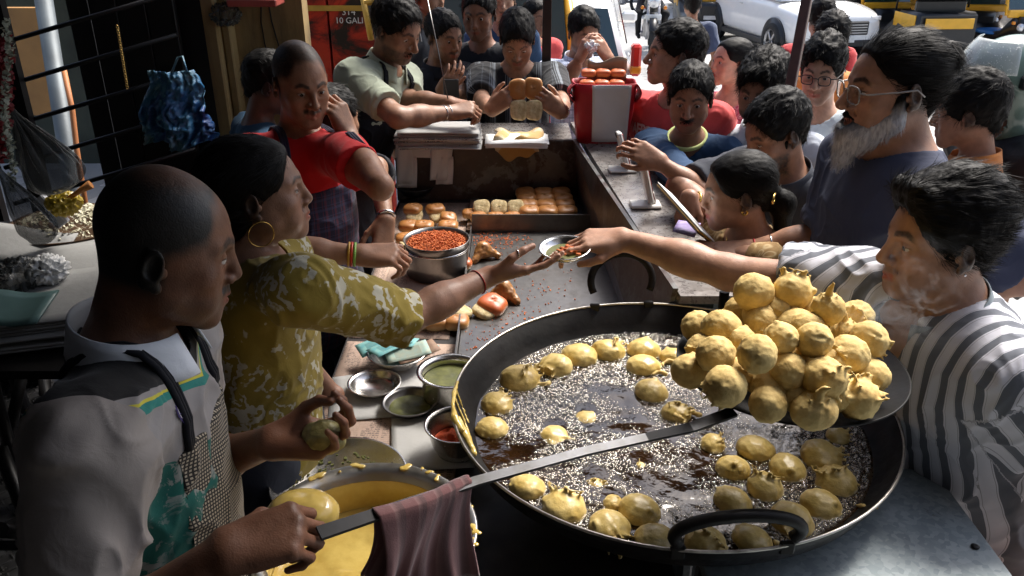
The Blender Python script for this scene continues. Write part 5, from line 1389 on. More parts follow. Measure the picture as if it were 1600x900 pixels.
# oil with bubbling surface
OZ = KC[2]-.062; OR = .4225
t = NT('hot_oil'); c = t.coord('Object'); n = t.noise(5, 4, c)
t.fin(t.ramp(n, [(.35, (.004, .002, .001)), (.7, (.026, .011, .003))]), .06, 0, t.bump(t.noise(46, 3, c), .28, .004, t.bump(t.noise(13, 3, c), .2, .008)), spec=.7); M['oil'] = t.m
b = BM(); rings = [[b.b.verts.new((KC[0]+OR*k/30*math.cos(2*PI*i/90), KC[1]+OR*k/30*math.sin(2*PI*i/90), OZ+.0022*float(vnoise(np.array([[OR*k/30*math.cos(2*PI*i/90)*34, OR*k/30*math.sin(2*PI*i/90)*34, 1.]]))[0]))) for i in range(90)] for k in range(1, 31)]
c0 = b.b.verts.new((KC[0], KC[1], OZ))
for i in range(90):
    b._f([c0, rings[0][i], rings[0][(i+1) % 90]], [(0, 1, 2)], True)
    for k in range(29): b._f([rings[k][i], rings[k+1][i], rings[k+1][(i+1) % 90], rings[k][(i+1) % 90]], [(0, 1, 2, 3)], True)
oil = b.obj('oil', M['oil'], kd, world=True)
# fritters ---------------------------------------------------
def mk_vada(name, a, b_, rough):
    t = NT(name); c = t.coord('Object'); n = t.noise(18, 5, c, .6); n2 = t.noise(70, 4, c, .7)
    col = t.ramp(n, [(.28, tuple(np.array(a)*V(.62, .5, .35))), (.42, a), (.7, b_)]); col = t.mix(.3, col, t.mix(1, col, t.ramp(n2, [(.3, (.7, .65, .6)), (.6, (1.1, 1.1, 1.1))]), 'MULTIPLY'))
    t.fin(col, rough, 0, t.bump(n2, .55, .0025), spec=.45, Subsurface_Weight=0); return t.m
M['vada'] = mk_vada('fritter_golden', (.50, .345, .115), (.70, .53, .22), .75); M['vada_w'] = mk_vada('fritter_wet', (.52, .37, .11), (.72, .56, .24), .34)
def vada_mesh(seed, kind=0, r=.036, mat='vada', h=.0032):
    g = random.Random(seed); q = [el(V(0, 0, 0), V(r*g.uniform(.93, 1.06), r*g.uniform(.93, 1.06), r*g.uniform(.88, 1.02)), None, .004)]
    for k in range(g.randint(8, 14)):         # batter lumps
        d = nrm(V(g.gauss(0, 1), g.gauss(0, 1), g.gauss(0, 1))); q.append(el(d*r*g.uniform(.86, .97), V(1, g.uniform(.5, 1), g.uniform(.5, 1))*r*g.uniform(.08, .20), None, r*.12))
    if kind == 1:                          # frill of crisp batter
        d0 = nrm(V(g.gauss(0, 1), g.gauss(0, 1), g.gauss(0, .5)+.3)); u = nrm(np.cross(d0, V(.2, 1, .3))); w_ = np.cross(d0, u)
        for k in range(11):
            a = k*.45+g.uniform(-.1, .1); d = nrm(d0*.8+u*math.cos(a)*.75+w_*math.sin(a)*.75); e = d*r*g.uniform(1.06, 1.34)+V(g.gauss(0, 1), g.gauss(0, 1), g.gauss(0, 1))*r*.10
            q.append(rc(d*r*.88, e, r*.11, r*.05, r*.12))
            if k and g.random() < .75: q.append(rc(pe, e, r*.045, r*.04, r*.06))
            pe = e
    if kind == 2:                          # horn of batter
        d = nrm(V(g.uniform(-.25, .25), g.uniform(-.3, .2), 1)); p = d*r*.9; dd = d.copy()
        for k in range(5):
            dd = nrm(dd+V(g.gauss(0, .18), g.gauss(0, .18), 0)); e = p+dd*r*.24; q.append(rc(p, e, r*(.24-.04*k), r*(.20-.04*k), r*.08)); p = e
        for k in range(6):
            a = k; d2 = nrm(d+V(math.cos(a), math.sin(a), 0)*.5); q.append(rc(d2*r*.9, d2*r*1.16, r*.09, r*.04, r*.1))
    if kind == 3:                          # split crust
        d = nrm(V(g.uniform(-.4, .4), -1, g.uniform(-.1, .6))); t_ = nrm(np.cross(d, V(.3, .2, 1)))
        q.append(rc(d*r*.98-t_*r*.35, d*r*.98+t_*r*.35, r*.13, r*.08, r*.08, -1))
    v, f = sdf_mesh(q, h); n = vnormals(v, f); v = v+n*(fbm(v*120, 3, seed)*.0022)[:, None]
    me = mesh_np('fritter', v, f); me.materials.append(M[mat]); return me
VK = [vada_mesh(i, k) for i, k in enumerate((0, 0, 1, 0, 1, 1, 1, 2, 2, 3, 3, 1))]
VW = [vada_mesh(i+40, k, .036, 'vada_w', .004) for i, k in enumerate((0, 1, 0, 1))]
DZ = 1.235; DCX, DCY, DR = .50, 1.30, .198
pile = [(1178, 457, 31, 2, 5, 'topmost left, with two small batter horns'), (1238, 457, 33, 2, 4, 'top centre, frilled on its right side'), (1294, 483, 27, 2, 7, 'with the tall twisted batter horn at the top right'), (1337, 495, 27, 1, 6, 'frilled, upper right beside the tall horned one'), (1357, 531, 30, 1, 11, 'at the right edge with crusty left side'), (1091, 511, 26, 0, 0, 'farthest left in the upper row'), (1127, 514, 31, 1, 1, 'upper left, smooth and large'), (1144, 504, 24, 0, 2, 'small, tucked behind the upper left smooth one'), (1189, 503, 27, 1, 5, 'upper middle with lumpy crown'), (1247, 494, 25, 1, 4, 'small lumpy one below the top centre'), (1220, 529, 28, 2, 9, 'in the middle with a split dark opening'), (1272, 531, 29, 2, 10, 'in the middle with a rough opened crown'), (1303, 520, 21, 0, 3, 'small, half hidden below the tall horned one'), (1118, 553, 30, 1, 0, 'left of centre, shiny and smooth'), (1183, 553, 32, 2, 1, 'in the centre left with faint brush lines'), (1326, 552, 31, 1, 2, 'right of centre, smooth with a small bump'), (1077, 580, 29, 0, 3, 'lowest at the far left edge'), (1133, 604, 33, 1, 5, 'lower left with torn flaky crust'), (1231, 580, 30, 1, 11, 'below the centre with a small curl'), (1287, 590, 34, 1, 6, 'lower middle right with a ragged seam'), (1356, 587, 32, 0, 2, 'at the lower right rim, smooth'), (1200, 631, 31, 0, 1, 'bottom row, smooth, left of the front horned one'), (1272, 641, 35, 0, 8, 'front of the bottom row with thin pointed horn'), (1340, 623, 35, 0, 4, 'bottom right, large with ribbed skin')]
for k, (x, y, r_, L, m_, lb) in enumerate(pile):
    d = 1.53-.0011*(y-560)*1.0; d = np.linalg.norm(PZ(x, y, DZ+.036+L*.045)-V(0, 0, CAM_H))
    c = PZ(x, y, DZ+.038+L*.044); dd = c[1]*_c+(CAM_H-c[2])*_s; s_ = 1.0*r_*dd/FPX/.036
    o = put('fritter', VK[m_], None, None, tuple(c), (random.uniform(-.25, .25), random.uniform(-.25, .25), (random.uniform(0, 6.28) if m_ not in (9, 10) else random.uniform(-.4, .4)))); o.scale = (s_,)*3
    tag(o, 'golden fritter on the skimmer pile, '+lb, 'fritter', 'fried potato fritters piled on the skimmer')
for k, (x, y, L) in enumerate(((1158, 482, .9), (1215, 482, 1.5), (1262, 510, 1.5), (1155, 530, .9), (1250, 556, 1.1), (1300, 566, .8), (1160, 580, .5), (1203, 600, .5), (1245, 614, .3), (1308, 612, .3), (1100, 542, .5), (1320, 520, .9))):
    c = PZ(x, y+4, DZ+.030+L*.044); o = put('fritter', VK[(k*5) % 12], None, None, tuple(c), (0, 0, k*1.3)); o.scale = (.84,)*3; tag(o, 'golden fritter tucked deep between the others inside the skimmer pile', 'fritter', 'fritters buried inside the pile')
for k in range(7):
    a = k*2*PI/7+.3; rr_ = .085; o = put('fritter', VK[k % 4], None, None, (DCX+rr_*math.cos(a), DCY+rr_*math.sin(a)+.02, DZ+.036), (0, 0, a)); tag(o, 'golden fritter tucked deep between the others inside the skimmer pile', 'fritter', 'fritters buried inside the pile')
for k in range(4):
    a = k*PI/2; o = put('fritter', VK[k], None, None, (DCX+.045*math.cos(a)-.0, DCY+.045*math.sin(a)+.04, DZ+.085), (0, 0, a)); tag(o, 'golden fritter tucked deep between the others inside the skimmer pile', 'fritter', 'fritters buried inside the pile')
# skimmer
sk = empty('skimmer', (DCX, DCY, DZ), 'large black round skimmer with long flat handle held over the pan', 'skimmer')
b = BM(); b.lathe([(0, -.018), (.10, -.015), (.17, -.004), (DR, .010), (DR+.003, .011), (DR+.003, .008), (.17, -.008), (.10, -.019), (0, -.022)], 80, (DCX, DCY, DZ)); b.obj('dish', M['iron'], sk, world=True)
H0 = P(1120, 664, 1.41); H1 = P(1010, 684, 1.36); H2 = P(745, 752, 1.20); H3 = P(498, 834, 1.07)
H00 = V(DCX-.10, DCY-.165, DZ+.0)
def flatbar(pts, w_, th, name, mat, par):
    b = BM(); prev = None; n = len(pts)
    for i in range(n-1):
        pass
    rings = []
    for i, p in enumerate(pts):
        tdir = nrm(pts[min(i+1, n-1)]-pts[max(i-1, 0)]); up = V(0, -.35, 1); sd_ = nrm(np.cross(tdir, up)); up2 = np.cross(sd_, tdir)
        ww = w_[i] if hasattr(w_, '__len__') else w_
        rings.append([tuple(p+sd_*ww+up2*th), tuple(p-sd_*ww+up2*th), tuple(p-sd_*ww-up2*th), tuple(p+sd_*ww-up2*th)])
    loft(b, rings, smooth=False); return b.obj(name, mat, par, world=True)
flatbar([V(.372, 1.176, DZ-.012), P(1080, 668, 1.36), H1, H1*.6+H2*.4+V(0, 0, .004), H2, H2*.5+H3*.5, H3], [.010, .009, .0075, .0075, .0075, .0085, .010], .003, 'handle', m_steel('handle_steel', (.055, .055, .058), .45, (.02, .018, .015), .8, 22), sk)
# floating fritters
fl_ = [(905, 545, 27, 'farthest back, left of the handle loop'), (951, 538, 26, 'browned dot on top, at the back below the handle loop'), (1006, 536, 26, 'at the back right of the handle loop'), (868, 562, 26, 'with curled batter crest near the back left'), (1006, 561, 25, 'second from the back, right of the middle'), (812, 581, 30, 'flat and trailing batter at the left back'), (1052, 548, 20, 'at the back touching the skimmer'), (776, 621, 24, 'with lacy skirt at the left'), (758, 659, 23, 'pale and shiny near the left rim'), (1057, 634, 23, 'greenish and shiny by the skimmer edge'), (1018, 601, 26, 'pale ragged one left of the skimmer'), (868, 665, 26, 'half sunk in the middle foam'), (812, 754, 27, 'shiny, just below the long handle at left'), (870, 790, 34, 'large shiny one at the near left rim'), (1000, 785, 31, 'large and lumpy in the near middle'), (948, 822, 33, 'folded one against the near rim'), (1025, 838, 31, 'smooth one against the near rim'), (1105, 840, 32, 'inside the near handle loop, left'), (1146, 720, 26, 'smooth, right of the dark oil patch'), (1114, 684, 19, 'small with crest just under the skimmer'), (1182, 689, 28, 'partly shaded under the skimmer'), (1197, 750, 28, 'rough crowned in the right half'), (1232, 721, 28, 'glossy in the right half'), (1284, 700, 32, 'large shaded one under the skimmer rim'), (1146, 771, 28, 'smooth, above the near handle loop'), (1308, 741, 30, 'with golden tail near the right rim'), (1284, 776, 30, 'with brown edge near the right rim'), (1238, 801, 33, 'large frilly one at the near right'), (1188, 845, 30, 'inside the near handle loop, right'), (1002, 716, 17, 'nearly sunk and brown in the middle'), (958, 776, 15, 'small curled batter piece near the middle'), (1310, 672, 18, 'small, in the shade at the right rim'), (915, 640, 20, 'sunk brown one in the foam centre'), (930, 740, 18, 'sunk brown one left of the dark oil patch')]
for k, (x, y, r_, lb) in enumerate(fl_):
    c = PZ(x, y+r_*.25, OZ+.012); dd = c[1]*_c+(CAM_H-c[2])*_s; s_ = 1.08*r_*dd/FPX/.036
    rv = c[:2]-KC[:2]; rn = np.linalg.norm(rv); lim = OR-.036*s_-.004
    if rn > lim: c[:2] = KC[:2]+rv/rn*lim
    low = .016 if 'sunk' in lb else 0
    o = put('fritter', VW[k % 4], None, None, (c[0], c[1], OZ+.001-low), (random.uniform(-.3, .3), random.uniform(-.3, .3), random.uniform(0, 6.28))); o.scale = (s_, s_, s_*.78)
    tag(o, 'floating fritter '+lb, 'fritter', 'fritters frying in the oil')
# foam: small bubbles crowding the oil, one uncountable mass
t = NT('oil_bubble'); t.n.remove(t.b); tr_ = t.add('BsdfTransparent'); gs = t.add('BsdfGlossy'); gs.inputs['Roughness'].default_value = .06; gs.inputs['Color'].default_value = (1, .96, .88, 1)
lw = t.add('LayerWeight'); lw.inputs['Blend'].default_value = .45; mx = t.add('MixShader'); t.l.new(t.math('MINIMUM', t.math('ADD', t.math('MULTIPLY', lw.outputs['Facing'], .8), .08), 1.), mx.inputs[0]); t.l.new(tr_.outputs[0], mx.inputs[1]); t.l.new(gs.outputs[0], mx.inputs[2]); t.l.new(mx.outputs[0], t.out.inputs['Surface']); M['bubble'] = t.m
def dome(n=7):
    v = [(0, 0, 1)]+[(math.sin(p)*math.cos(2*PI*k/n), math.sin(p)*math.sin(2*PI*k/n), math.cos(p)) for p in (.55, 1.1, 1.6) for k in range(n)]
    f = [(0, 1+k, 1+(k+1) % n) for k in range(n)]
    q = [(1+r*n+k, 1+(r+1)*n+k, 1+(r+1)*n+(k+1) % n, 1+r*n+(k+1) % n) for r in (0, 1) for k in range(n)]
    return np.array(v), np.array(f), np.array(q)
dv, dt, dq = dome()
NB = 42000; a = rng.random(NB)*2*PI; rr_ = np.sqrt(rng.random(NB))*(OR-.006); bx = rr_*np.cos(a); by = rr_*np.sin(a)
dens = fbm(np.stack([bx*9, by*9, bx*0], 1), 3, 11)*.5+.5+.12*(rr_/OR)
fc = np.array([PZ(x, y, OZ)[:2]-KC[:2] for x, y, *_ in fl_]); 
dist = np.min(np.hypot(bx[:, None]-fc[None, :, 0], by[:, None]-fc[None, :, 1]), 1)
keep = (dens+np.clip(.09-dist, 0, .06)*4.5 > .50+rng.random(NB)*.14) & (dist > .026)
bx, by = bx[keep], by[keep]; nb_ = len(bx); rad = (.0009+.0026*rng.random(nb_)**2.5)
vv = (dv[None]*rad[:, None, None]*V(1, 1, 1.0)+np.stack([bx+KC[0], by+KC[1], np.full(nb_, OZ+.0006)+rng.random(nb_)*.0015], 1)[:, None]).reshape(-1, 3)
off = (np.arange(nb_)*len(dv))[:, None, None]
me = mesh_np('foam', vv, (dq[None]+off).reshape(-1, 4), (dt[None]+off).reshape(-1, 3)); o = put('foam', me, M['bubble'], kd, world=True); tag(o, kind='stuff')
# batter dripped over the pan's left rim, and lacy scraps
def drip(pts, r, parent, name='batter_drip', mat='batter', h=.003):
    q = [rc(pts[i], pts[i+1], r[i], r[i+1], .004) for i in range(len(pts)-1)]
    v, f = sdf_mesh(q, h); n = vnormals(v, f); v = v+n*(fbm(v*120, 2)*.0015)[:, None]; return put(name, mesh_np(name, v, f), M[mat], parent, world=True)
def kp(deg, rr, z): return V(KC[0]+rr*math.cos(math.radians(deg)), KC[1]+rr*math.sin(math.radians(deg)), KC[2]+z)
drip([kp(172, KR, .004), kp(178, KR, .005), kp(184, KR+.001, .005), kp(190, KR, .006), kp(194, KR-.008, -.004)], [.003, .005, .004, .008, .007], kd)
drip([kp(176, KR-.002, .002), kp(179, KR-.020, -.035), kp(182, KR-.030, -.052)], [.003, .0025, .003], kd); drip([kp(180, KR-.002, .002), kp(184, KR-.022, -.035), kp(188, KR-.030, -.050)], [.003, .0028, .004], kd)
drip([kp(190, KR-.006, .000), kp(194, KR-.018, -.022), kp(199, KR-.026, -.040)], [.008, .009, .006], kd)
g = random.Random(3)
for k, (x, y) in enumerate(((1095, 648), (1068, 655), (1020, 585), (1035, 570), (1340, 790), (850, 600), (1210, 845), (960, 790), (1330, 755))):
    c = PZ(x, y, OZ+.004) if y > 660 or x < 1060 or k > 3 else PZ(x, y, OZ+.01); pts = [c]
    for j in range(5): pts.append(pts[-1]+V(g.uniform(-.012, .016), g.uniform(-.010, .010), g.uniform(-.002, .003)))
    o = drip(pts, [.0035, .005, .003, .005, .003, .002], None, 'batter_scrap', 'vada', .0035); tag(o, 'crisp scrap of batter floating '+['beside the skimmer handle end', 'left of the skimmer handle end', 'by the ragged fritter left of the skimmer', 'behind the ragged fritter left of the skimmer', 'at the right wall of the pan', 'behind the trailing fritter at the left', 'inside the front handle loop', 'by the small curled piece near the middle', 'beside the brown edged fritter at the right'][k], 'batter scrap', 'crisp batter scraps in the oil')
# ---------------------------------------------------------------- batter vessel, lid plate behind it
VC = V(-.257, 1.136, .998)
bv = empty('batter_vessel', (VC[0], VC[1], TZ), 'big round aluminium vessel of yellow batter with smeared rim in front', 'vessel')
M['alu'] = m_steel('aluminium', (.50, .49, .47), .30, (.35, .22, .05), .85, 8)
b = BM(); b.lathe([(0, -.196), (.150, -.196), (.168, -.18), (.176, -.08), (.178, -.012), (.196, -.002), (.198, .002), (.194, .004), (.172, -.008), (.170, -.08), (.162, -.176), (.145, -.19), (0, -.19)], 90, VC); b.obj('pan', M['alu'], bv, world=True)
b = BM(); R_ = .1685; rings = []
for k in range(1, 25):
    ring = []
    for i in range(72):
        a = 2*PI*i/72; rr = R_*k/24; x, y = rr*math.cos(a), rr*math.sin(a); w_ = float(fbm(np.array([[x*14, y*22, .3]]), 3)[0]); ring.append(b.b.verts.new((VC[0]+x, VC[1]+y, VC[2]-.085+.007*w_+.004*math.sin(x*60+w_*5)*(1 if y < 0 else .3))))
    rings.append(ring)
c0 = b.b.verts.new((VC[0], VC[1], VC[2]-.085))
for i in range(72):
    b._f([c0, rings[0][i], rings[0][(i+1) % 72]], [(0, 1, 2)], True)
    for k in range(23): b._f([rings[k][i], rings[k+1][i], rings[k+1][(i+1) % 72], rings[k][(i+1) % 72]], [(0, 1, 2, 3)], True)
b.obj('batter', M['batter'], bv, world=True)
# smears on the rim and inner wall
g = random.Random(5); q = []
for k in range(46):
    a = g.uniform(0, 6.28); rr = g.uniform(.184, .197); p = VC+V(rr*math.cos(a), rr*math.sin(a), .002); q.append(el(p, V(g.uniform(.003, .010), g.uniform(.003, .008), .0022), None, .004))
v, f = sdf_mesh(q, .0022); put('batter_smear', mesh_np('smear', v, f), M['batter'], bv, world=True)
b = BM(); b.lathe([(.1695, -.086), (.1690, -.05), (.1698, -.022), (.1712, -.02)], 90, VC, wob=lambda a, r, z: 1-.004*(.5+.5*math.sin(a*5+z*60)) if z > -.06 else 1); b.obj('batter_film', M['batter'], bv, world=True)
# the batter covered scoop (potato ball dipped in batter) in the vessel
c = P(470, 806, 1.20); q = [el(c, V(.052, .045, .034), None, .01), el(c+V(-.01, -.01, .022), V(.022, .02, .014), None, .02), el(c+V(.03, -.005, .012), V(.022, .024, .018), None, .02)]
v, f = sdf_mesh(q, .0035); n = vnormals(v, f); v = v+n*(fbm(v*60, 2)*.002)[:, None]
cc_ = v.mean(0); o = put('dipped_fritter', mesh_np('dipped_fritter', v-cc_, f), M['batter'], None, tuple(cc_)); tag(o, 'round lump coated in glossy wet batter at the left of the batter vessel', 'battered ball')
c = PZ(530, 752, TZ+.02); pl_ = empty('steel_plate', (c[0], c[1], TZ+.003), 'wide steel plate with green crumbs behind the batter vessel', 'plate')
b = BM(); b.lathe([(0, 0), (.135, 0), (.148, .028), (.153, .030), (.153, .027), (.146, .024), (.137, .004), (0, .0035)][:4]+[(.153, .027), (.147, .024), (.136, .0035), (0, .0035)], 80); b.obj('plate', M['steel'], pl_)
b = BM()
for k in range(160):
    a = random.random()*6.28; r_ = .12*math.sqrt(random.random()); s_ = random.uniform(.0008, .0028); b.box((r_*math.cos(a), r_*math.sin(a), .004+s_), (s_, s_*1.4, s_*.6), Matrix.Rotation(a, 3, 'Z'))
tag(b.obj('crumbs', M['gchut'], pl_), kind='stuff')
# pink towel over the handle
t = NT('pink_towel'); cc = t.attr('cc').outputs['Vector']; s = t.sep(cc)
lr = t.ramp(t.math('FRACT', t.math('MULTIPLY', s[0], 13.)), [(0, (.20, .085, .085)), (.55, (.20, .085, .085)), (.6, (.30, .17, .16)), (.8, (.11, .06, .06))]); lr = t.mix(.4, lr, t.ramp(t.noise(9, 5), [(.3, (.08, .045, .045)), (.7, (.33, .20, .19))]))
t.fin(lr, .95, 0, t.bump(t.noise(500, 2), .5, .001, t.bump(t.noise(30, 3), .4, .006)), spec=.1, Sheen_Weight=.3); M['towel'] = t.m
u0, u1 = H3+(H2-H3)*.33, H2*1.0
def towel(u, v):
    p = u0+(u1-u0)*u; L = .175+.012*math.sin(u*9); sgn = 1 if v < .5 else -1
    k = abs(v-.5)*2; w_ = .006+.006*math.sin(u*17+1)*k+.010*math.sin(u*26)*k*k+.008*k
    fw = nrm(np.cross(u1-u0, V(0, 0, 1))); ll = L*(1 if sgn > 0 else .82)
    zz = -max(0, k*ll-.012) if k > .1 else .004*(1-k/.1)
    return p+fw*sgn*(w_+.006*min(1, k*8))+V(-.02*k+.012*math.sin(k*3+u*4), 0, zz+.004)
b = BM(); NU, NV = 60, 50; b.grid(towel, NU, NV); me = b.mesh('towel', fix=False); vvec(me, 'cc', [(i/NU*.4, 0, j/NV) for i in range(NU+1) for j in range(NV+1)])
o = put('towel', me, M['towel']); m_ = o.modifiers.new('t', 'SOLIDIFY'); m_.thickness = .004; tag(o, 'faded pink striped towel draped over the skimmer handle', 'towel')
# ---------------------------------------------------------------- the plate handed over
HP = P(883, 392, 1.975); pt_ = bowl('serving_bowl', (HP[0], HP[1], HP[2]-.012), .057, .022, 'small steel bowl with green chutney and orange masala passed between two hands', base=.72, fill=.4, fm=M['gchut'], lip=.005); pt_.rotation_euler = (math.radians(6), math.radians(-3), 0)
q = [el(V(.012+random.gauss(0, .013), random.gauss(-.002, .010), .012+random.random()*.006), V(.006, .004, .003)*random.uniform(.6, 1.3), None, .002) for _ in range(40)]
v, f = sdf_mesh(q, .002); n = vnormals(v, f); v = v+n*(fbm(v*400, 2)*.0012)[:, None]; put('masala', mesh_np('masala', v, f), M['masala'], pt_)
# ---------------------------------------------------------------- back shelf: paper stacks, bags, cloth, red bag, stands
ps = empty('newspaper_stack', tuple(P(685, 195, 3.38)), 'thick stack of folded newspapers on the counter below the leaning man', 'paper stack')
base = 1.059; c = P(687, 205, 3.50); base = 1.060
for k in range(14):
    b = BM(); w_ = .17+random.uniform(-.012, .012); d_ = .10+random.uniform(-.008, .008); ox, oy = random.uniform(-.010, .010), random.uniform(-.008, .008); hgt = .0035
    b.sheet(lambda u, v: (c[0]+(u-.5)*2*w_+ox, c[1]+.02+(v-.5)*2*d_+oy, base+k*.0052+hgt+.003*math.sin(u*3+k)*(1-v)), 8, 4, .0036); b.obj('newspaper', M['paper'] if k % 3 else M['news_grey'], ps, world=True)
ps = empty('paper_stack', tuple(P(800, 205, 3.40)), 'thin pile of glossy white papers beneath the yellow cloth', 'paper stack'); c = P(808, 208, 3.52)
for k in range(5):
    b = BM(); ox = random.uniform(-.008, .008); b.sheet(lambda u, v: (c[0]+(u-.5)*.26+ox, c[1]+.01+(v-.5)*.16, base+k*.0045+.003+.002*math.sin(u*5+k)), 8, 4, .003); b.obj('paper', M['paper_w'], ps, world=True)
# white carrier bags hanging on the back panel
def bag(x0, lab, wd, seed):
    A = P(x0, 219, 3.55); yy = 3.495; w_ = wd/1300*3.55
    b = BM()
    for (a0, a1, z0, z1, o_) in ((0, 1, 0, -.075, 0), (0, .36, -.07, -.21, 0), (.70, 1, -.07, -.195, 0), (.02, .30, -.01, -.19, .004), (.60, .92, -.02, -.175, .004)):
        b.sheet(lambda u, v: (A[0]+w_*(a0+(a1-a0)*u)+.004*math.sin(v*3+seed), yy-.006-o_+.003*math.sin(u*9+v*4+seed), 1.068+z0+(z1-z0)*v), 8, 8, .0006)
    # folded over the top edge
    b.sheet(lambda u, v: (A[0]+w_*u, yy-.006+.05*v, 1.0695+.003*math.sin(v*PI)), 8, 4, .0006)
    o = b.obj('paper_bag', M['paper_w']); tag(o, lab, 'bag')
bag(616, 'white paper carrier bags hanging over the back panel of the stall', 90, 1)
M['ycloth'] = (lambda t: t.fin(t.mix(t.ramp(t.noise(14, 2, dist=.5), [(.5, 0.), (.55, 1.)]), t.ramp(t.noise(6, 4), [(.3, (.38, .22, .06)), (.7, (.50, .34, .13))]), (.46, .39, .26)), .9, 0, t.bump(t.noise(22, 4), .6, .01), Sheen_Weight=.2))(NT('yellow_cloth'))
A = P(808, 207, 3.50)
def ycl(u, v):
    x = A[0]-.10+.21*u*(1-.12*v)+.012*v; k = v; y = 3.60-.13*min(1, k*1.6); z = 1.086+.010*math.sin(u*9+v*3)+.006*math.sin(u*15)
    if k > .62: z -= (k-.62)*.24*(.55+.45*math.sin(PI*min(1, max(0, u*1.15-.02)))); y -= (k-.62)*.05
    return (x+.01*math.sin(v*6), y-.012, z)
b = BM(); b.grid(ycl, 34, 26); o = b.obj('yellow_cloth', M['ycloth']); m_ = o.modifiers.new('t', 'SOLIDIFY'); m_.thickness = .003; tag(o, 'crumpled yellow wiping cloth hanging over the edge of the back shelf', 'cloth')
# red bag of buns with white side panel
M['redbag'] = m_plain('red_woven_bag', (.42, .012, .022), .45, var=.15, bump=.2); M['wpanel'] = m_plain('white_sack', (.66, .66, .63), .6, var=.12, nscale=5, bump=.6, bscale=9, bd=.01)
rb = empty('carry_bag', tuple(PZ(945, 226, 1.059)), 'open red shopping bag with white panel holding loose buns', 'bag')
bc = PZ(950, 225, 1.059); bc = V(bc[0]+.0, bc[1]+.075, 1.060)
def bagring(z, w_, d_, n=28, ph=0):
    pts = []
    for k in range(n):
        a = 2*PI*k/n; ca, sa = math.cos(a), math.sin(a); e = 5; q = (abs(ca)**e+abs(sa)**e)**(-1/e); q *= 1+.012*math.sin(a*5+z*30+ph); pts.append((bc[0]+w_*q*ca, bc[1]+d_*q*sa, bc[2]+z))
    return pts
b = BM(); loft(b, [bagring(z, w_, .075) for z, w_ in ((.0, .098), (.06, .106), (.11, .112), (.16, .117), (.195, .120))], cap=False); ob = b.obj('side', M['redbag'], rb, world=True); m_ = ob.modifiers.new('t', 'SOLIDIFY'); m_.thickness = .004
b = BM(); b.sheet(lambda u, v: (bc[0]-.048+.138*u+.012*(v-.5)*(u-.5), bc[1]-.080-.005*math.sin(u*4+v*3)-.004*v, bc[2]+.008+.185*v), 12, 12, .003)
ob = b.obj('white_panel', M['wpanel'], rb, world=True)
b = BM(); b.sheet(lambda u, v: (bc[0]-.06+.15*u, bc[1]+.070, bc[2]+.18+.075*v-.01*math.sin(u*6)), 10, 4, .004); b.obj('brown_lining', m_plain('kraft_paper', (.30, .24, .16)), rb, world=True)
for g in (-1, 1):
    b = BM(); b.sheet(lambda u, v: (bc[0]+g*(.118+.018*math.sin(v*PI)), bc[1]-.07+.13*u, bc[2]+.135+.06*v*(1-.3*u)), 6, 6, .004); b.obj('handle_flap', M['redbag'], rb, world=True)
rb.scale = (1.12, 1.0, 1.28); rb.location.x -= .022
for k, (x, y) in enumerate(((921, 130), (944, 128), (963, 128), (912, 142), (935, 141), (955, 140))):
    c = V(bc[0]-.085+.062*(k % 3)-.010*(k > 2), bc[1]+(.03 if k < 3 else -.025), bc[2]+(.262 if k < 3 else .228)); bun(c[0], c[1], c[2], ['glossy bun at the left in the red bag', 'glossy bun in the middle of the red bag', 'glossy bun at the right in the red bag', 'bun in front at the left of the red bag', 'bun in front in the middle of the red bag', 'bun in front at the right of the red bag'][k], 'buns in the red bag', k=k, me=BUNR[k % 2], s=.76)
# payment stands (plain; the codes are left out)
M['wplastic'] = m_plain('white_plastic', (.72, .71, .68), .28, var=.06, bump=.05)
def stand(bx_, by_, tx, ty, lab, h_=.15):
    A = PZ(bx_, by_, 1.059); r = empty('payment_stand', tuple(A), lab, 'card stand')
    b = BM(); b.box(tuple(A+V(0, 0, .006)), (.052, .036, .006), bev=.004); b.obj('base', M['wplastic'], r, world=True)
    d_ = A[1]*_c+(CAM_H-A[2])*_s
    T = P(tx, ty, d_-.03); B0 = A+V(.018, .01, .012); mid = (T+B0)/2; ax = nrm(T-B0); R = np.stack([nrm(np.cross(V(0, 1, 0), ax)), V(0, 0, 0), ax], 1); R[:, 1] = np.cross(R[:, 2], R[:, 0]); 
    b = BM(); b.box(tuple(mid), (.010, .048, np.linalg.norm(T-B0)/2), Matrix(R.tolist()), .005); b.obj('panel', M['wplastic'], r, world=True)
    b = BM(); b.box(tuple(T-ax*.008-R[:, 0]*.0105), (.002, .030, .010), Matrix(R.tolist()), .001); b.obj('screen', M['blackp'], r, world=True)
    b = BM(); b.box(tuple(mid+R[:, 0]*.0115), (.0015, .040, np.linalg.norm(T-B0)/2*.85), Matrix(R.tolist())); b.obj('red_face', m_plain('red_print', (.45, .03, .03), bump=0), r, world=True)
    b = BM(); b.box(tuple(A+V(.022, 0, .03)), (.010, .012, .02), Matrix.Rotation(-.3, 3, 'Y'), .003); b.obj('foot', M['wplastic'], r, world=True)
stand(972, 267, 966, 206, 'white payment stand beside the red bag, the farther of two'); stand(1008, 322, 1003, 250, 'white payment stand with red face nearer to us on the customer shelf')
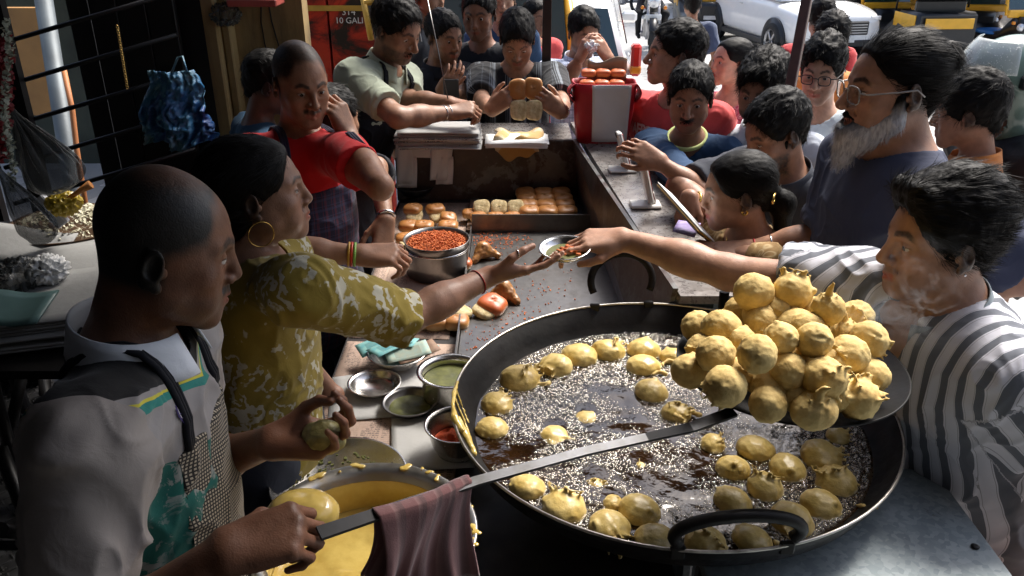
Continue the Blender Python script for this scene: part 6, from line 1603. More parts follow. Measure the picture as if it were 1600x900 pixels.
# notebook held by the woman is placed with her
# ---------------------------------------------------------------- left side: papers, flowers, bags, garland
lt = empty('side_table', (-1.5, 2.2, 0), 'black iron side table at the left piled with papers', 'table')
b = BM(); b.box((-1.45, 2.15, .925), (.42, .36, .012)); b.obj('top', M['black'], lt, world=True)
for x, y in ((-1.06, 1.82), (-1.06, 2.45), (-1.8, 1.82), (-1.8, 2.45)):
    b = BM(); b.tube([(x, y, 0.0), (x*.98, y, .92)], .020, 8); b.obj('leg', M['black'], lt, world=True)
b = BM(); b.tube([(-1.06, 1.82, .35), (-1.8, 1.82, .35)], .014, 8); b.tube([(-1.06, 1.82, .62), (-1.06, 2.45, .3)], .014, 8); b.obj('brace', M['black'], lt, world=True)
bs = empty('black_stool', (-1.0, 1.5, 0), 'black iron stool leg frame on the wet floor behind the near vendor', 'stool')
for (p_, q_) in (((10, 560), (40, 640)), ((40, 560), (10, 700)), ((0, 700), (70, 880)), ((0, 828), (60, 835)), ((62, 540), (90, 760))):
    A = PZ(*p_, .45); B_ = PZ(*q_, .12); b = BM(); b.tube([A, B_], .022, 8); b.obj('leg', M['black'], bs, world=True)
M['paper_shade'] = (lambda t: t.fin(t.ramp(t.noise(4, 5), [(.3, (.22, .22, .215)), (.7, (.33, .33, .32))]), .7, 0, t.bump(t.noise(14, 5, rough=.65), .5, .006)))(NT('shaded_paper'))  # white paper with the dimness of the left side put into its colour
def pstack(cx_, cy_, z, w_, d_, n, rz, lab, mats, jit=.02):
    r = empty('paper_stack', (cx_, cy_, z), lab, 'paper stack', rz=rz)
    for k in range(n):
        b = BM(); ox, oy = random.uniform(-jit, jit), random.uniform(-jit, jit); cr = random.uniform(0, .018)
        b.sheet(lambda u, v: ((u-.5)*w_+ox, (v-.5)*d_+oy, k*.009+.006+.006*math.sin(u*4+k)*v+cr*(u*u)*.5+(.03*max(0, u-.75)*v if k == n-1 else 0)), 10, 8, .005); b.obj('paper', mats[k % len(mats)], r)
    return r
c = PZ(60, 500, .95); pstack(c[0]-.02, c[1], .938, .52, .36, 9, .25, 'stack of large white sheets in a shade tone nearest on the side table', [M['paper_shade']])
c = PZ(115, 450, .95); pstack(c[0], c[1]+.05, .938, .34, .40, 7, .55, 'stack of white sheets farther back on the side table by the vendor', [M['paper_shade'], M['paper']])
c = PZ(40, 398, .99); b = BM(); b.sheet(lambda u, v: (c[0]-.3+.42*u, c[1]-.05+.16*v, .99+.05*v+.02*math.sin(u*5)), 10, 6, .004); o = b.obj('card_sheet', M['paper_shade']); tag(o, 'curled pale card sheet at the back of the side table', 'paper')
def crumple(cx_, cy_, z, r, lab, mat, name, cat, seed, sq=(1, 1, .7)):
    v, f = sdf_mesh([el(V(0, 0, 0), V(*sq)*r)], r/12); n = vnormals(v, f); d = (1-np.abs(fbm(v*(2.2/r)*1.3, 3, seed)))**3; v = v+n*((d-.5)*r*.55)[:, None]
    o = put(name, mesh_np(name, v, f, smooth=False), mat, None, (cx_, cy_, z)); tag(o, lab, cat)
mp_ = NT('clear_plastic'); mp_.fin(mp_.ramp(mp_.noise(12, 4), [(.3, (.05, .055, .055)), (.7, (.15, .155, .15))]), .35, 0, mp_.bump(mp_.noise(28, 4, rough=.65), .8, .008), Alpha=.62); M['plastic'] = mp_.m
c = PZ(75, 425, 1.04); crumple(c[0], c[1], 1.045, .050, 'crumpled clear plastic bag on the papers, the right one', M['paper_w'], 'crumpled_bag', 'plastic bag', 3)
c = PZ(30, 432, 1.04); crumple(c[0], c[1], 1.040, .060, 'crumpled clear plastic bag on the papers, the left one', M['plastic'], 'crumpled_bag', 'plastic bag', 8)
c = PZ(12, 475, 1.05); b = BM(); b.sheet(lambda u, v: (c[0]-.12+.22*u, c[1]-.06+.13*v, 1.055-.03*(1-v)+.006*math.sin(u*7)), 8, 5, .006); o = b.obj('magazine', m_plain('green_print', (.10, .18, .17), .35)); tag(o, 'folded green and white printed magazine at the left edge of the papers', 'magazine')
# heap of jasmine petals in a basket further back
fb_ = PZ(108, 352, 1.0); sh_ = empty('flower_basket', (fb_[0], fb_[1], .96), 'basket of creamy white petals on a dark shelf at the far left', 'basket')
b = BM(); b.lathe([(0, -.02), (.15, -.01), (.19, .03), (.2, .04), (.18, .035), (.14, 0), (0, 0)], 30, (fb_[0], fb_[1], .97)); b.obj('basket', m_plain('cane', (.10, .05, .02)), sh_, world=True)
b = BM(); b.box((fb_[0]-.05, fb_[1], .92), (.32, .2, .02)); b.obj('shelf', M['black'], sh_, world=True)
b = BM()
for k in range(900):
    a = random.random()*6.28; r_ = .17*math.sqrt(random.random()); z = 1.0+.05*(1-(r_/.17)**2)+random.uniform(-.01, .012); s_ = random.uniform(.006, .013)
    d = Vector((random.gauss(0, 1), random.gauss(0, 1), random.gauss(0, .7))).normalized(); e = d.cross(Vector((.3, .2, 1))).normalized(); p = Vector((fb_[0]+r_*math.cos(a), fb_[1]+r_*math.sin(a), z))
    vs = [b.b.verts.new(p-d*s_), b.b.verts.new(p+e*s_*.5+Vector((0, 0, .002))), b.b.verts.new(p+d*s_), b.b.verts.new(p-e*s_*.5)]; b._f(vs, [(0, 1, 2, 3)])
tag(b.obj('petals', m_plain('petal', (.58, .55, .40), .6, bump=0), sh_, world=True), kind='stuff')
c = P(80, 330, 2.62); b = BM(); b.box(tuple(c), (.022, .012, .055), Matrix.Rotation(-.6, 3, 'Y'), .004); o = b.obj('carton', m_plain('carton', (.40, .41, .45))); tag(o, 'small white and blue carton leaning by the petals', 'carton')
crumple(*P(100, 318, 2.6), .045, 'yellow plastic pouch behind the petals', m_plain('yellow_pouch', (.42, .30, .03), .3), 'pouch', 'pouch', 5)
A = P(103, 312, 2.58); B_ = P(142, 288, 2.58); b = BM(); b.tube([A, (A+B_)/2, B_], [.006, .008, .014], 8); o = b.obj('incense_holder', m_plain('orange_stick', (.35, .13, .02))); tag(o, 'orange stick leaning over the yellow pouch', 'stick')
# hanging plastic bag, grey bag, garland
def hbag(px, py, d, w_, h_, lab, seed, mat):
    c = P(px, py, d); b = BM(); n = 110
    prof = [(.004, .03), (.010, .015), (.008, 0)]+[(w_*(.10+.9*math.sin(min(1, t_*1.25)*PI/2)**1.5)*(1 if t_ < .8 else math.sqrt(max(.02, 1-((t_-.8)/.2)**2))), -h_*t_) for t_ in [k/40 for k in range(2, 41)]]
    def wob(a, r_, z):
        k = min(1, -z/h_) if z < 0 else 0
        return 1+.22*(1-k)*math.sin(a*13+seed+2*math.sin(a*3))+.10*math.sin(a*5+k*5+seed)*k+.30*(abs(float(vnoise(np.array([[math.cos(a)*2.2+seed, math.sin(a)*2.2, k*4.]]))[0]))-.25)*k
    b.lathe(prof, n, sy=.5, wob=wob); o = b.obj('plastic_bag', mat, None, tuple(c), (0, math.radians(-22), 0)); tag(o, lab, 'plastic bag')
hbag(18, 172, 2.35, .085, .26, 'translucent grey plastic bag hanging from the railing at the left', 2, M['plastic'])
hbag(-4, 262, 2.1, .05, .22, 'pale plastic bag end hanging at the left edge of the picture', 6, M['plastic'])
gd = empty('garland', tuple(P(4, 60, 2.2)), 'thick dark red flower garland with white jasmine strings at the left edge', 'garland')
b = BM(); b2 = BM()
for k in range(900):
    t_ = k/900; c = P(2+3*math.sin(t_*5), 55+195*t_, 2.2); a = random.random()*6.28; rr = .026*math.sqrt(random.random()); p = Vector(c)+Vector((rr*math.cos(a), rr*math.sin(a), random.uniform(-.004, .004)))
    d = Vector((random.gauss(0, 1), random.gauss(0, 1), random.gauss(0, 1))).normalized(); e = d.orthogonal().normalized(); s_ = .008; vs = [b.b.verts.new(p-d*s_), b.b.verts.new(p+e*s_*.7), b.b.verts.new(p+d*s_), b.b.verts.new(p-e*s_*.7)]; b._f(vs, [(0, 1, 2, 3)])
for k in range(340):
    t_ = k/340; c = P(9+7*t_+4*math.sin(t_*9), 30+270*t_, 2.17); p = Vector(c)+Vector((random.gauss(0, .005), random.gauss(0, .005), 0)); d = Vector((random.gauss(0, 1), random.gauss(0, 1), random.gauss(0, 1))).normalized(); e = d.orthogonal().normalized(); s_ = .007; vs = [b2.b.verts.new(p-d*s_), b2.b.verts.new(p+e*s_*.6), b2.b.verts.new(p+d*s_), b2.b.verts.new(p-e*s_*.6)]; b2._f(vs, [(0, 1, 2, 3)])
tag(b.obj('red_petals', m_plain('red_petal', (.18, .006, .010), .6, bump=0), gd, world=True), kind='stuff'); tag(b2.obj('jasmine_buds', m_plain('jasmine', (.36, .38, .30), .6, bump=0), gd, world=True), kind='stuff')
# blue bags hanging before the wall
t = NT('blue_plastic_bag'); n = t.noise(7, 5, dist=.7); t.fin(t.ramp(n, [(.3, (.010, .05, .20)), (.45, (.020, .12, .26)), (.6, (.06, .16, .22)), (.75, (.16, .20, .20))]), .5, 0, t.bump(t.noise(20, 5, rough=.65), .9, .01)); M['bluebag'] = t.m
def flatbag(px0, px1, py0, py1, d, lab, seed, mat):
    A = P(px0, py0, d); B_ = P(px1, py1, d); w_ = B_[0]-A[0]; h_ = A[2]-B_[2]
    N = 56; uu = np.array([[i/N, j/N] for i in range(N+1) for j in range(N+1)])
    f1 = 1-np.abs(fbm(np.stack([uu[:, 0]*7+uu[:, 1]*2, uu[:, 1]*3.2, uu[:, 0]*0+seed], 1), 3, seed)); f2 = 1-np.abs(fbm(np.stack([uu[:, 0]*12, uu[:, 1]*11+uu[:, 0]*5, uu[:, 0]*0+seed+4], 1), 2, seed))
    dp = (f1**3*.075+f2**4*.022)*(.35+.65*uu[:, 1])
    def fn(u, v):
        k = int(round(u*N))*(N+1)+int(round(v*N)); pin = .62+.38*min(1, v*1.6)
        return (A[0]+w_*(.5+(u-.5)*pin)+.012*math.sin(v*9), A[1]-dp[k]+.05*abs(u-.5)*2, A[2]-h_*v*(1-.06*math.sin(u*9)))
    b = BM(); b.sheet(fn, N, N, .002); o = b.obj('blue_bag', mat); tag(o, lab, 'bag')
flatbag(205, 318, 112, 240, 3.05, 'crumpled blue and clear plastic bag hanging at the dark cupboard', 4, M['bluebag'])
b = BM(); b.tube([P(268, 114, 3.0), P(278, 90, 3.0), P(285, 88, 3.0), P(292, 112, 3.0)], .004, 6); o = b.obj('bag_handle_hook', M['bluebag']); tag(o, 'loop handle above the hanging blue plastic bag', 'handle')
b = BM()
for k in range(26):
    c = P(183+k*.62, 42+k*3.8, 2.9); b.tube([tuple(c+V(.004*math.cos(a*PI/4), .003*(k % 2), .006*math.sin(a*PI/4))) for a in range(8)], .0014, 4, closed=True)
o = b.obj('brass_chain', m_plain('dull_brass', (.30, .20, .06), .4, .8)); tag(o, 'fine brass chain hanging in front of the black cupboard', 'chain')
crumple(*P(352, 22, 3.45), .055, 'crumpled grey plastic wrapper hanging under the wall ledge', M['plastic'], 'wrapper', 'wrapper', 12); A = P(400, 2, 3.4); b = BM(); b.box(tuple(A), (.10, .07, .015), bev=.005); o = b.obj('packet', m_plain('red_white_packet', (.45, .10, .08), .3)); tag(o, 'red and white packet lying on the wall ledge', 'packet')
A = P(330, 18, 3.4); 
# ---------------------------------------------------------------- cloth of the cast
def mk_fgpolo():
    t = NT('sports_polo'); cc = t.attr('cc').outputs['Vector']; s = t.sep(cc); ax = t.math('ABSOLUTE', s[0]); z = s[2]
    n = t.noise(26, 4, cc, .7, 1.); patt = t.ramp(n, [(.52, 0.), (.56, 1.)])
    teal = t.mix(t.math('MULTIPLY', patt, t.ramp(t.noise(7, 2, cc), [(.45, 0.), (.55, 1.)])), (.012, .115, .095), (.25, .27, .25))
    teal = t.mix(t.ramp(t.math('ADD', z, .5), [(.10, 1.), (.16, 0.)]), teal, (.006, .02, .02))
    band = t.math('ADD', z, t.math('MULTIPLY', s[1], .45))
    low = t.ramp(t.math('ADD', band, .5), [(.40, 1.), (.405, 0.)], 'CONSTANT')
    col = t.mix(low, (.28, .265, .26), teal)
    k = t.math('ADD', t.math('ADD', z, t.math('MULTIPLY', ax, -.35)), .5)
    yoke = t.ramp(k, [(0, 0.), (.450, 1.)], 'CONSTANT'); yl = t.ramp(k, [(0, 0.), (.438, 1.), (.445, 0.)], 'CONSTANT'); gr = t.ramp(k, [(0, 0.), (.428, 1.), (.438, 0.)], 'CONSTANT')
    col = t.mix(gr, col, (.02, .20, .17)); col = t.mix(yl, col, (.55, .50, .05)); col = t.mix(yoke, col, (.010, .010, .011))
    slv = t.ramp(t.math('SUBTRACT', ax, 0.), [(0, 0.), (.176, 1.)], 'CONSTANT'); col = t.mix(slv, col, (.30, .27, .25))
    return cloth_n(t, col, .7)
M['fgpolo'] = mk_fgpolo()
def mk_check(name, a, b_, p=.0045):
    t = NT(name); cc = t.attr('cc').outputs['Vector']; m = t.add('Mapping'); t.l.new(cc, m.inputs[0]); m.inputs['Rotation'].default_value = (0, .25, 0)
    ck = t.add('TexChecker'); t.l.new(m.outputs[0], ck.inputs[0]); ck.inputs['Scale'].default_value = 1/p; t.set(ck, 'Color1', a); t.set(ck, 'Color2', b_)
    s = t.sep(m.outputs[0]); x = t.ramp(t.math('FRACT', t.math('MULTIPLY', s[0], 1/p/1.3)), [(0, 0.), (.45, 1.)], 'CONSTANT'); z = t.ramp(t.math('FRACT', t.math('MULTIPLY', s[2], 1/p/1.3)), [(0, 0.), (.45, 1.)], 'CONSTANT')
    return cloth_n(t, t.mix(t.math('MULTIPLY', x, z), a, b_), .85)
M['checkapron'] = mk_check('houndstooth_apron', (.030, .027, .024), (.42, .36, .27))
def mk_ikat():
    t = NT('yellow_ikat'); cc = t.attr('cc').outputs['Vector']; s = t.sep(cc)
    v = t.add('TexVoronoi'); v.feature = 'DISTANCE_TO_EDGE'
    m = t.add('Mapping'); t.l.new(cc, m.inputs[0]); m.inputs['Scale'].default_value = (5.2, 5.2, 3.4)
    ds = t.add('VectorMath', operation='ADD'); nn = t.add('TexNoise'); nn.inputs['Scale'].default_value = 24; nn.inputs['Detail'].default_value = 3; t.l.new(cc, nn.inputs['Vector']); sc = t.add('VectorMath', operation='SCALE'); t.l.new(nn.outputs['Color'], sc.inputs[0]); sc.inputs['Scale'].default_value = .9
    t.l.new(m.outputs[0], ds.inputs[0]); t.l.new(sc.outputs[0], ds.inputs[1])
    t.l.new(ds.outputs[0], v.inputs['Vector']); v.inputs['Scale'].default_value = 1.0
    wv = t.add('TexWave'); wv.wave_type = 'RINGS'; wv.inputs['Scale'].default_value = 1.35; wv.inputs['Distortion'].default_value = 5; wv.inputs['Detail'].default_value = 2; t.l.new(ds.outputs[0], wv.inputs['Vector'])
    a = t.ramp(v.outputs['Distance'], [(.10, 0.), (.14, 1.), (.34, 1.), (.37, 0.)]); b_ = t.ramp(wv.outputs['Fac'], [(.50, 0.), (.58, 1.)])
    return cloth_n(t, t.mix(t.math('MULTIPLY', a, b_), (.25, .185, .030), (.46, .44, .35)), .8)
M['ikat'] = mk_ikat()
M['redtee'] = cloth('red_tee', (.50, .008, .010)); M['navytee'] = cloth('navy_tee', (.040, .048, .085)); M['navy2'] = cloth('dark_navy', (.022, .026, .040)); M['darkpolo'] = cloth('charcoal_polo', (.040, .044, .058)); M['darkshirt'] = cloth('dark_shirt', (.009, .010, .014))
M['sage'] = cloth('sage_polo', (.30, .33, .25)); M['apnavy'] = cloth('navy_apron', (.006, .007, .011)); M['coral'] = cloth('coral_tee', (.62, .075, .075)); M['bluetee'] = cloth('blue_tee', (.022, .055, .12)); M['limec'] = cloth('lime_collar', (.55, .62, .25))
M['whitetee'] = cloth('white_tee', (.66, .74, .78)); M['whiteshirt'] = cloth('white_shirt', (.62, .66, .72)); M['orange'] = cloth('orange_tee', (.55, .20, .05)); M['bluework'] = cloth('blue_shirt', (.020, .055, .10)); M['walk'] = cloth('slate_shirt', (.055, .075, .13))
def mk_floral(name, a, b_, c_, sc=38):
    t = NT(name); cc = t.attr('cc').outputs['Vector']; v = t.add('TexVoronoi'); v.inputs['Scale'].default_value = sc; t.l.new(cc, v.inputs['Vector'])
    f = t.ramp(v.outputs['Distance'], [(.12, 1.), (.2, 0.), (.34, 0.), (.40, 1.), (.5, 0.)]); return cloth_n(t, t.mix(f, t.mix(t.ramp(t.noise(9, 2, cc), [(.45, 0.), (.55, 1.)]), a, c_), b_))
M['pinkfl'] = mk_floral('pink_floral', (.35, .04, .08), (.62, .36, .34), (.42, .08, .13)); M['mustard'] = mk_floral('beige_print', (.30, .19, .075), (.46, .34, .18), (.24, .14, .05), 22)
M['stripep'] = stripes('grey_white_stripes', [(.02, .44, (.13, .14, .165)), (.48, .50, (.28, .29, .31)), (.92, .94, (.28, .29, .31))], 0, .036, (.60, .60, .66)); M['greycol'] = cloth('grey_collar', (.20, .24, .27))
M['stripeb'] = stripes('black_white_stripes', [(.42, .56, (.16, .18, .20)), (.62, .66, (.14, .16, .18)), (.74, .77, (.14, .16, .18))], 0, .075, (.010, .011, .013))
M['plaidb'] = plaid('blue_plaid', (.62, .68, .80), (.09, .13, .26), (.07, .11, .24), .045); M['plaidap'] = plaid('plaid_apron', (.022, .020, .045), (.16, .03, .045), (.05, .06, .12), .034)
M['jacket'] = cloth('black_jacket', (.020, .022, .028), .5); M['gold'] = m_plain('gold', (.60, .38, .10), .25, 1, bump=0); M['silver'] = m_plain('silver', (.70, .69, .67), .2, 1, bump=0); M['thread'] = m_plain('red_thread', (.35, .01, .01)); M['band'] = m_plain('striped_band', (.55, .30, .04), .5)
t = NT('lens'); t.fin((.9, .95, .95), .03, 0, spec=.8, Transmission_Weight=.95, Alpha=.28); M['lens'] = t.m
t = NT('clear_frame'); t.fin((.30, .28, .26), .12, 0, Alpha=.8); M['clearf'] = t.m
def ringo(name, c, axis, r, th, mat, parent, sq=1.0, world=True):
    R = Vector(nrm(axis)).to_track_quat('Z', 'Y').to_matrix(); b = BM()
    b.tube([Vector(c)+R@Vector((r*math.cos(a*PI/12), r*sq*math.sin(a*PI/12), 0)) for a in range(24)], th, 8, closed=True); return b.obj(name, mat, parent, world=True)
def wristring(B, i, t, th, mat, name='bangle', grow=1.1):
    a = B['A'][i]; u = nrm(a['W']-a['E']); r = (.0245+.012*t/.25)*B['s']*grow*1.05; return ringo(name, a['W']-u*t, u, r, th, mat, B['root'])
def glasses(B, mat, W=1., rd=.0235, lens=True):
    F = B['F']; root = B['root']; b = BM()
    for g in (-1, 1):
        pts = []
        for k in range(20):
            a = 2*PI*k/20; ca, sa = math.cos(a), math.sin(a); e = 3.5; q = (abs(ca)**e+abs(sa)**e)**(-1/e)
            pts.append(F.p(g*.033*W+rd*q*ca, .1035-.12*(abs(g*.033+rd*q*ca)-.033)*(1)+0, .000+rd*.82*q*sa))
        b.tube(pts, .0020, 6, closed=True)
        b.tube([F.p(g*(.033*W+rd), .099, .008), F.p(g*.075*W, .090, .008), F.p(g*.084*W, .03, .010), F.p(g*.086*W, -.012, .012), F.p(g*.086*W, -.03, -.004)], .0022, 6)
        if lens:
            b2 = BM(); vs = [b2.b.verts.new(Vector(p)) for p in pts]; b2.b.faces.new(vs); put('lens', b2.mesh('lens'), M['lens'], root, world=True)
    b.tube([F.p(-.010, .104, .006), F.p(0, .107, .009), F.p(.010, .104, .006)], .0020, 6); b.obj('glasses', mat, root, world=True)
def chain(B, mat, z=.0):
    nb, sp, cfu, cxu, s = B['nb'], B['sp'], B['cfu'], B['cxu'], B['s']; b = BM()
    b.tube([nb+cxu*math.sin(a)*.064*s-cfu*(math.cos(a)*.060*s-.012)+sp*(.035-.028*(1-math.cos(a))*.5+z)*s for a in [k*2*PI/40 for k in range(40)]], .0016, 5, closed=True); b.obj('necklace', mat, B['root'], world=True)
M['wprint'] = m_plain('white_print', (.75, .62, .60), bump=0); M['nprint'] = m_plain('navy_print', (.05, .04, .12), bump=0)
# ---------------------------------------------------------------- the cast, nearest first
SK = dict(a=(.20, .095, .055), b=(.27, .145, .088), c=(.34, .20, .13), d=(.15, .075, .045))
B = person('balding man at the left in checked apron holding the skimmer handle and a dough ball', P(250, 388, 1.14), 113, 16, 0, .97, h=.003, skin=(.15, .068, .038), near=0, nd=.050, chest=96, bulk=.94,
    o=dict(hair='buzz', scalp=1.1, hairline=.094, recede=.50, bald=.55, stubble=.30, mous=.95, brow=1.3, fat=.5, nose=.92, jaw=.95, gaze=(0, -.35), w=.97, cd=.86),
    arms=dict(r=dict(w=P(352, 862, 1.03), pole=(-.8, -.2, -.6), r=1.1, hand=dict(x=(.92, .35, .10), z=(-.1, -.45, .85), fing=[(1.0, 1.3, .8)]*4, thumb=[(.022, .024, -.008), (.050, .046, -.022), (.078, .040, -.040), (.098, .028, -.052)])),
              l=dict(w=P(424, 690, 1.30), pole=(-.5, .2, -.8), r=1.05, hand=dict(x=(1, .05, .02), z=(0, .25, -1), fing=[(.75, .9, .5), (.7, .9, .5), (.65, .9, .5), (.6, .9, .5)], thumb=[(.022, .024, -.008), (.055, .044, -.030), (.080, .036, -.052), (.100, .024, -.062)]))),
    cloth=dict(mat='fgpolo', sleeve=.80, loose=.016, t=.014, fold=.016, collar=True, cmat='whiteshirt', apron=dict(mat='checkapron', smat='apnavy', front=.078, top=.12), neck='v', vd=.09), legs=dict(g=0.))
DB = P(506, 684, 1.292); q = [el(V(0, 0, 0), V(.034, .028, .028), None, .01)]; v, f = sdf_mesh(q, .0025); n = vnormals(v, f); v = v+n*(fbm(v*70, 4)*.005)[:, None]
o = put('dough_ball', mesh_np('dough_ball', v, f), wet('potato_mash', (.16, .13, .035), (.36, .31, .11), .5, 50, .7), None, tuple(DB)); tag(o, 'grey green mashed potato ball held in the fingers of the balding man', 'dough ball')
A = B['A'][0]
# round crest printed on his polo
from mathutils.bvhtree import BVHTree
sm = B['shirt']; bv_ = BVHTree.FromPolygons([v_.co for v_ in sm.vertices], [tuple(p.vertices) for p in sm.polygons])
for (px, py) in ((281, 640), (276, 650), (270, 660), (262, 668)):
    d_ = Vector(P(px, py, 1.0)-V(0, 0, CAM_H)).normalized(); hit = bv_.ray_cast(Vector((0, 0, CAM_H)), d_)
    if hit[0] is not None and hit[3] < 1.25: break
n_ = hit[1] if hit[1].dot(d_) < 0 else -hit[1]; up_ = Vector((0, 0, 1)); x_ = up_.cross(n_).normalized(); R_ = Matrix((x_, n_.cross(x_), n_)).transposed()
def crest(b, r0, r1, n, z):
    vs = [b.b.verts.new((math.cos(2*PI*k/n)*(r0 if k % 2 else r1), math.sin(2*PI*k/n)*(r0 if k % 2 else r1), z)) for k in range(n)]; b.b.faces.new(vs)
b = BM(); crest(b, .0165, .0205, 48, 0); cr = b.obj('crest', m_plain('crest_purple', (.05, .03, .16), bump=0), B['root']); 
mats_ = [m_plain('crest_white', (.55, .53, .56), bump=0), cr.data.materials[0]]
for k, (a_, z_) in enumerate(((.0150, .0006), (.0105, .0012))):
    b = BM(); crest(b, a_, a_, 40, z_); o = b.obj('crest_ring', mats_[k], cr)
for k in range(9):
    a_ = math.radians(150+k*30); b = BM(); b.box((.0128*math.cos(a_), .0128*math.sin(a_), .0012), (.0006, .0014, .0003), Matrix.Rotation(a_-PI/2, 3, 'Z')); b.obj('letter_mark', mats_[1], cr)
b = BM(); crest(b, .0055, .0055, 24, .0018); b.obj('crest_disc', mats_[0], cr); b = BM(); crest(b, .0048, .0048, 24, .0024); b.obj('crest_crescent', mats_[1], cr, (.0022, .0010, 0))
cr.matrix_parent_inverse = wm(B['root']).inverted(); cr.location = hit[0]+n_*.0025; cr.rotation_euler = R_.to_euler()
B = person('woman in a yellow and white patterned tunic with hoop earring handing over a steel bowl', P(402, 302, 1.72), 106, -3, 0, .95, h=.003, skin=(.27, .145, .095), near=5000, nd=.06, chest=84, bulk=1.12,
    o=dict(hair='bun', thick=.011, top=.010, line=.082, fat=1.0, lip=(1.0, .55, .55), hamp=.002, slen=.03, lift=.04, scurl=.12, nose=.9, gaze=(.0, .05)),
    arms=dict(r=dict(w=P(764, 432, 1.93), pole=(0, 0, -1), S=P(470, 452, 1.60), r=1.08, hand=dict(x=(.98, .12, .12), z=(0, -.42, -.90), fing=[(.10, .25, .15), (.12, .28, .15), (.15, .3, .2), (.2, .35, .2)], thumb=[(.022, .024, -.008), (.060, .040, -.034), (.090, .034, -.048), (.116, .022, -.056)]))),
    cloth=dict(mat='ikat', sleeve=1.0, loose=.014, t=.012, drop=.40, nw=.075, fold=.013, name='tunic'), legs=dict(g=0.))
F = B['F']; ringo('earring', F.p(.090, -.004, -.062), F.R@V(1, .3, 0), .026, .0012, M['gold'], B['root']); wristring(B, 0, .035, .0014, M['thread'], 'thread'); 
hf = B['A'][0]['hf']; ringo('ring', hf.p(.075, .036, -.042), hf.R@V(1, -.2, 0), .0112, .0012, M['silver'], B['root'])
B = person('young man with shaved receding hair in red shirt and plaid apron, hand at his ear', P(470, 130, 2.50), 34, 14, 0, 1.0, h=.0036, skin=(.32, .165, .10), near=0, chest=36,
    o=dict(hair='buzz', scalp=.88, hairline=.090, recede=.30, mous=.8, stubble=.25, brow=1.25, gaze=(.1, -.2), nose=1.05),
    arms=dict(l=dict(sl=.40, w=P(546, 212, 2.56), e=P(594, 292, 2.34), S=P(540, 246, 2.54), hand=dict(x=(-.38, .10, 1), z=(.80, -.55, .25), fing=[(.7, 1.0, .6)]*4, thumb=[(.022, .024, -.008), (.050, .045, -.025), (.075, .045, -.045), (.095, .04, -.055)])),
              r=dict(w=P(562, 398, 2.15), e=P(440, 392, 2.12), hand=dict(x=(1, .15, -.05), z=(0, -.35, .9), fing=[(.8, 1.1, .6)]*4))),
    cloth=dict(mat='redtee', sleeve=.78, loose=.018, apron=dict(mat='plaidap', top=.16, front=.0)), legs=dict(g=0.))
wristring(B, 1, .0, .001, M['thread'], 'thread') if False else None
wristring(B, 0, .012, .0035, m_plain('green_band', (.25, .50, .10), .4), 'wristband'); wristring(B, 0, .020, .0035, m_plain('red_band', (.55, .05, .02), .4), 'wristband'); wristring(B, 0, .027, .003, M['band'], 'wristband')
B = person('dark clothed helper mostly hidden behind the man in red, wearing a wristwatch', P(522, 186, 3.05), 150, 10, 0, .98, h=.006, skin=SK['b'], near=500, o=dict(hair='short'), chest=20,
    arms=dict(l=dict(w=P(603, 342, 2.68), e=P(588, 262, 2.82), hand=dict(x=(-.1, -.55, -.8), z=(.5, -.5, .3), curl=.45))), cloth=dict(mat='darkshirt', sleeve=.7), legs=dict(g=0.))
wristring(B, 1, .008, .006, M['silver'], 'wristwatch')
B = person('moustached man in sage polo and navy apron leaning his forearms on newspapers', P(620, 46, 3.40), 55, 26, 0, 1.02, h=.0045, skin=(.25, .135, .085), near=2500, chest=62, lean=(.16, .10), bulk=1.08,
    o=dict(hair='short', beard=dict(full=0), stubble=.75, thick=.013, top=.016, line=.080, gaze=(0, -.3)),
    arms=dict(r=dict(w=P(703, 176, 3.38), e=P(622, 184, 3.22), r=1.12, hand=dict(x=(1, .2, .15), z=(-.1, -.5, .8), fing=[(.9, 1.1, .7)]*4)), l=dict(w=P(702, 160, 3.48), e=P(640, 158, 3.56), r=1.1, hand=dict(x=(1, -.1, -.1), z=(0, .1, 1), fing=[(.7, 1.0, .7)]*4))),
    cloth=dict(mat='sage', sleeve=.74, loose=.014, collar=True, apron=dict(mat='apnavy', top=.16, front=.01)), legs=dict(g=0.))
wristring(B, 0, .010, .0022, M['silver']); wristring(B, 0, .034, .0026, M['silver'])
B = person('shadowed man in dark shirt with yellow shoulder panel looking sideways, phone in hand', P(694, 58, 4.05), 40, 12, 0, .98, h=.006, skin=SK['b'], near=900, o=dict(hair='short', stubble=.5, mous=.7),
    arms=dict(l=dict(w=P(690, 142, 3.82), pole=(.4, 0, -1), hand=dict(x=(.5, -.3, .6), z=(.4, -.5, .3), curl=.5))), cloth=dict(mat='darkshirt', collar=True, cmat='darkshirt'))
b = BM(); b.box(tuple(P(705, 138, 3.76)), (.035, .006, .045), Matrix.Rotation(.3, 3, 'X'), .004); o = b.obj('mobile_phone', M['blackp']); tag(o, 'dark phone with blue lit edge in the shadowed man’s hand'.replace('’', ' '), 'phone')
t = NT('phone_screen'); t.fin((.05, .1, .4), .2, 0); t.set(t.b, 'Emission Color', (.2, .35, 1, 1)); t.set(t.b, 'Emission Strength', 1.2); b = BM(); b.box(tuple(P(705, 132, 3.745)), (.028, .002, .006), Matrix.Rotation(.3, 3, 'X')); put('screen', b.mesh('screen'), t.m, o, world=True)
person('tall shadowed man in plain black shirt behind the bread reading youth', P(748, 22, 4.20), -12, 12, 0, 1.0, h=.006, skin=SK['a'], near=900, o=dict(hair='short', stubble=.4), cloth=dict(mat='darkshirt'))
person('man with bright grin far behind the counter between two dark heads', P(785, 4, 5.3), 5, 0, 0, 1.0, h=.009, skin=SK['c'], near=0, o=dict(hair='short', mous=.7), cloth=dict(mat='bluetee'), legs=dict(g=-.22))
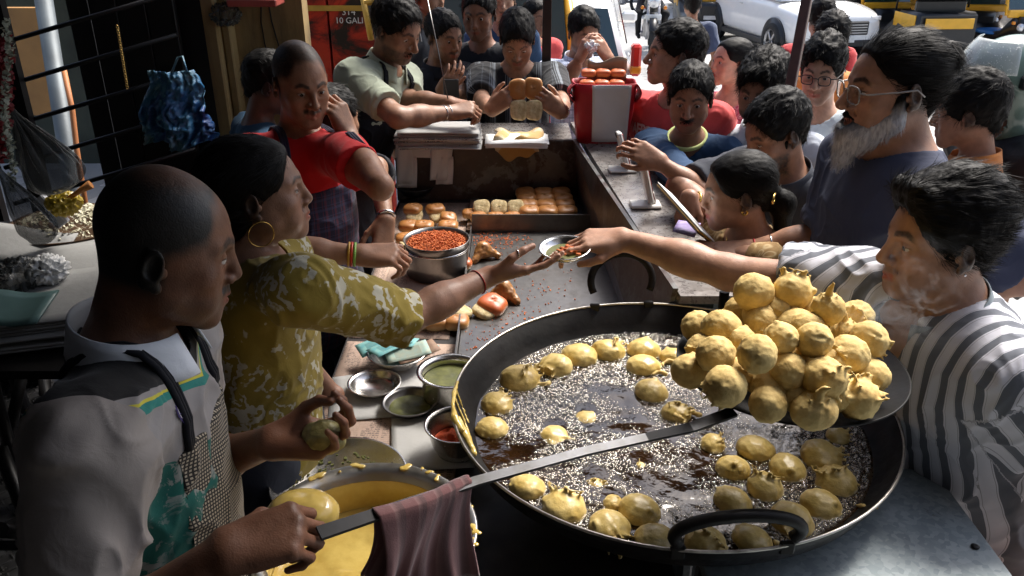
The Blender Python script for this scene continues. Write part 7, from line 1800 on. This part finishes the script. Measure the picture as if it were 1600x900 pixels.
person('person in dark helmet and yellow trimmed jacket behind the leaning man', P(668, -6, 4.7), 60, 5, 0, 1.0, h=.009, skin=SK['b'], near=0, o=dict(hair='short'), cloth=dict(mat='jacket', sleeve=1.8), legs=dict(g=-.22))
person('onlooker in cap and pale shirt beside the yellow auto rickshaw', P(838, 28, 5.6), 30, 5, 0, .95, h=.009, skin=SK['b'], near=0, o=dict(hair='short'), cloth=dict(mat='coral'), legs=dict(g=-.22))
B = person('youth in black shirt with grey stripes looking down at bread held in both hands', P(808, 62, 3.92), 0, 34, 0, .99, h=.0055, skin=SK['b'], near=2200, o=dict(hair='short', mous=.5, gaze=(0, -.5), top=.022, thick=.013),
    arms=dict(r=dict(w=P(766, 172, 3.52), pole=(-.6, 0, -1), hand=dict(x=(.75, -.1, .6), z=(-.2, -.9, .2), fing=[(.3, .5, .3)]*4)), l=dict(w=P(878, 176, 3.52), pole=(.6, 0, -1), hand=dict(x=(-.75, -.1, .6), z=(.2, -.9, .2), fing=[(.3, .5, .3)]*4))),
    cloth=dict(mat='stripeb', sleeve=.85, loose=.022, nw=.08))
wristring(B, 1, .02, .004, M['silver'], 'bracelet')
for k, (x, y, lb) in enumerate(((809, 140, 'upper left'), (833, 138, 'upper right'), (811, 172, 'lower left'), (834, 172, 'lower right'))):
    c = P(x, y, 3.50); o = put('bread_bun', (CRB if k > 1 else BUN)[k % 3], None, None, tuple(c), (math.radians(75), 0, 0)); o.scale = (.92, 1.05, .7); tag(o, lb+' bun of the bread slab the striped youth holds', 'bread bun', 'bread slab in the youth s hands'.replace(' s ', ' '))
B = person('young man in pale blue plaid shirt eating from white paper near the road', P(912, 52, 4.55), 18, 16, 0, .98, h=.0065, skin=SK['b'], near=1500, o=dict(hair='curly', top=.022, thick=.012, gaze=(0, -.3), mous=.5, stubble=.5),
    arms=dict(r=dict(w=P(905, 92, 4.32), e=P(892, 118, 4.42), hand=dict(x=(.35, -.1, .9), z=(-.8, -.4, .1), curl=.5)), l=dict(w=P(952, 92, 4.30), e=P(962, 122, 4.42), hand=dict(x=(-.6, -.1, .8), z=(.6, -.6, .1), curl=.5))),
    cloth=dict(mat='plaidb', sleeve=.95, loose=.02, collar=True), legs=dict(g=-.22))
wristring(B, 1, .02, .007, M['blackp'], 'wristwatch')
crumple(*P(925, 72, 4.27), .036, 'white paper napkin held at the mouth of the plaid shirt man', M['paper_w'], 'napkin', 'napkin', 4)
b = BM(); c = P(970, 112, 4.5); 
B = person('man in coral red tee with lettering seen in profile beside the counter', P(1054, 86, 3.40), -88, -2, 0, 1.04, h=.0045, skin=(.34, .19, .13), near=2500, chest=-42, bulk=1.12, o=dict(hair='short', thick=.012, top=.020, fat=.9, brow=1.3, nose=1.05, slen=.022), cloth=dict(mat='coral', sleeve=.8, nw=.074))
def chest_text(B, s_, size, zz, mat, curve=0., xo=0.):
    """flat lettering laid on the front of the shirt, following its surface"""
    me = text(s_, size, 'lettering', None, 'mesh', None, ext=0, bold=size*.03)
    bm = bmesh.new(); bm.from_mesh(me); bmesh.ops.triangulate(bm, faces=bm.faces); bmesh.ops.subdivide_edges(bm, edges=[e for e in bm.edges if e.calc_length() > .01], cuts=2); bm.to_mesh(me); bm.free()
    sh = B['shirt']; v = np.empty(len(sh.vertices)*3, f32); sh.vertices.foreach_get('co', v); v = v.reshape(-1, 3).astype(float)
    l = (v-B['nb'])@np.stack([B['cxu'], B['cfu'], B['sp']], 1)
    for p in me.vertices:
        x, y = p.co.x+xo, p.co.y+zz-curve*p.co.x**2
        m = (np.abs(l[:, 0]+x) < .022) & (np.abs(l[:, 2]-y) < .022) & (l[:, 1] > 0)      # mirror: text reads left to right from the front
        yy = np.sort(l[m, 1])[-max(1, m.sum()//3):].mean() if m.any() else .12
        q = B['nb']-B['cxu']*x+B['cfu']*(yy+.004)+B['sp']*y; p.co = Vector(q)
    me.update(); put('lettering', me, mat, B['root'], world=True)
for ch_, xo_, y_ in [(c_, -.150+.030*i_, -.120-.9*(-.06+.030*i_)**2*2) for i_, c_ in enumerate('AERO 19')]:
    chest_text(B, ch_, .062, y_, M['wprint'], 0, xo_) if ch_ != ' ' else None
for i_, ch_ in enumerate('NYC'): chest_text(B, ch_, .080, -.205, M['nprint'], 0, -.125+.062*i_)
0 and chest_text(B, 'AERO 19', .070, -.120, m_plain('white_print', (.75, .62, .60), bump=0), 2.2, -.09); 0 and chest_text(B, 'NYC', .080, -.205, m_plain('navy_print', (.05, .04, .12), bump=0), 1.0, -.09)
B = person('moustached man in blue tee with lime collar looking straight at us', P(1078, 154, 3.12), -14, 10, 0, .97, h=.0042, skin=(.24, .125, .078), near=2500, chest=-22, lean=(.12, 0), sw=.165, bulk=.92, o=dict(hair='short', top=.018, thick=.012, mous=1, beard=dict(full=0), stubble=.25, brow=1.2, line=.076),
    arms=dict(r=dict(w=P(1032, 254, 2.72), e=P(1098, 302, 2.72), hand=dict(x=(-.85, .1, .45), z=(.1, -.8, .5), fing=[(.5, .8, .5)]*4))), cloth=dict(mat='bluetee', sleeve=.80, nw=.076))
a = B; ringo('collar_trim', a['nb']+a['sp']*.012+a['cfu']*.010, a['sp']+a['cfu']*.25, .074, .008, M['limec'], a['root'], .95)
person('woman in pink floral dress with pulled back hair gazing left', P(1142, 98, 4.1), -72, -4, 0, .96, h=.005, skin=(.42, .23, .16), near=1500, chest=-35, o=dict(hair='long', thick=.009, top=.006, line=.086, hamp=.002, lift=.04, scurl=.1, fat=.8, lip=(1.1, .45, .45), nose=.85), cloth=dict(mat='pinkfl', sleeve=.9, nw=.082, neck='v', vd=.06, name='dress'), legs=dict(g=-.22))
person('older man with thick tousled hair and white shirt scowling behind the bearded youth', P(1192, 142, 3.22), -36, 14, 0, 1.05, h=.0045, skin=(.24, .13, .09), near=3500, o=dict(hair='fringe', top=.034, thick=.020, hamp=.007, line=.072, mous=.8, stubble=.8, beard=dict(full=0), fat=.8, brow=1.4, slen=.035), chest=-30, cloth=dict(mat='whiteshirt', collar=True))
B = person('bearded young man in charcoal polo looking down, elbow resting on the shelf', P(1212, 208, 2.72), -72, 22, 0, 1.02, h=.0042, skin=(.24, .125, .08), near=3000, chest=-55, lean=(.16, 0), o=dict(hair='short', top=.020, thick=.012, stubble=1., beard=dict(full=1, t=-.008, len=.0), gaze=(0, -.5), brow=1.3, slen=.02),
    arms=dict(r=dict(S=P(1168, 262, 2.85), e=P(1062, 292, 2.72), w=P(1120, 344, 2.60), r=1.12, hand=dict(x=(.6, -.5, -.3), z=(0, -.2, 1), curl=.5))), cloth=dict(mat='darkpolo', sleeve=.80, collar=True))
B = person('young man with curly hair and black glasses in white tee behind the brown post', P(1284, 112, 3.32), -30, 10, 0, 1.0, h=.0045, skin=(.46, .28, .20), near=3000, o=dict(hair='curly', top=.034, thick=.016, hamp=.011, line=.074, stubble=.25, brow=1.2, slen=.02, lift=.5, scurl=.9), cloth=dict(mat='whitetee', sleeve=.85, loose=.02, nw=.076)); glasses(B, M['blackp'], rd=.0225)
person('person in orange tee seen from behind near the parked hatchback', P(1298, 62, 4.45), 172, 0, 0, 1.05, h=.0075, skin=SK['b'], near=1200, bulk=1.2, o=dict(hair='curly', top=.03), cloth=dict(mat='orange'), legs=dict(g=-.22))
person('person in red seen from behind with tousled hair below the leaning post', P(1283, 30, 5.3), 165, 5, 0, .98, h=.0085, skin=SK['b'], near=700, o=dict(hair='curly', top=.03), cloth=dict(mat='coral'), legs=dict(g=-.22))
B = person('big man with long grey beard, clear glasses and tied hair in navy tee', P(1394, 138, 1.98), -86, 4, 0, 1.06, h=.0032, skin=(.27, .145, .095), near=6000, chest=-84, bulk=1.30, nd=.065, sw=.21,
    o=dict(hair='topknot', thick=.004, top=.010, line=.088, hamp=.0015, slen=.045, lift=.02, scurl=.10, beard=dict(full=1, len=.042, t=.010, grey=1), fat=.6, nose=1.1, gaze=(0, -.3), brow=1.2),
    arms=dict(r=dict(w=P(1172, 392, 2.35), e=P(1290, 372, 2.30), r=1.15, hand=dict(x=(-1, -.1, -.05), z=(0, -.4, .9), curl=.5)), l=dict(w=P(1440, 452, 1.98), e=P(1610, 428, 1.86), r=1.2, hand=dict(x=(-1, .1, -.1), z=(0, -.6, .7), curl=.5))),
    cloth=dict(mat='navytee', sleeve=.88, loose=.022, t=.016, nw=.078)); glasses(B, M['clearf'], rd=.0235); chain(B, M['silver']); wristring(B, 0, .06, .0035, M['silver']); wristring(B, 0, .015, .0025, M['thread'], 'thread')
B = person('woman with gold hair clip and beige printed blouse reading a menu card', P(1152, 300, 2.42), -94, 10, 0, .93, h=.004, skin=(.27, .15, .10), near=3500, chest=-60, nd=.055, lean=(.20, 0), o=dict(hair='pony', thick=.010, top=.010, line=.082, hamp=.002, lift=.04, scurl=.12, fat=.6, nose=.9, lip=(1, .5, .5)),
    arms=dict(r=dict(w=P(1078, 306, 2.62), e=P(1120, 352, 2.70), hand=dict(x=(-.25, -.3, -.95), z=(-.7, -.5, .3), curl=.55)), l=dict(w=P(1138, 396, 2.36), e=P(1200, 410, 2.30), hand=dict(x=(-1, .2, .1), z=(.2, -.3, .9), curl=.5))), cloth=dict(mat='mustard', sleeve=1.45, nw=.082, name='blouse'))
F = B['F']; ringo('hair_clip', F.p(-.050, -.100, -.02), F.R@V(.4, 1, .2), .022, .004, M['gold'], B['root'], .6); ringo('earring', F.p(-.082, -.006, -.040), F.R@V(1, 0, 0), .007, .003, M['gold'], B['root']); wristring(B, 0, .02, .006, M['gold'], 'bangle'); chain(B, M['gold'])
A = P(1036, 296, 2.50); C_ = P(1104, 372, 2.36); mid = (A+C_)/2; ax = nrm(C_-A); vw = nrm(mid-V(0, 0, CAM_H))+V(.10, 0, 0); sx_ = nrm(vw-ax*(ax@vw)); R = np.stack([sx_, ax, np.cross(sx_, ax)], 1)
nbk = empty('menu_card', tuple(mid), 'thin folded menu card with yellow inner edge held by the woman with the hair clip', 'menu')
for k, (off, m_) in enumerate(((-.006, M['paper_w']), (0, M['band']), (.005, m_plain('brown_cover', (.06, .03, .025))))):
    b = BM(); b.box(tuple(mid+R[:, 2]*off), (.045, np.linalg.norm(C_-A)/2-.004*k, .0018), Matrix(R.tolist()), .001); b.obj(['cover', 'page', 'cover'][k], m_, nbk, world=True)
sheet_on('banknote', [PZ(x, y, 1.113)[:2] for x, y in ((1060, 345), (1095, 350), (1085, 372), (1050, 362))], 1.114, note_mat('note_violet', (.20, .13, .36), (.35, .30, .48)), 'violet banknote under the fingers of the woman with the hair clip', 'banknote', n=6)
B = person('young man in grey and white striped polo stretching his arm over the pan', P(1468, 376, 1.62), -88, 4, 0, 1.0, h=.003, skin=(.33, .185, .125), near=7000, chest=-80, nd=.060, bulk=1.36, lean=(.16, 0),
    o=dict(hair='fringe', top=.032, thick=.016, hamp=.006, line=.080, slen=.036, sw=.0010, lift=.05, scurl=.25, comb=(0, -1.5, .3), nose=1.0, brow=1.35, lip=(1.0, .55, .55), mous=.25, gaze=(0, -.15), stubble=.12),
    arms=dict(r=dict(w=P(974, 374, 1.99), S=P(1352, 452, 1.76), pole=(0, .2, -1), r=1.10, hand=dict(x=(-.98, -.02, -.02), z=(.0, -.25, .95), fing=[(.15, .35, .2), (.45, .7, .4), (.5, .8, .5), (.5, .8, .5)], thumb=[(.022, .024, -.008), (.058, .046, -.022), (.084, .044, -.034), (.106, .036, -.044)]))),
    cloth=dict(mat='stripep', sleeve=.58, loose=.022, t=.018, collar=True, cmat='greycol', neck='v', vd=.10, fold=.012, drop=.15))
F = B['F']; b = BM(); b.tube([F.p(-.085, -.010, -.036), F.p(-.088, -.010, -.037)], .0022, 8); b.obj('ear_stud', M['silver'], B['root'], world=True)
person('boy with glossy black hair and orange collar behind the big bearded man', P(1512, 176, 2.75), -122, 12, 0, .97, h=.0045, skin=(.30, .155, .10), near=3500, o=dict(hair='short', top=.028, thick=.018, hamp=.005, slen=.03), cloth=dict(mat='orange', collar=True))
B = person('motorcyclist in sage green helmet with raised clear visor and black jacket', P(1572, 134, 2.85), -80, 0, 0, 1.0, h=.007, skin=SK['b'], near=0, o=dict(hair='short'), cloth=dict(mat='jacket', sleeve=1.9, t=.02))
hp = B['F']; q = [el(hp.p(0, -.01, .03), V(.130, .150, .140), hp.R, .01), rc(hp.p(0, -.02, -.02), hp.p(0, -.02, -.10), .118, .105, .03), bxp(hp.p(0, .13, -.02), V(.085, .09, .062), hp.R, .02, .012, -1), el(hp.p(0, -.005, -.10), V(.09, .10, .09), hp.R, .01, -1)]
v, f = sdf_mesh(q, .006); hl = put('helmet', mesh_np('helmet', v, f), m_plain('sage_helmet', (.14, .22, .19), .22, var=.12, bump=.02, Coat_Weight=.5), B['root'], world=True)
b = BM()
def vis(u, v_):
    a = math.radians(-62+124*u); e = math.radians(8+38*v_); r = .175; return hp.p(r*math.sin(a)*math.cos(e)*.86, r*math.cos(a)*math.cos(e)*1.05-.005, .035+r*math.sin(e)*1.0)
b.grid(vis, 20, 10); t = NT('wet_visor'); dr = t.ramp(t.noise(160, 2), [(.62, 0.), (.68, 1.)]); t.fin(t.mix(dr, (.55, .60, .60), (.95, .95, .95)), .08, 0, t.bump(dr, .6, .003), spec=1., Alpha=.55); vo_ = b.obj('visor', t.m, B['root'], world=True); m_ = vo_.modifiers.new('t', 'SOLIDIFY'); m_.thickness = .003
for g in (-1, 1):
    b = BM(); b.box(hp.p(g*.128, .035, .035), (.014, .020, .022), Matrix(hp.R.tolist()), .006); b.obj('visor_hinge', M['blackp'], B['root'], world=True)
person('man in blue shirt sitting with his back to the yellow wall', P(424, 132, 3.22), 100, 18, 0, .95, h=.006, skin=SK['d'], near=900, o=dict(hair='short', top=.016), cloth=dict(mat='bluework', sleeve=.8), chest=120, legs=dict(g=0.))
person('man in slate blue shirt walking away up the road', P(1082, 8, 7.0), 178, 0, 0, .84, h=.008, skin=SK['b'], near=600, o=dict(hair='short', top=.018), cloth=dict(mat='walk', sleeve=.8, loose=.025, drop=.2), legs=dict(g=-.22))
# rider
rz_ = -8; rp = V(ml[0], ml[1]-.0, 0)
B = person('motorcycle rider in black jacket with red sleeves coming towards us', V(ml[0]-.03, ml[1]+.30, ml[2]+1.52), -6, 5, 0, .98, h=.010, skin=SK['b'], near=0, o=dict(hair='short'), hipz=ml[2]+.88, lean=(.10, 0),
    arms=dict(r=dict(w=V(ml[0]-.38, ml[1]-.30, ml[2]+1.06), pole=(-.5, 0, -1), hand=dict(x=(0, -1, -.2), z=(0, 0, 1), curl=.9)), l=dict(w=V(ml[0]+.30, ml[1]-.36, ml[2]+1.06), pole=(.5, 0, -1), hand=dict(x=(0, -1, -.2), z=(0, 0, 1), curl=.9))), cloth=dict(mat='redtee', sleeve=1.8), legs=False)
q = []
for g in (-1, 1):
    hp_ = B['hip']+V(g*.11, 0, -.02); kn = V(ml[0]+g*.24-.03, ml[1]-.12, ml[2]+.64); ft = V(ml[0]+g*.20-.02, ml[1]+.12, ml[2]+.28); q += [rc(hp_, kn, .085, .062, .04), rc(kn, ft, .060, .045, .03), rc(ft, ft+V(0, -.13, -.03), .040, .034, .02)]
v, f = sdf_mesh(q, .012); put('trousers', mesh_np('trousers', v, f), M['trouser_black'], B['root'], world=True)
F = B['F']; v, f = sdf_mesh([el(F.p(0, -.01, .03), V(.13, .15, .14), F.R, .01)], .012); put('helmet', mesh_np('helmet', v, f), M['blackp'], B['root'], world=True)
# smoke curling over the fritters, a small bank of thin vapour
t = NT('smoke'); t.n.remove(t.b); pv_ = t.add('VolumePrincipled'); c = t.coord('Object')
n = t.noise(9, 4, c, .55, 2.2); n2 = t.noise(4, 2, c); wisp = t.ramp(t.math('ABSOLUTE', t.math('SUBTRACT', n, .5)), [(0, 1.), (.035, .0)])
s_ = t.sep(t.coord('Generated')); e = 1
for k in range(3): e = t.math('MULTIPLY', e, t.ramp(s_[k], [(0, 0.), (.3, 1.), (.7, 1.), (1., 0.)]))
t.set(pv_, 'Density', t.math('MULTIPLY', t.math('MULTIPLY', wisp, t.ramp(n2, [(.4, 0.), (.6, 1.)])), t.math('MULTIPLY', e, 8.))); t.set(pv_, 'Color', (.85, .88, .92, 1)); t.l.new(pv_.outputs[0], t.out.inputs['Volume'])
a = P(1405, 462, 1.44); o = BM().box((0, 0, 0), (.13, .035, .12)).obj('smoke', t.m, None, tuple(a)); tag(o, 'thin curls of grey smoke rising in front of the striped shirt man', 'smoke', kind='stuff')
